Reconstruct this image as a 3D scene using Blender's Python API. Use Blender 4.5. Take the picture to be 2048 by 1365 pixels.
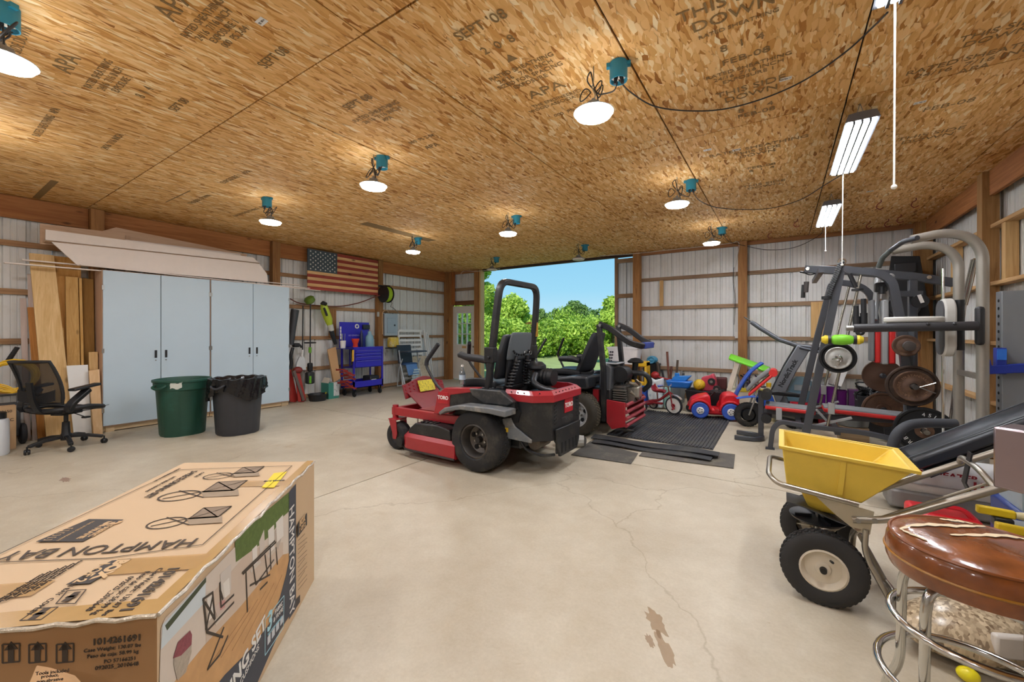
import bpy, math, random
from mathutils import Matrix, Vector, noise as mnoise
R_ = math.radians
random.seed(7)
sc = bpy.context.scene
for o in list(bpy.data.objects): bpy.data.objects.remove(o)
C = sc.collection

# ---------------------------------------------------------------- camera
CH, CZ, FPX, HY, YAW = 1.35, 3.07, 819.0, 665.0, 33.4
cam = bpy.data.objects.new('camera', bpy.data.cameras.new('camera')); C.objects.link(cam)
cam.location = (0, 0, CH); cam.rotation_euler = (R_(90), 0, R_(YAW))
cam.data.sensor_width = 36; cam.data.lens = 36*FPX/2048
cam.data.shift_y = -(682.5-HY)/2048
cam.data.clip_start = .05; cam.data.clip_end = 500
sc.camera = cam

# ---------------------------------------------------------------- world, sun, exposure
w = bpy.data.worlds.new('sky'); sc.world = w; w.use_nodes = True
nt = w.node_tree; nt.nodes.clear()
tc = nt.nodes.new('ShaderNodeTexCoord'); sx = nt.nodes.new('ShaderNodeSeparateXYZ')
rp = nt.nodes.new('ShaderNodeValToRGB'); bg = nt.nodes.new('ShaderNodeBackground'); wo = nt.nodes.new('ShaderNodeOutputWorld')
rp.color_ramp.elements[0].position = 0.0; rp.color_ramp.elements[0].color = (.62, .86, .97, 1)
rp.color_ramp.elements[1].position = .35; rp.color_ramp.elements[1].color = (.17, .52, .88, 1)
e = rp.color_ramp.elements.new(.10); e.color = (.36, .73, .96, 1)
nt.links.new(tc.outputs['Generated'], sx.inputs[0]); nt.links.new(sx.outputs['Z'], rp.inputs[0])
nt.links.new(rp.outputs[0], bg.inputs[0]); bg.inputs[1].default_value = .9
nt.links.new(bg.outputs[0], wo.inputs[0])
sun = bpy.data.objects.new('sun', bpy.data.lights.new('sun', 'SUN')); C.objects.link(sun)
sun.data.energy = 4.6; sun.data.angle = R_(.6); sun.data.color = (1, .94, .82)
sun.rotation_euler = (R_(42), 0, R_(20))
sc.view_settings.view_transform = 'Standard'; sc.view_settings.look = 'None'
sc.view_settings.exposure = 0.12; sc.view_settings.gamma = 1.0
sc.view_settings.use_curve_mapping = False
cy = sc.cycles
cy.max_bounces = 5; cy.diffuse_bounces = 3; cy.glossy_bounces = 3; cy.transmission_bounces = 4; cy.transparent_max_bounces = 8
cy.caustics_reflective = cy.caustics_refractive = False
cy.use_adaptive_sampling = True; cy.adaptive_threshold = .08; cy.sample_clamp_indirect = 6.0
LAMP = 140.0      # emission of the round lamps
TUBE = 70.0       # emission of the shop-light tubes

# ---------------------------------------------------------------- pixels to places (2048 x 1365)
_s, _c = math.sin(R_(YAW)), math.cos(R_(YAW))
def ray(x, y):
    u = (x-1024)/FPX
    return Vector((-_s+_c*u, _c+_s*u, (HY-y)/FPX))
EYE = Vector((0, 0, CH))
def G(x, y, z=0.0): d = ray(x, y); return EYE+d*((z-CH)/d.z)
def PY(x, y, Y): d = ray(x, y); return EYE+d*(Y/d.y)
def PX(x, y, X): d = ray(x, y); return EYE+d*(X/d.x)
def PD(x, y, k): return EYE+ray(x, y)*k

# ---------------------------------------------------------------- materials
def lin(c):
    if isinstance(c, str):
        c = c.lstrip('#'); c = tuple(int(c[i:i+2], 16) for i in (0, 2, 4))
    return tuple((v/255/12.92 if v/255 <= .04045 else ((v/255+.055)/1.055)**2.4) for v in c)+(1,)
MATS = {}
def newmat(name):
    m = bpy.data.materials.new(name); m.use_nodes = True
    n = m.node_tree; b = n.nodes['Principled BSDF']
    return m, n, b
def N(n, t, **kw):
    x = n.nodes.new('ShaderNode'+t)
    for k, v in kw.items():
        if k.startswith('i_'): x.inputs[k[2:].replace('_', ' ')].default_value = v
        else: setattr(x, k, v)
    return x
def mixc(n, fac, a, b, blend='MIX'):
    x = n.nodes.new('ShaderNodeMix'); x.data_type = 'RGBA'; x.blend_type = blend
    for sock, v in ((x.inputs[0], fac), (x.inputs[6], a), (x.inputs[7], b)):
        if isinstance(v, bpy.types.NodeSocket): n.links.new(v, sock)
        else: sock.default_value = v
    return x.outputs[2]
def mat(col, rough=.5, metal=0.0, var=.12, scale=14, bump=0.0, bscale=60, coat=0.0, alpha=1.0, dirt=None, spec=.5):
    """plain painted / moulded / metal surface: colour, a little uneven tone, optional dirt patches and fine relief"""
    key = ('p', col, rough, metal, var, scale, bump, bscale, coat, alpha, dirt, spec)
    if key in MATS: return MATS[key]
    m, n, b = newmat('surface_%03d' % len(MATS))
    c = lin(col)
    t = N(n, 'TexCoord'); nz = N(n, 'TexNoise', i_Scale=scale, i_Detail=3.0, i_Roughness=.6)
    n.links.new(t.outputs['Object'], nz.inputs['Vector'])
    dark = tuple(v*(1-var) for v in c[:3])+(1,); light = tuple(min(1, v*(1+var)) for v in c[:3])+(1,)
    out = mixc(n, nz.outputs['Fac'], dark, light)
    if dirt:
        n2 = N(n, 'TexNoise', i_Scale=dirt[1], i_Detail=5.0, i_Roughness=.7)
        n.links.new(t.outputs['Object'], n2.inputs['Vector'])
        r = N(n, 'ValToRGB'); r.color_ramp.elements[0].position = .5; r.color_ramp.elements[1].position = .72
        n.links.new(n2.outputs['Fac'], r.inputs[0])
        out = mixc(n, r.outputs[0], out, lin(dirt[0]))
    n.links.new(out, b.inputs['Base Color'])
    b.inputs['Roughness'].default_value = rough; b.inputs['Metallic'].default_value = metal
    b.inputs['Coat Weight'].default_value = coat; b.inputs['Alpha'].default_value = alpha
    b.inputs['Specular IOR Level'].default_value = spec
    if bump:
        n3 = N(n, 'TexNoise', i_Scale=bscale, i_Detail=4.0); n.links.new(t.outputs['Object'], n3.inputs['Vector'])
        bp = N(n, 'Bump', i_Strength=bump, i_Distance=.01); n.links.new(n3.outputs['Fac'], bp.inputs['Height'])
        n.links.new(bp.outputs[0], b.inputs['Normal'])
    MATS[key] = m; return m
def wood(col1, col2, axis='Z', scale=1.0, rough=.75, knots=True):
    key = ('w', col1, col2, axis, scale, rough, knots)
    if key in MATS: return MATS[key]
    m, n, b = newmat('wood_%03d' % len(MATS))
    t = N(n, 'TexCoord'); oi = N(n, 'ObjectInfo'); add = N(n, 'VectorMath', operation='ADD')
    mul = N(n, 'VectorMath', operation='MULTIPLY'); rnd = N(n, 'VectorMath', operation='SCALE'); rnd.inputs[3].default_value = 37
    n.links.new(oi.outputs['Random'], rnd.inputs[0]); n.links.new(t.outputs['Object'], add.inputs[0]); n.links.new(rnd.outputs[0], add.inputs[1])
    s = [22*scale]*3; s['XYZ'.index(axis)] = 1.3*scale; mul.inputs[1].default_value = s
    n.links.new(add.outputs[0], mul.inputs[0])
    nz = N(n, 'TexNoise', i_Scale=1.0, i_Detail=6.0, i_Roughness=.65, i_Distortion=1.2); n.links.new(mul.outputs[0], nz.inputs['Vector'])
    r = N(n, 'ValToRGB'); r.color_ramp.elements[0].position = .3; r.color_ramp.elements[1].position = .7
    r.color_ramp.elements[0].color = lin(col1); r.color_ramp.elements[1].color = lin(col2)
    n.links.new(nz.outputs['Fac'], r.inputs[0]); out = r.outputs[0]
    if knots:
        m2 = N(n, 'VectorMath', operation='MULTIPLY'); s2 = [4.5*scale]*3; s2['XYZ'.index(axis)] = 1.8*scale; m2.inputs[1].default_value = s2
        n.links.new(add.outputs[0], m2.inputs[0])
        v = N(n, 'TexVoronoi', i_Scale=1.0); n.links.new(m2.outputs[0], v.inputs['Vector'])
        k = N(n, 'ValToRGB'); k.color_ramp.elements[0].position = .05; k.color_ramp.elements[0].color = (1, 1, 1, 1); k.color_ramp.elements[1].position = .12; k.color_ramp.elements[1].color = (0, 0, 0, 1)
        n.links.new(v.outputs['Distance'], k.inputs[0])
        out = mixc(n, k.outputs[0], out, tuple(v*.35 for v in lin(col1)[:3])+(1,))
    hv = N(n, 'HueSaturation'); mr = N(n, 'MapRange'); mr.inputs[3].default_value = .86; mr.inputs[4].default_value = 1.12
    n.links.new(oi.outputs['Random'], mr.inputs[0]); n.links.new(mr.outputs[0], hv.inputs['Value']); n.links.new(out, hv.inputs['Color'])
    n.links.new(hv.outputs[0], b.inputs['Base Color']); b.inputs['Roughness'].default_value = rough
    bp = N(n, 'Bump', i_Strength=.25, i_Distance=.004); n.links.new(nz.outputs['Fac'], bp.inputs['Height']); n.links.new(bp.outputs[0], b.inputs['Normal'])
    MATS[key] = m; return m
def emit(col, s):
    key = ('e', col, s)
    if key in MATS: return MATS[key]
    m, n, b = newmat('light_%03d' % len(MATS))
    b.inputs['Base Color'].default_value = lin(col); b.inputs['Emission Color'].default_value = lin(col); b.inputs['Emission Strength'].default_value = s
    MATS[key] = m; return m
def clear(col=(255, 255, 255), rough=.05, trans=1.0):
    key = ('c', col, rough, trans)
    if key in MATS: return MATS[key]
    m, n, b = newmat('clear_%03d' % len(MATS))
    g = N(n, 'BsdfGlossy', i_Roughness=rough); tr = N(n, 'BsdfTransparent'); tr.inputs[0].default_value = lin(col)
    mx = N(n, 'MixShader'); mx.inputs[0].default_value = 1-trans
    n.links.new(tr.outputs[0], mx.inputs[1]); n.links.new(g.outputs[0], mx.inputs[2]); n.links.new(mx.outputs[0], n.nodes['Material Output'].inputs[0])
    MATS[key] = m; return m
def osb():
    m, n, b = newmat('oriented_strand_board')
    t = N(n, 'TexCoord'); oi = N(n, 'ObjectInfo'); sc_ = N(n, 'VectorMath', operation='SCALE'); sc_.inputs[3].default_value = 53
    n.links.new(oi.outputs['Random'], sc_.inputs[0])
    ad = N(n, 'VectorMath', operation='ADD'); n.links.new(t.outputs['Object'], ad.inputs[0]); n.links.new(sc_.outputs[0], ad.inputs[1])
    wn = N(n, 'TexNoise', i_Scale=5.0, i_Detail=2.0); n.links.new(ad.outputs[0], wn.inputs['Vector'])
    wsc = N(n, 'VectorMath', operation='SCALE'); wsc.inputs[3].default_value = .05; n.links.new(wn.outputs['Color'], wsc.inputs[0])
    base = N(n, 'VectorMath', operation='ADD'); n.links.new(ad.outputs[0], base.inputs[0]); n.links.new(wsc.outputs[0], base.inputs[1])
    prev_v = prev_c = None; edge = None
    for i, (ang, a, c) in enumerate(((6, 40, 9), (-28, 34, 8.5), (35, 42, 10), (-9, 70, 14), (68, 36, 12))):
        mp = N(n, 'Mapping'); mp.inputs['Rotation'].default_value = (0, 0, R_(ang)); mp.inputs['Scale'].default_value = (a, c, 1); mp.inputs['Location'].default_value = (i*3.7, i*5.1, i*1.3)
        n.links.new(base.outputs[0], mp.inputs[0])
        v = N(n, 'TexVoronoi', i_Scale=1.0, i_Randomness=1.0); v.voronoi_dimensions = '2D'; n.links.new(mp.outputs[0], v.inputs['Vector'])
        sp = N(n, 'SeparateColor'); n.links.new(v.outputs['Color'], sp.inputs[0])
        if prev_v is None: prev_v, prev_c, prev_d = sp.outputs[0], sp.outputs[1], v.outputs['Distance']
        else:
            gt = N(n, 'Math', operation='GREATER_THAN'); n.links.new(sp.outputs[0], gt.inputs[0]); n.links.new(prev_v, gt.inputs[1])
            mxv = N(n, 'Math', operation='MAXIMUM'); n.links.new(sp.outputs[0], mxv.inputs[0]); n.links.new(prev_v, mxv.inputs[1])
            outs = []
            for p_, q_ in ((prev_c, sp.outputs[1]), (prev_d, v.outputs['Distance'])):
                mm = N(n, 'Mix'); n.links.new(gt.outputs[0], mm.inputs[0]); n.links.new(p_, mm.inputs[2]); n.links.new(q_, mm.inputs[3]); outs.append(mm.outputs[0])
            prev_v, prev_c, prev_d = mxv.outputs[0], outs[0], outs[1]
    r = N(n, 'ValToRGB'); cr = r.color_ramp
    cr.elements[0].position = 0; cr.elements[0].color = lin('#a3692d')
    cr.elements[1].position = 1; cr.elements[1].color = lin('#ffe9be')
    for p_, h in ((.10, '#d69d55'), (.4, '#eab874'), (.75, '#f4c688'), (.92, '#f9d9a2')): x = cr.elements.new(p_); x.color = lin(h)
    n.links.new(prev_c, r.inputs[0])
    er = N(n, 'ValToRGB'); er.color_ramp.elements[0].position = .62; er.color_ramp.elements[0].color = (1, 1, 1, 1); er.color_ramp.elements[1].position = .95; er.color_ramp.elements[1].color = (.55, .42, .3, 1)
    n.links.new(prev_d, er.inputs[0])
    col = mixc(n, 1.0, r.outputs[0], er.outputs[0], 'MULTIPLY')
    big = N(n, 'TexNoise', i_Scale=.9, i_Detail=3.0); n.links.new(ad.outputs[0], big.inputs['Vector'])
    br = N(n, 'ValToRGB'); br.color_ramp.elements[0].position = .3; br.color_ramp.elements[0].color = (.84, .79, .73, 1); br.color_ramp.elements[1].position = .7; br.color_ramp.elements[1].color = (1, 1, 1, 1)
    n.links.new(big.outputs['Fac'], br.inputs[0]); col = mixc(n, 1.0, col, br.outputs[0], 'MULTIPLY')
    n.links.new(col, b.inputs['Base Color']); b.inputs['Roughness'].default_value = .8; b.inputs['Specular IOR Level'].default_value = .25
    bp = N(n, 'Bump', i_Strength=.35, i_Distance=.004); n.links.new(prev_c, bp.inputs['Height']); n.links.new(bp.outputs[0], b.inputs['Normal'])
    return m
def concrete():
    m, n, b = newmat('concrete')
    t = N(n, 'TexCoord')
    def nz(s, d, lo, hi, c0, c1, rough=.6):
        x = N(n, 'TexNoise', i_Scale=s, i_Detail=d, i_Roughness=rough); n.links.new(t.outputs['Object'], x.inputs['Vector'])
        r = N(n, 'ValToRGB'); r.color_ramp.elements[0].position = lo; r.color_ramp.elements[1].position = hi; r.color_ramp.elements[0].color = c0; r.color_ramp.elements[1].color = c1
        n.links.new(x.outputs['Fac'], r.inputs[0]); return r.outputs[0], x.outputs['Fac']
    c1, f1 = nz(.8, 4.0, .3, .7, lin('#bcb09b'), lin('#d8cfbc'))
    c2, f2 = nz(6, 5.0, .35, .75, (.86, .83, .78, 1), (1, 1, 1, 1), .7)
    c3, f3 = nz(60, 2.0, .3, .7, (.92, .91, .9, 1), (1.0, 1.0, 1.0, 1))
    c4, f4 = nz(1.7, 4.0, .66, .80, (1, 1, 1, 1), (.80, .70, .56, 1))
    c5, f5 = nz(14, 5.0, .70, .78, (1, 1, 1, 1), (.74, .64, .52, 1))
    col = c1
    for c in (c2, c3, c4, c5): col = mixc(n, 1.0, col, c, 'MULTIPLY')
    v = N(n, 'TexVoronoi', i_Scale=.42); v.feature = 'DISTANCE_TO_EDGE'
    wv = N(n, 'TexNoise', i_Scale=2.2, i_Detail=6.0); n.links.new(t.outputs['Object'], wv.inputs['Vector'])
    mx = N(n, 'VectorMath', operation='SCALE'); mx.inputs[3].default_value = .5; n.links.new(wv.outputs['Color'], mx.inputs[0])
    ad = N(n, 'VectorMath', operation='ADD'); n.links.new(t.outputs['Object'], ad.inputs[0]); n.links.new(mx.outputs[0], ad.inputs[1]); n.links.new(ad.outputs[0], v.inputs['Vector'])
    kr = N(n, 'ValToRGB'); kr.color_ramp.elements[0].position = 0; kr.color_ramp.elements[0].color = (.62, .57, .5, 1); kr.color_ramp.elements[1].position = .0022; kr.color_ramp.elements[1].color = (1, 1, 1, 1)
    n.links.new(v.outputs['Distance'], kr.inputs[0]); col = mixc(n, .55, col, mixc(n, 1.0, col, kr.outputs[0], 'MULTIPLY'))
    n.links.new(col, b.inputs['Base Color'])
    rr = N(n, 'MapRange'); rr.inputs[3].default_value = .33; rr.inputs[4].default_value = .6; n.links.new(f2, rr.inputs[0]); n.links.new(rr.outputs[0], b.inputs['Roughness'])
    bp = N(n, 'Bump', i_Strength=.12, i_Distance=.004); n.links.new(f3, bp.inputs['Height']); n.links.new(bp.outputs[0], b.inputs['Normal'])
    return m
OSB = osb(); CONC = concrete()
BLACK = mat('#1c1d20', .45, var=.2); RUBBER = mat('#26262a', .8, var=.25, bump=.2); DARK = mat('#0b0b0c', .8)
CHROME = mat('#c9c9c6', .16, 1.0, var=.15, scale=8); STEEL = mat('#9b9a96', .35, 1.0, var=.2, scale=20)
WHITE = mat('#ece9e4', .5, var=.04); PAPER = mat('#d9d6d0', .7, var=.06)
POSTW = wood('#85572f', '#b3824c', 'Z'); GIRTY = wood('#926a48', '#ba946c', 'Y'); GIRTX = wood('#86684e', '#b1927299'[:7] if False else '#ae9072', 'X')
NEWZ = wood('#c09359', '#e0b97f', 'Z'); HEADY = wood('#94592c', '#bf7f48', 'Y'); HEADX = wood('#8c5833', '#b5804f', 'X')
SIDING = mat('#e3e1dd', .36, .0, var=.05, scale=3, dirt=('#d2cec6', 1.6))

# ---------------------------------------------------------------- mesh builder
WM = {}
class M:
    def __init__(s, T=None): s.v = []; s.f = []; s.T = T or Matrix()
    def add(s, vs, fs):
        o = len(s.v); s.v += [s.T @ Vector(p) for p in vs]; s.f += [tuple(i+o for i in f) for f in fs]; return s
    def box(s, c, d, rot=None):
        x, y, z = (k/2 for k in d)
        m = Matrix.Translation(c) @ (rot.to_4x4() if rot is not None else Matrix())
        vs = [m @ Vector(p) for p in ((-x,-y,-z),(x,-y,-z),(x,y,-z),(-x,y,-z),(-x,-y,z),(x,-y,z),(x,y,z),(-x,y,z))]
        return s.add(vs, [(0,3,2,1),(4,5,6,7),(0,1,5,4),(1,2,6,5),(2,3,7,6),(3,0,4,7)])
    def bx(s, x0, x1, y0, y1, z0, z1): return s.box(((x0+x1)/2,(y0+y1)/2,(z0+z1)/2), (x1-x0,y1-y0,z1-z0))
    def loft(s, rings, caps=True, closed=True):
        n = len(rings[0]); vs = [p for r in rings for p in r]; fs = []
        for i in range(len(rings)-1):
            for j in range(n if closed else n-1):
                k = (j+1) % n; fs.append((i*n+j, i*n+k, (i+1)*n+k, (i+1)*n+j))
        if caps and closed: fs.append(tuple(reversed(range(n)))); fs.append(tuple((len(rings)-1)*n+j for j in range(n)))
        return s.add(vs, fs)
    def sweep(s, pts, prof, up=(0,0,1), closed=False, caps=True, scales=None):
        P = [Vector(p) for p in pts]; n = len(P); rings = []; u = Vector(up)
        for i in range(n):
            a = P[(i-1) % n] if (i or closed) else P[i]; b = P[(i+1) % n] if (i < n-1 or closed) else P[i]
            t = (b-a).normalized()
            if abs(t.dot(u)) > .985: u = Vector((1,0,0)) if abs(t.x) < .8 else Vector((0,1,0))
            sd = t.cross(u).normalized(); uu = sd.cross(t).normalized(); u = uu if not closed else Vector(up)
            k = scales[i] if scales else 1
            m = 1.0
            if 0 < i < n-1:
                ca = (P[i]-P[i-1]).normalized().dot((P[i+1]-P[i]).normalized()); m = min(1.35, 1/max(.3, math.sqrt(max(.05, (1+ca)/2))))
            rings.append([P[i]+sd*(p[0]*k*m)+uu*(p[1]*k) for p in prof])
        if closed: rings.append(rings[0]); caps = False
        return s.loft(rings, caps)
    def tube(s, pts, r, n=10, closed=False, fil=0, caps=True, up=(0,0,1), seg=5):
        if fil: pts = fillet(pts, fil, seg)
        if isinstance(r, (list, tuple)):
            return s.sweep(pts, [(math.cos(2*math.pi*i/n), math.sin(2*math.pi*i/n)) for i in range(n)], up, closed, caps, r)
        return s.sweep(pts, [(r*math.cos(2*math.pi*i/n), r*math.sin(2*math.pi*i/n)) for i in range(n)], up, closed, caps)
    def bar(s, pts, w, h, up=(0,0,1), fil=0, seg=5):
        if fil: pts = fillet(pts, fil, seg)
        return s.sweep(pts, [(-w/2,-h/2),(w/2,-h/2),(w/2,h/2),(-w/2,h/2)], up)
    def cyl(s, a, b, r, r2=None, n=16):
        a, b = Vector(a), Vector(b); t = (b-a).normalized(); u = t.orthogonal().normalized(); v = t.cross(u); r2 = r if r2 is None else r2
        ring = lambda p, q: [p+u*(q*math.cos(2*math.pi*i/n))+v*(q*math.sin(2*math.pi*i/n)) for i in range(n)]
        return s.loft([ring(a, r), ring(b, r2)])
    def lathe(s, prof, n=24, c=(0,0,0), axis='Z', sy=1.0, solid=False):
        c = Vector(c); rings = []
        for r, z in prof:
            ring = []
            for i in range(n):
                a = 2*math.pi*i/n; x, y = r*math.cos(a), r*math.sin(a)*sy
                ring.append(c+Vector({'Z': (x, y, z), 'Y': (x, z, -y), 'X': (z, x, y)}[axis]))
            rings.append(ring)
        s.loft(rings, False)
        for q, ring in ((prof[0][0], rings[0]), (prof[-1][0], rings[-1])):
            if solid or q <= .03: s.add(ring, [tuple(range(n))])
        return s
    def prism(s, poly, a, b, plane='XY'):
        def P(p, h): return {'XY': (p[0], p[1], h), 'XZ': (p[0], h, p[1]), 'YZ': (h, p[0], p[1])}[plane]
        return s.loft([[P(p, a) for p in poly], [P(p, b) for p in poly]])
    def ball(s, c, r, n=14, m=8, rot=None):
        if not isinstance(r, (tuple, list)): r = (r, r, r)
        c = Vector(c); rings = []
        for j in range(m+1):
            t = math.pi*(j/m-.5); t = max(-math.pi/2+.05, min(math.pi/2-.05, t))
            ring = []
            for i in range(n):
                a = 2*math.pi*i/n; p = Vector((r[0]*math.cos(t)*math.cos(a), r[1]*math.cos(t)*math.sin(a), r[2]*math.sin(t)))
                ring.append(c+(rot @ p if rot is not None else p))
            rings.append(ring)
        return s.loft(rings)
    def ring(s, c, R, r, axis='Z', n=28, m=8):
        c = Vector(c); rings = []
        for i in range(n+1):
            a = 2*math.pi*i/n; rg = []
            for j in range(m):
                b = 2*math.pi*j/m; q = R+r*math.cos(b); x, y, z = q*math.cos(a), q*math.sin(a), r*math.sin(b)
                rg.append(c+Vector({'Z': (x, y, z), 'Y': (x, z, y), 'X': (z, x, y)}[axis]))
            rings.append(rg)
        return s.loft(rings, False)
    def grid(s, fn, nu, nv, thick=None):
        vs = [Vector(fn(i/nu, j/nv)) for i in range(nu+1) for j in range(nv+1)]
        q = lambda i, j: i*(nv+1)+j
        fs = [(q(i,j), q(i+1,j), q(i+1,j+1), q(i,j+1)) for i in range(nu) for j in range(nv)]
        if thick:
            th = Vector(thick); k = len(vs); vs += [p+th for p in vs]
            fs += [tuple(reversed([a+k for a in f])) for f in fs]
            edge = [q(i,0) for i in range(nu+1)]+[q(nu,j) for j in range(1,nv+1)]+[q(i,nv) for i in range(nu-1,-1,-1)]+[q(0,j) for j in range(nv-1,0,-1)]
            for a, b in zip(edge, edge[1:]+edge[:1]): fs.append((a, a+k, b+k, b))
        return s.add(vs, fs)
    def build(s, name, m, parent=None, bevel=0, world=False, sharp=38, subd=0):
        me = bpy.data.meshes.new(name)
        vs = s.v; loc = None
        if parent is None:
            lo = [min(p[i] for p in vs) for i in range(3)]; hi = [max(p[i] for p in vs) for i in range(3)]
            loc = Vector(((lo[0]+hi[0])/2, (lo[1]+hi[1])/2, lo[2])); vs = [p-loc for p in vs]
        elif world:
            inv = WM[parent.name].inverted(); vs = [inv @ p for p in vs]
        me.from_pydata([tuple(p) for p in vs], [], s.f); me.validate(); me.update()
        me.polygons.foreach_set('use_smooth', [True]*len(me.polygons)); me.set_sharp_from_angle(angle=R_(sharp))
        me.materials.append(m)
        o = bpy.data.objects.new(name, me); C.objects.link(o)
        if parent is not None: o.parent = parent; WM[o.name] = WM[parent.name]
        else: o.location = loc; WM[o.name] = Matrix.Translation(loc)
        if bevel:
            b = o.modifiers.new('b', 'BEVEL'); b.width = bevel; b.segments = 2; b.limit_method = 'ANGLE'; b.angle_limit = R_(40)
        if subd: q = o.modifiers.new('s', 'SUBSURF'); q.levels = q.render_levels = subd
        return o
def fillet(pts, rad, seg=5):
    P = [Vector(p) for p in pts]; out = [P[0]]
    for i in range(1, len(P)-1):
        a, b, c = P[i-1], P[i], P[i+1]; d1, d2 = (a-b), (c-b)
        k = min(rad, d1.length*.48, d2.length*.48); p, q = b+d1.normalized()*k, b+d2.normalized()*k
        for j in range(seg+1):
            t = j/seg; out.append(p*(1-t)**2+b*2*t*(1-t)+q*t*t)
    out.append(P[-1]); return out
def spline(pts, n=6):
    P = [Vector(p) for p in pts]; P = [P[0]*2-P[1]]+P+[P[-1]*2-P[-2]]; out = []
    for i in range(1, len(P)-2):
        for j in range(n):
            t = j/n; a, b, c, d = P[i-1:i+3]
            out.append(.5*((2*b)+(c-a)*t+(2*a-5*b+4*c-d)*t*t+(3*b-a-3*c+d)*t**3))
    out.append(P[-2]); return out
def tag(o, label, cat, group=None):
    o['label'] = label; o['category'] = cat
    if group: o['group'] = group
    return o
def thing(name, label, cat, loc=(0,0,0), rz=0.0, group=None):
    o = bpy.data.objects.new(name, None); C.objects.link(o); o.empty_display_size = .1
    o.location = loc; o.rotation_euler = (0, 0, rz)
    WM[o.name] = Matrix.Translation(loc) @ Matrix.Rotation(rz, 4, 'Z')
    return tag(o, label, cat, group)
def struct(name):
    o = bpy.data.objects.new(name, None); C.objects.link(o); o['kind'] = 'structure'; WM[o.name] = Matrix(); return o
def copy_tree(o, parent=None):
    c = o.copy(); C.objects.link(c)
    if parent: c.parent = parent
    for ch in o.children: copy_tree(ch, c)
    return c
def share(o, parent, T):
    c = o.copy(); C.objects.link(c); c.parent = parent; c.matrix_local = T; return c
def text(s, size, right, up, pos, m, parent, depth=.0006, name='lettering', world=True, sx=1.0, bold=0.0, shear=0.0, align='CENTER', lsp=1.0):
    """flat printed lettering lying on a surface: right / up are its axes in the parent's space or the world's"""
    cu = bpy.data.curves.new(name, 'FONT'); cu.body = s; cu.size = size; cu.align_x = align; cu.align_y = 'CENTER'; cu.extrude = depth; cu.offset = bold; cu.shear = shear; cu.space_line = lsp; cu.resolution_u = 3
    to = bpy.data.objects.new('t', cu); C.objects.link(to)
    bpy.context.view_layer.update()
    me = bpy.data.meshes.new_from_object(to.evaluated_get(bpy.context.evaluated_depsgraph_get()))
    bpy.data.objects.remove(to); bpy.data.curves.remove(cu)
    r = Vector(right).normalized(); u = Vector(up); u = (u-r*u.dot(r)).normalized(); nn = r.cross(u)
    T = Matrix(((r.x*sx,u.x,nn.x,pos[0]),(r.y*sx,u.y,nn.y,pos[1]),(r.z*sx,u.z,nn.z,pos[2]),(0,0,0,1)))
    if world and parent is not None: T = WM[parent.name].inverted() @ T
    me.transform(T); me.materials.clear(); me.materials.append(m); me.name = name
    o = bpy.data.objects.new(name, me); C.objects.link(o); o.parent = parent
    if parent is not None: WM[o.name] = WM[parent.name]
    return o
# ================================================================ THE BUILDING
XL, XR, YB, YF = -8.06, 1.88, 8.85, -4.2
# ---- floor: concrete slabs with sawn joints
floor = struct('floor')
M().bx(XL-.3, XR+.3, YF-.3, YB+.25, -.2, -.012).build('slab_bed', mat('#4b4438', .9), floor)
for x0, x1 in ((XL-.3, -3.177), (-3.165, XR+.3)):
    for y0, y1 in ((YF-.3, 4.179), (4.191, YB+.25)):
        M().bx(x0, x1, y0, y1, -.12, 0).build('slab', CONC, floor, bevel=.003)
def stain(x, y, rx, ry, col, seed, rot=0.0):
    rn = random.Random(seed); pts = []
    for i in range(26):
        a = 2*math.pi*i/26; q = .55+.45*rn.random(); c, s = rx*q*math.cos(a), ry*q*math.sin(a); pts.append((x+c*math.cos(rot)-s*math.sin(rot), y+c*math.sin(rot)+s*math.cos(rot)))
    M().loft([[(p[0], p[1], .0002) for p in pts], [(p[0], p[1], .0007) for p in pts]]).build('stain', mat(col, .7, var=.12, scale=9, alpha=.2), floor)
for px, rx, ry, col, sd in (((1312, 1245), .045, .12, '#a5763f', 1), ((1330, 1300), .03, .14, '#a5763f', 2), ((1300, 1282), .02, .05, '#a06c38', 3), ((130, 960), .12, .04, '#a8736a', 8)):
    p = G(*px); stain(p.x, p.y, rx, ry, col, sd, R_(YAW) if rx < ry else 0)
# ---- ceiling: strand-board sheets
ceil = struct('ceiling')
M().bx(XL-.3, XR+.3, YF-.3, YB+.2, CZ+.03, CZ+.1).build('backing', mat('#15110d', .9), ceil)  # unseen sheet added over the boards to keep sun out of their gaps
xs = [-8.36, -6.86, -5.65, -4.43, -3.22, -2.02, -.81, .40, 1.61, 2.18]
ys = [-4.5, -3.3, -.9, 1.5, 3.9, 6.3, 8.7, 9.05]
sheets = {}
for i in range(len(xs)-1):
    for j in range(len(ys)-1):
        r = random.random
        g = .003+.004*r(); dz = .006*r()
        a, b, c, d = xs[i]+g, xs[i+1]-g, ys[j]+g, ys[j+1]-g
        m = M(); m.add([(a,c,dz*r()),(b,c,dz*r()),(b,d,dz*r()),(a,d,dz*r()),(a,c,.02),(b,c,.02),(b,d,.02),(a,d,.02)], [(0,3,2,1),(4,5,6,7),(0,1,5,4),(1,2,6,5),(2,3,7,6),(3,0,4,7)])
        m.v = [v+Vector((0,0,CZ)) for v in m.v]
        sheets[i, j] = m.build('board_sheet', OSB, ceil)
INK = mat('#876a3e', .8, var=.5, scale=120)
def sheet_at(x, y):
    i = max(k for k in range(len(xs)) if xs[k] <= x); j = max(k for k in range(len(ys)) if ys[k] <= y); return sheets[i, j]
def stamp(s, x, y, size, sx=1.0): text(s, size, (1,0,0), (0,-1,0), (x, y, CZ-.0012), INK, sheet_at(x, y), name='stamp', sx=sx)
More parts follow.
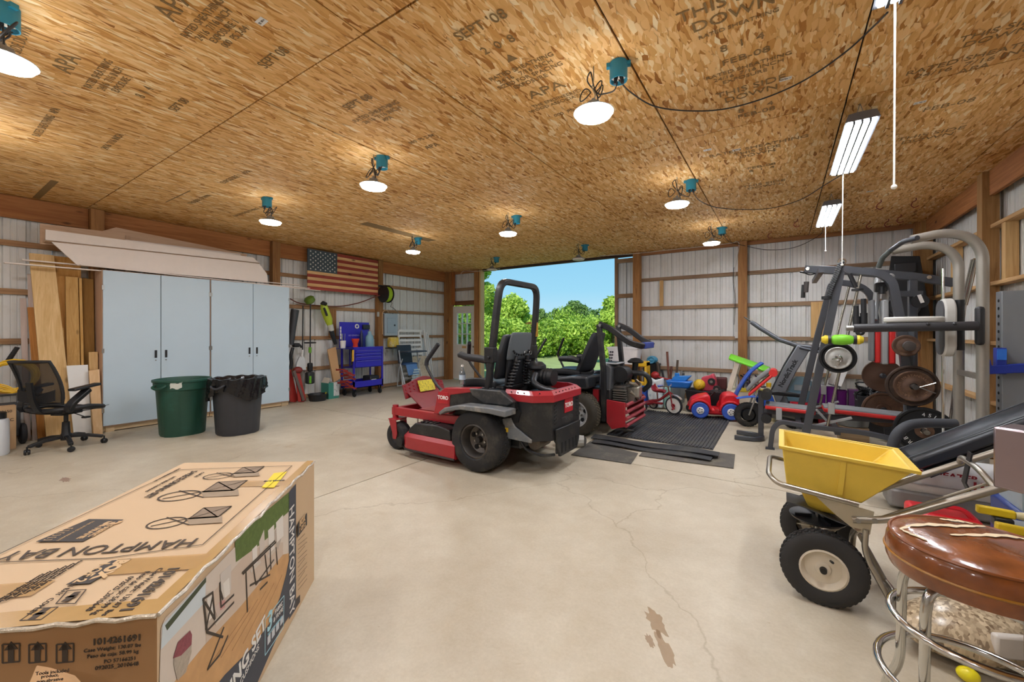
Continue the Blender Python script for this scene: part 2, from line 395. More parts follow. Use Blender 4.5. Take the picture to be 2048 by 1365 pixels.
for s, x, y, z, k in (("SEPT '08", -1.415, 1.82, .10, 1), ('2  0  8', -1.42, 2.0, .09, 1), ('▲', -1.42, 2.14, .08, 1), ('RATED SHEATHING\n24/16   7/16 INCH\nSIZED FOR SPACING\nEXPOSURE 1', -1.42, 2.33, .055, 1.0),
        ('APA', -1.40, 2.56, .13, 1.2), ('THE ENGINEERED\nWOOD ASSOCIATION', -1.39, 2.72, .05, 1), ('000  PS 2-04', -1.37, 2.9, .055, 1),
        ('THIS SIDE\nDOWN', -.226, 2.44, .12, 1), ('RATED SHEATHING', -.21, 2.6, .045, 1), ('8  1  4', -.2, 2.78, .09, 1), ('FEB-08', -.19, 2.93, .085, 1.1),
        ('RATED SHEATHING\n24/16  7/16 INCH\nEXPOSURE 1', -.19, 3.1, .055, 1), ('THIS SIDE\nDOWN', -.19, 3.36, .1, 1), ('8  1  4\nFEB-08', -.17, 3.68, .09, 1),
        ('RATED SHEATHING\nTHIS SIDE\nDOWN', -.2, 4.5, .09, 1), ('FEB-08\n8  1  4', -.18, 5.0, .09, 1), ('THIS SIDE\nDOWN', -.18, 5.6, .1, 1),
        ('APA', -2.66, .82, .14, 1.2), ('RATED SHEATHING\n24/16  7/16 INCH\nEXPOSURE 1\n000  PS 2-04', -2.66, 1.02, .055, 1), ('SEPT 08', -2.66, 1.32, .09, 1),
        ('THIS SIDE DOWN', -3.82, .42, .07, 1), ('APA', -3.82, .62, .13, 1.2), ('RATED SHEATHING\n24/16  7/16 INCH\nEXPOSURE 1', -3.81, .82, .06, 1), ('8  1  4', -3.81, 1.0, .08, 1), ('SEPT 08', -3.81, 1.2, .08, 1),
        ('SEPT 08', -2.65, 1.92, .09, 1), ('RATED SHEATHING\n24/16  7/16 INCH\nAPA', -2.65, 2.14, .06, 1), ('000  PS 2-04', -2.68, 2.6, .06, 1), ('APA', -2.7, 2.75, .09, 1),
        ('THIS SIDE\nDOWN', 1.04, 3.5, .08, 1), ('RATED SHEATHING\n24/16  7/16 INCH\nAPA', 1.04, 3.8, .08, 1), ('FEB-08', 1.05, 4.4, .1, 1), ('THIS SIDE\nDOWN', 1.07, 5.0, .1, 1),
        ('RATED SHEATHING   APA', -5.05, .7, .07, 1), ('24/16  7/16 INCH', -5.05, 1.1, .07, 1), ('EXPOSURE 1   APA', -5.05, 2.1, .08, 1), ('THIS SIDE DOWN', -6.3, 2.2, .08, 1), ('RATED SHEATHING   8 1 4', -6.3, 2.8, .08, 1)):
    stamp(s, x, y, z, k)
for px, py in ((523, 43), (1571, 158), (1840, 205), (1473, 300), (1415, 300), (1740, 383)):
    p = G(px, py, CZ); t = M().bx(p.x-.035, p.x+.035, p.y-.02, p.y+.02, CZ-.001, CZ).build('price_sticker', WHITE, sheet_at(p.x, p.y), world=True)
    text('||||  8814', .016, (1,0,0), (0,-1,0), (p.x, p.y, CZ-.0012), BLACK, t, name='print')
for x0, y0, x1, y1 in ((-6.55, .55, -7.9, .55), (-6.5, .0, -7.85, .05), (-6.9, 1.0, -8.0, 1.05), (-6.0, 2.0, -6.8, 2.0), (-5.4, 4.1, -5.6, 5.6)):
    M().bx(min(x0,x1), max(x0,x1), min(y0,y1)-.006, max(y0,y1)+.006, CZ-.0008, CZ+.002).build('marker_line', INK, sheet_at((x0+x1)/2, (y0+y1)/2), world=True)

# ---- walls: posts, girts, ribbed siding sheets
def ribbed(parent, along, fixed, a0, a1, z0, z1, out, name='siding_sheet', m=None, w=.914, inner=True):
    """siding sheets side by side from a0 to a1; every sheet a mesh with ribs each 0.229 m"""
    a = a0
    while a < a1-.02:
        b = min(a+w, a1); pr = []; t = a
        pts = []
        k = 0.0
        while a+k < b-1e-4:
            for d, h in ((0, 0), (.010, -.032), (.036, -.032), (.046, 0), (.10, 0), (.104, -.006), (.112, -.006), (.116, 0), (.155, 0), (.159, -.006), (.167, -.006), (.171, 0)):
                if a+k+d < b: pts.append((a+k+d, h))
            k += .2286
        pts.append((b-.001, 0))
        mb = M(); rings = []
        for p, h in pts:
            q = fixed-out*h*-1 if False else fixed+out*(-h)
            rings.append([(q, p, z0), (q, p, z1)] if along == 'Y' else [(p, q, z0), (p, q, z1)])
        mb.loft(rings, False, False); mb.build(name, m or SIDING, parent, sharp=20)
        a = b
GZ = (.05, .60, 1.235, 1.865, 2.475)
# left wall
wl = struct('wall_left')
ribbed(wl, 'Y', XL-.08, YF-.1, YB+.05, -.05, CZ+.05, -1)
for y in (-3.2, -.82, 1.59, 4.01, 6.42, 8.80): M().bx(XL-.04, XL+.09, y-.07, y+.07, 0, CZ-.002).build('post', POSTW, wl, bevel=.004)
for z in GZ:
    for y0, y1 in ((YF, 1.58), (1.585, 6.41), (6.415, YB)): M().bx(XL-.078, XL-.041, y0, y1, z-.036, z+.036).build('girt', GIRTY, wl, bevel=.002)
for y0, y1 in ((YF, 1.515), (1.665, 3.935), (4.085, 6.345), (6.495, 8.725)): M().bx(XL-.035, XL+.005, y0, y1, 2.785, CZ-.003).build('header_board', HEADY, wl, bevel=.003)
M().bx(XL-.035, XL, 5.15, 5.31, 1.25, 1.85).build('brace_block', POSTW, wl)
# back wall
wb = struct('wall_back')
ribbed(wb, 'X', YB+.13, XL-.05, -7.02, 2.14, CZ+.05, 1); ribbed(wb, 'X', YB+.13, -2.62, XR+.1, -.05, CZ+.05, 1)
for x in (-7.98, -6.98): M().bx(x-.07, x+.07, YB-.05, YB+.09, 0, CZ-.002).build('post', POSTW, wb, bevel=.004)
M().bx(-6.895, -6.845, YB-.03, YB+.15, 0, CZ-.002).build('jamb_board', NEWZ, wb, bevel=.003)
for x in (-2.61, -.62, 1.81): M().bx(x-.075, x+.075, YB-.05, YB+.09, 0, CZ-.002).build('post', POSTW, wb, bevel=.004)
for z in GZ[1:]:
    M().bx(-2.62, XR, YB+.09, YB+.128, z-.036, z+.036).build('girt', GIRTX, wb, bevel=.002)
M().bx(-2.6, XR, YB+.09, YB+.128, 0, .1).build('skirt_board', GIRTX, wb)
M().bx(-2.6, XR, YB+.06, YB+.1, CZ-.07, CZ-.003).build('header_board', HEADX, wb)
M().bx(-8.0, -6.98, YB+.06, YB+.12, 2.12, 2.24).build('lintel', wood('#5c3a22', '#8a5a36', 'X'), wb); M().bx(-7.9, -7.0, YB+.08, YB+.125, 2.53, 2.61).build('girt', GIRTX, wb)
M().bx(-7.91, -7.82, YB, YB+.05, 2.14, CZ).build('stud', wood('#8d5328', '#b4743d', 'Z'), wb); M().bx(-7.98, -7.0, YB+.05, YB+.1, CZ-.06, CZ).build('header_board', HEADX, wb)
M().bx(-2.15, -2.08, YB+.05, YB+.09, 1.9, 2.44).build('stud', NEWZ, wb); 
for x0, x1 in ((.425, .525), (.528, .622)): M().bx(x0, x1, YB+.05, YB+.09, 1.25, 1.88).build('patch_board', NEWZ, wb)
M().bx(-6.9, -2.6, YB+.06, YB+.16, CZ-.05, CZ+.02).build('track_board', mat('#3b2c22', .8), wb)
# right wall
wr = struct('wall_right')
ribbed(wr, 'Y', XR+.08, YF-.1, YB+.15, -.05, CZ+.05, 1)
for y in (-3.2, -.9, 1.5, 3.95, 6.51, 8.80): M().bx(XR-.09, XR+.04, y-.07, y+.07, 0, CZ-.002).build('post', wood('#8a6034', '#b98c55', 'Z'), wr, bevel=.004)
for z in GZ:
    for y0, y1 in ((YF, 3.94), (3.945, 8.8)): M().bx(XR-.03, XR+.076, y0, y1, z-.02, z+.02).build('girt', wood('#ad8250', '#d3aa77', 'Y'), wr, bevel=.002)
for y0, y1 in ((YF, 3.88), (4.03, 6.43), (6.59, 8.72)): M().bx(XR-.04, XR, y0, y1, 2.8, CZ-.003).build('header_board', HEADY, wr, bevel=.003)
for y in (6.16, 7.66): M().bx(XR-.02, XR+.07, y-.045, y+.045, 1.885, 2.455).build('stud', NEWZ, wr)
# front wall behind the camera
wf = struct('wall_front'); ribbed(wf, 'X', YF-.13, XL-.1, XR+.15, -.05, CZ+.05, -1)
for x in (-5.6, -3.2, -.8): M().bx(x-.07, x+.07, YF-.09, YF+.05, 0, CZ).build('post', POSTW, wf)
for z in GZ: M().bx(XL, XR, YF-.128, YF-.09, z-.043, z+.043).build('girt', GIRTX, wf)

# ---- doors
d1 = struct('door_1')
DW = mat('#dcd6cc', .45, var=.03)
dx0, dx1, dy = -8.0+.08, -7.06, YB+.06
M().bx(dx0-.04, dx0, dy-.02, dy+.06, 0, 2.12).build('jamb', wood('#7a5334', '#a47649', 'Z'), d1); M().bx(dx1, dx1+.03, dy-.02, dy+.06, 0, 2.12).build('jamb', wood('#7a5334', '#a47649', 'Z'), d1)
leaf = M(); wx0, wx1, wz0, wz1 = dx0+.16, dx1-.16, 1.0, 1.9
for b in ((dx0, wx0, .02, 2.09), (wx1, dx1, .02, 2.09), (wx0, wx1, .02, wz0), (wx0, wx1, wz1, 2.09)): leaf.bx(b[0], b[1], dy, dy+.045, b[2], b[3])
leaf.build('leaf', DW, d1)
gw = (wx1-wx0)/3; gh = (wz1-wz0)/3
for i in range(3):
    for j in range(3): M().bx(wx0+i*gw+.01, wx0+(i+1)*gw-.01, dy+.018, dy+.024, wz0+j*gh+.01, wz0+(j+1)*gh-.01).build('pane', clear((235, 245, 240), .03, .9), d1)
mu = M()
for i in (0, 1, 2, 3):
    mu.bx(wx0+i*gw-.011, wx0+i*gw+.011, dy-.008, dy+.05, wz0-.01, wz1+.01); mu.bx(wx0-.01, wx1+.01, dy-.008, dy+.05, wz0+i*gh-.011, wz0+i*gh+.011)
mu.build('glazing_bars', WHITE, d1)
for x0, x1 in ((dx0+.13, dx0+.38), (dx1-.38, dx1-.13)):
    f = M()
    for q in ((x0, x1, .22, .245), (x0, x1, .815, .84), (x0, x0+.025, .22, .84), (x1-.025, x1, .22, .84)): f.bx(q[0], q[1], dy-.008, dy, q[2], q[3])
    f.build('raised_panel', DW, d1, bevel=.003)
M().ball((dx1-.07, dy-.05, .95), .028).cyl((dx1-.07, dy, .95), (dx1-.07, dy-.04, .95), .012).build('knob', CHROME, d1)
M().bx(dx0+.35, dx0+.5, dy-.004, dy, .9, .96).build('notice', mat('#c89a5e', .7), d1)
d2 = struct('door_2')        # sliding leaf, slid back past the opening
LW = wood('#8a6a4e', '#ad8f72', 'Z')
ly = YB+.21
ribbed(d2, 'X', ly+.06, -3.16, -.9, .03, CZ-.05, 1, m=mat('#cfd3d6', .35, .2, var=.05))
M().bx(-3.18, -3.11, ly, ly+.05, .03, CZ-.03).build('stile', LW, d2); M().bx(-2.66, -2.59, ly, ly+.05, .03, CZ-.03).build('stile', LW, d2)
for z in (.1, .72, 1.33, 2.17, 2.96): M().bx(-3.11, -2.66, ly, ly+.05, z-.045, z+.045).build('rail', wood('#8e6e50', '#b3926f', 'X'), d2)

# ================================================================ OUTSIDE
gr = M().grid(lambda u, v: (-60+75*u, YB+.25+78*v, -.06+.5*max(0, v-.35)+.06*mnoise.noise(Vector((u*20, v*20, 0)))), 30, 40)
lawn = gr.build('lawn', mat('#8f9a5e', .9, var=.4, scale=1.6, bump=.6, bscale=40)); tag(lawn, 'green lawn outside the open barn door', 'lawn'); lawn['kind'] = 'structure'
apron = M().bx(-7.4, -2.0, YB+.27, YB+2.4, -.12, -.03).build('apron', mat('#b9b09c', .9, var=.2, scale=30, bump=.5)); apron['kind'] = 'structure'; tag(apron, 'gravel apron before the open barn door', 'apron')
def leafmat(c1, c2):
    m, n, b = newmat('leaves'); oi = N(n, 'NewGeometry'); r = N(n, 'ValToRGB')
    r.color_ramp.elements[0].color = lin(c1); r.color_ramp.elements[1].color = lin(c2); n.links.new(oi.outputs['Random Per Island'], r.inputs[0]); n.links.new(r.outputs[0], b.inputs['Base Color'])
    b.inputs['Roughness'].default_value = .6
    tr = N(n, 'BsdfTranslucent'); n.links.new(r.outputs[0], tr.inputs[0]); mx = N(n, 'MixShader'); mx.inputs[0].default_value = .35
    n.links.new(b.outputs[0], mx.inputs[1]); n.links.new(tr.outputs[0], mx.inputs[2]); n.links.new(mx.outputs[0], n.nodes['Material Output'].inputs[0]); return m
LEAF = [leafmat('#6b8a2c', '#b6d650'), leafmat('#47663a', '#86a850'), leafmat('#86a838', '#d2ea68'), leafmat('#7a4a2c', '#b98a4e')]
BARK = wood('#4a3b2c', '#6b5642', 'Z', knots=False)
def crown(n, blobs, leaf, seed):
    rn = random.Random(seed); m = M(); vs, fs = [], []
    tot = sum(b[3]*b[3] for b in blobs)
    for bx_, by_, bz_, br in blobs:
        for _ in range(int(n*br*br/tot)):
            d = Vector((rn.gauss(0,1), rn.gauss(0,1), rn.gauss(0,1))).normalized(); q = br*(.72+.38*rn.random())
            p = Vector((bx_, by_, bz_))+d*q
            a = (d+Vector((rn.gauss(0,.6), rn.gauss(0,.6), rn.gauss(0,.6)))).normalized(); t = a.orthogonal().normalized()
            t = Matrix.Rotation(rn.random()*6.28, 3, a) @ t; s = a.cross(t); l = leaf*(.6+.8*rn.random())
            o = len(vs); vs += [p-t*l, p+s*l*.5, p+t*l, p-s*l*.5]; fs.append((o, o+1, o+2, o+3))
    return m.add(vs, fs)
def tree(name, label, x, y, k, h, wd, kind, n=5000, leaf=.13, seed=0, base=0.0, shape='round', group='trees beyond the barn door'):
    p = PD(x, y, k); rn = random.Random(seed); t = thing(name, label, 'shrub' if 'shrub' in name else 'tree', (p.x, p.y, base-.05), rn.random()*6, group)
    blobs = []
    for i in range(34):
        if shape == 'cone':
            z = rn.random()**1.3; r = wd*(1-z)*.95+.12; a = rn.random()*6.28; q = r*math.sqrt(rn.random()); blobs.append((q*math.cos(a), q*math.sin(a), h*(.08+.86*z), .16*wd+.22*wd*(1-z)))
        else:
            a = rn.random()*6.28; z = rn.random(); r = wd*math.sin(math.pi*(.12+.82*z))**.7; q = r*math.sqrt(rn.random())*.8; blobs.append((q*math.cos(a), q*math.sin(a), h*(.12+.76*z), .17*wd+.2*wd*rn.random()))
    c = crown(n, blobs, leaf, seed).build('foliage', LEAF[kind], t); c['kind'] = 'stuff'
    b = M(); b.cyl((0,0,-.05), (0,0,h*.7), .05*wd+.03, .02)
    for i in range(5): a = rn.random()*6.28; z = h*(.25+.1*i); b.cyl((0,0,z), (math.cos(a)*wd*.6, math.sin(a)*wd*.6, z+h*.15), .03, .012, 6)
    b.build('trunk', BARK, t); return t
# nearest trees first
tree('leafy_tree', 'bright green broad-leaved tree close beside the left jamb of the barn door', 930, 600, 15.5, 5.2, 1.55, 2, 9000, .12, 1)
tree('leafy_tree', 'small yellow-green tree right of the near tree at the door jamb', 1010, 640, 26, 3.9, 1.9, 2, 7000, .13, 2)
tree('conifer', 'dark green feathery pine seen inside the roll bar of the nearer mower', 1042, 640, 36, 4.3, 1.5, 1, 6000, .14, 3, shape='cone')
tree('reddish_tree', 'reddish brown low tree seen just behind the nearer mower seat', 1064, 660, 24, 2.0, .9, 3, 4000, .1, 4)
tree('conifer', 'small dark pine just right of the roll bar of the nearer mower', 1083, 640, 40, 3.7, 1.3, 1, 5000, .14, 5, shape='cone')
tree('conifer', 'narrow dark pine midway across the door opening', 1112, 640, 42, 3.9, 1.4, 1, 5000, .14, 6, shape='cone')
tree('conifer', 'tallest dark round-topped pine in the middle of the door opening', 1148, 640, 40, 4.6, 2.0, 1, 7000, .14, 7)
tree('conifer', 'low dark pine behind the folded roll bar', 1186, 640, 44, 3.9, 1.6, 1, 5000, .14, 8, shape='cone')
tree('leafy_tree', 'light green tree against the edge of the sliding door leaf', 1226, 640, 19, 3.1, 1.1, 2, 8000, .11, 9)
for i, (x, k, h, wd, kind) in enumerate(((985, 21, 2.1, 1.5, 0), (1020, 22, 1.9, 1.5, 2), (1055, 23, 1.6, 1.5, 0), (1090, 24, 2.1, 1.7, 0), (1122, 25, 2.0, 1.7, 2), (1155, 26, 2.3, 1.8, 0), (1188, 27, 2.2, 1.8, 2), (1220, 26, 2.2, 1.8, 0), (1075, 30, 2.6, 2.2, 0), (1125, 31, 2.9, 2.3, 0), (1170, 31, 2.7, 2.2, 2), (1005, 31, 2.6, 2.2, 0), (960, 24, 2.6, 1.9, 2), (1262, 27, 2.8, 2.0, 0))):
    tree('green_shrub', 'bushy green shrub in the thicket across the lawn', x, 690, k, h, wd, kind, 4200, .1, 20+i, group='shrubs of the thicket across the lawn')
for i, (x, k) in enumerate(((930, 60), (980, 58), (1030, 62), (1085, 60), (1140, 64), (1190, 60), (1250, 62), (1310, 60), (880, 60))):
    tree('far_tree', 'distant green tree at the back of the thicket', x, 660, k, 4.2+(i*37 % 10)*.06, 3.4, i % 2, 3000, .22, 50+i, group='distant trees behind the thicket')

# ================================================================ LAMPS
TEAL = mat('#1f7f97', .45); CORD = mat('#22201f', .6)
def junction(p, label, plugs=1):
    t = thing('outlet_box', label, 'outlet box', (p.x, p.y, CZ-.115), R_(20), 'teal outlet boxes on the ceiling')
    pr = [(math.cos(2*math.pi*i/20)*.055, math.sin(2*math.pi*i/20)*.055) for i in range(20)]
    b = M(); b.loft([[(x, y, 0) for x, y in pr], [(x, y, .115) for x, y in pr]], False)
    b.loft([[(x*.9, y*.9, .03) for x, y in pr], [(x*.9, y*.9, .0) for x, y in pr]], False)
    b.loft([[(x, y, 0) for x, y in pr], [(x*.9, y*.9, 0) for x, y in pr]], False)
    b.bx(-.075, .075, -.016, .016, .09, .115); b.build('box', TEAL, t)
    M().lathe([(.049, .028), (.049, .034)], 20, solid=True).build('outlet_face', mat('#d8c4ae', .5), t)
    for i in range(plugs): x = -.014+.03*i; M().cyl((x, -.012, .026), (x*1.6, -.02, -.03), .014, .009, 8).build('plug', CORD, t)
    return t
LENS = emit((244, 248, 254), LAMP); LENSOFF = mat('#d8d2c6', .5); ALU = mat('#8f949b', .4, .7)
def ufo(box, disc, label, lit=True, z=2.75, plugs=1, boxlabel='', hidden=False):
    bp, dp = G(*box, CZ), G(*disc, z)
    junction(bp, boxlabel, plugs)
    t = thing('round_lamp', label, 'lamp', dp, 0, 'round hanging lamps')
    # emissive lens a little wider than the housing above it
    M().lathe([(.001, -.006), (.10, -.005), (.111, -.002), (.113, .004), (.113, .026), (.109, .028)], 20).build('lens', LENS if lit else LENSOFF, t)
    M().lathe([(.1135, .020), (.127, .018), (.129, .022), (.118, .027), (.1135, .026)], 32).build('rim', mat('#b9bec4', .35, .3) if lit else mat('#a9a59b', .5), t)
    M().lathe([(.109, .028), (.106, .031), (.075, .05), (.045, .06), (.04, .085), (.015, .09), (.012, .11)], 20).build('housing', ALU, t)
    top = CZ-z
    hk = [(0, 0, .10), (.012, .0, .13), (0, 0, .16), (-.01, 0, .19), (0, 0, .22), (0, 0, top)]
    M().tube(spline(hk), .0035, 6).build('hook', STEEL, t)
    b = bp-dp+Vector((0, -.02, -.135)); cd = M()
    cd.tube(spline([b, b+Vector((-.02,-.01,-.05)), (b.x*.45, b.y*.45, .13), (.02, .02, .15), (-.05, .02, .25), (-.02, 0, .29), (.0, 0, .2), (.03, 0, .1), (.01, 0, .09)], 6), .0045, 6)
    for k in range(3):
        a = k*1.9+bp.x; pts = [(.02*math.cos(a), .02*math.sin(a), .16)]
        for i in range(1, 9):
            q = i/9*2*math.pi; pts.append((math.cos(a)*(.02+.075*math.sin(q/2)), math.sin(a)*.03+.03*math.sin(q), .16+.055*math.sin(q)))
        cd.tube(spline(pts+[pts[0]], 3), .004, 5)
    c = cd.build('cord', CORD, t); return t
ufo((10, 12), (6, 128), 'round lit lamp at the left edge of the ceiling, half out of frame', boxlabel='teal outlet box in the upper left corner of the ceiling')
ufo((1237, 126), (1187, 232), 'largest round lit lamp, nearest to the middle of the ceiling', plugs=2, boxlabel='large teal outlet box by the nearest round lamp')
ufo((764, 314), (747, 376), 'round lit lamp in the second rank above the mower, left of centre', boxlabel='teal outlet box above the lamp left of centre')
ufo((534, 396), (541, 447), 'round lit lamp above the pale blue cabinets', boxlabel='teal outlet box above the pale blue cabinets')
ufo((836, 476), (826, 506), 'round lit lamp beside the wooden flag', boxlabel='teal outlet box near the wooden flag')
ufo((1033, 432), (1016, 470), 'small round lit lamp over the roll bar of the nearer mower', boxlabel='teal outlet box over the roll bar of the nearer mower')
ufo((1170, 490), (1157, 520), 'unlit round lamp in front of the open sky', False, boxlabel='dark outlet box at the head of the open doorway')
ufo((993, 515), (984, 541), 'unlit round lamp at the left end of the doorway head', False, z=2.78, boxlabel='dark outlet box at the left end of the doorway head')
ufo((1382, 361), (1354, 412), 'round lit lamp between the doorway and the shop lights', plugs=2, boxlabel='teal outlet box between the doorway and the shop lights')
ufo((1444, 455), (1423, 489), 'round lit lamp close to the white back wall', plugs=2, boxlabel='teal outlet box close to the white back wall')
def behind(x, y, n):  # unseen lamps carrying on the ceiling grid, added for fill light
    t = thing('round_lamp', 'unseen round lamp added behind the viewpoint for fill light', 'lamp', (x, y, 2.75), 0, 'unseen lamps added for fill light')
    M().lathe([(.001, -.006), (.10, -.005), (.111, -.002), (.113, .004), (.113, .026), (.109, .028)], 20).build('lens', LENS, t)
    M().lathe([(.109, .028), (.106, .031), (.075, .05), (.045, .06), (.04, .085), (.015, .09), (.012, .32)], 20).build('housing', ALU, t)
n = 0
for x in (-5.5, -3.3, -1.0):
    for y in (.2, -2.2):
        if x == -3.3 and y > 0: continue
        behind(x, y, n); n += 1
TUBEM = emit((244, 248, 254), TUBE)
def shop(x0, x1, y0, y1, z, label, cord_px=None, off=0):
    cx, cy = (x0+x1)/2, (y0+y1)/2; L = y1-y0; W = .2
    t = thing('shop_light', label, 'shop light', (cx, cy, z), 0, 'four-tube shop lights')
    M().prism([(-W/2, 0), (W/2, 0), (W/2-.02, .055), (.04, .06), (-.04, .06), (-W/2+.02, .055)], -L/2, L/2, 'XZ').build('housing', mat('#6e7076', .4, .5), t)
    for i in range(4):
        x = -W/2+.03+i*(W-.06)/3; M().bx(x-.013, x+.013, -L/2+.02, L/2-.02, -.012, -.001).build('tube', TUBEM, t, bevel=.005)
    for i in range(3):
        x = -W/2+.03+(i+.5)*(W-.06)/3; M().bx(x-.006, x+.006, -L/2+.01, L/2-.01, -.020, -.0005).build('divider', mat('#4b4e54', .5), t)
    for s in (-1, 1):
        for q in (-1, 1): M().cyl((q*.03, s*L*.4, .06), (0, s*L*.4, CZ-z), .0025, n=5).build('chain', STEEL, t)
    return t
shop(.39, .59, 3.89, 5.11, 2.9, 'four-tube shop light hanging nearest, above the exercise machines')
shop(.42, .60, 6.30, 7.5, 2.9, 'four-tube shop light hanging farther back near the wall')
shop(.36, .56, 1.40, 2.60, 2.9, 'four-tube shop light at the top edge of the picture')
def pull(a, b, label):
    p, q = Vector(a), Vector(b); t = M().cyl(p, q, .004, n=6); t.ball(q, .012, 8, 6); tag(t.build('pull_cord', mat('#e6e2da', .7)), label, 'cord', 'white pull cords')
p = PY(1790, 6, 2.57); q = PY(1788, 374, 2.57); pull((p.x, 2.57, 2.9), q, 'long white pull cord hanging from the top edge of the picture')
p = PY(1686, 350, 5.1); q = PY(1684, 530, 5.1); pull((p.x, 5.1, 2.9), q, 'white pull cord under the nearest shop light')
p = PY(1651, 458, 7.5); q = PY(1651, 502, 7.5); pull((p.x, 7.5, 2.9), q, 'short white pull cord under the farther shop light')
def runcord(pts, label, r=.005, col='#221f1c', name='extension_cord'):
    t = M().tube(spline([Vector(p) for p in pts], 6), r, 6); tag(t.build(name, mat(col, .6)), label, 'cord', 'cords along the ceiling')
def cz(x, y, dz=.02): return G(x, y, CZ-dz)
runcord([cz(1238, 160, .12), cz(1262, 185, .06), cz(1310, 213, .03), cz(1380, 222), cz(1450, 218), cz(1530, 196), cz(1610, 160), cz(1690, 105), cz(1745, 55), cz(1775, 25, .12)], 'dark cord running from the nearest round lamp to the top right')
runcord([cz(1384, 382, .12), cz(1400, 402, .05), cz(1432, 415, .02), cz(1480, 419), cz(1540, 417), cz(1600, 400), cz(1650, 370, .03), cz(1683, 350, .15)], 'dark cord running from the middle lamp to the nearest shop light')
runcord([cz(1446, 470, .12), cz(1460, 484, .08)]+[PY(x, y, 8.8) for x, y in ((1490, 492), (1535, 500), (1590, 495), (1640, 470))]+[Vector((.5, 7.55, 2.92))], 'thin dark cord sagging along the white back wall')
runcord([PY(x, y, 8.76) for x, y in ((1200, 512), (1265, 508), (1350, 499), (1410, 493), (1460, 487), (1474, 484), (1478, 492), (1472, 530), (1469, 560))], 'white cable clipped along the head of the back wall', .006, '#cfcac0')
runcord([PY(x, y, 8.78) for x, y in ((926, 572), (921, 556), (923, 546), (932, 542), (950, 543), (1000, 538))], 'white cable looping above the entry door', .006, '#d8d2c8')
RED = mat('#7a2314', .5)
for i, (x, y) in enumerate(((1762, 408), (1832, 404), (1595, 446), (1777, 446), (1802, 437), (1740, 450), (1542, 470))):
    p = G(x, y-8, CZ); t = M().tube(spline([(p.x, p.y, CZ), (p.x, p.y, CZ-.03), (p.x-.03, p.y, CZ-.05), (p.x-.045, p.y, CZ-.09), (p.x-.015, p.y, CZ-.12), (p.x+.025, p.y, CZ-.105)], 4), .006, 6)
    tag(t.build('ceiling_hook', RED), 'small red ceiling hook, '+('fourth', 'last', 'second', 'fifth', 'sixth', 'third', 'first')[i]+' from the left over the exercise machines', 'hook', 'red ceiling hooks')
# ================================================================ LEFT SIDE: cabinets, boards, chair, bins
def yzs(pts, X): return [(p.y, p.z) for p in (PX(x, y, X) for x, y in pts)]
CAB = mat('#c3d4df', .5, var=.03, scale=4); CABSIDE = wood('#c69f82', '#d9b79c', 'Z', knots=False); SKID = wood('#b89a72', '#d6bd98', 'Y')
def cabinet(y0, y1, label, handles):
    t = thing('storage_cabinet', label, 'cabinet', (-7.78, (y0+y1)/2, 0), 0, 'pale blue storage cabinets')
    xb, xf = -7.96, -7.6
    b = M(); b.bx(xb, xf, y0, y0+.02, .07, 2.19).bx(xb, xf, y1-.02, y1, .07, 2.19).bx(xb, xb+.015, y0+.02, y1-.02, .07, 2.19).bx(xb, xf, y0+.02, y1-.02, 2.17, 2.19).bx(xb, xf, y0+.02, y1-.02, .07, .09)
    b.build('body', CABSIDE, t, world=True)
    for y in (y0+.08, y1-.08): M().bx(xb, xf-.01, y-.045, y+.045, 0, .07).build('skid', SKID, t, world=True)
    M().bx(xf-.06, xf-.02, y0, y1, .012, .07).build('kick_board', SKID, t, world=True)
    ym = (y0+y1)/2
    for k, (a, c) in enumerate(((y0+.006, ym-.004), (ym+.004, y1-.006))):
        d = M().bx(xf+.002, xf+.022, a, c, .09, 2.183).build('door', CAB, t, world=True, bevel=.002)
        hy = c-.055 if k == 0 else a+.055
        M().bx(xf+.022, xf+.03, hy-.014, hy+.014, .98, 1.09).build('handle', BLACK, d, world=True, bevel=.003); M().cyl((xf+.02, hy, .945), (xf+.027, hy, .945), .009, n=10).build('lock', STEEL, d, world=True)
        for z in (.3, 1.1, 1.95): M().bx(xf+.015, xf+.026, (a if k == 0 else c)-.012, (a if k == 0 else c)+.012, z-.03, z+.03).build('hinge', STEEL, d, world=True)
cabinet(1.555, 2.79, 'pale blue two-door cabinet beside the leaning boards', 0)
cabinet(2.80, 4.045, 'pale blue two-door cabinet behind the black trash can', 1)
# white trim pieces lying on the cabinets
TRIM = mat('#ecdfd5', .55, var=.04); TRIMI = wood('#c7a181', '#dcbda0', 'Y', knots=False)
def panelX(name, label, px, X, th, m, group='white trim pieces on the cabinets', flange=None):
    t = M().prism(yzs(px, X), X, X-th, 'YZ')
    return tag(t.build(name, m), label, 'trim', group)
panelX('trim_panel', 'wide white trim panel with a slanted end, lowest on the cabinets', [(103, 484), (155, 531), (536, 566), (534, 548), (518, 527)], -7.62, .02, TRIM)
t = thing('trim_channel', 'long white boxed trim lying above the wide slanted panel', 'trim', (-7.72, 2.6, 2.45), 0, 'white trim pieces on the cabinets')
q = yzs([(91, 459), (91, 481), (519, 527), (506, 515)], -7.60); M().prism(q, -7.60, -7.615, 'YZ').build('face', TRIM, t, world=True)
q = yzs([(80, 447), (80, 488), (250, 503), (250, 468)], -7.78); M().prism(q, -7.78, -7.795, 'YZ').build('back_face', TRIMI, t, world=True)
a, b = PX(91, 480, -7.6), PX(519, 526, -7.6); M().loft([[(-7.6, a.y, a.z), (-7.79, a.y, a.z), (-7.79, a.y, a.z-.012), (-7.6, a.y, a.z-.012)], [(-7.6, b.y, b.z), (-7.79, b.y, b.z), (-7.79, b.y, b.z-.012), (-7.6, b.y, b.z-.012)]]).build('bottom_face', TRIMI, t, world=True)
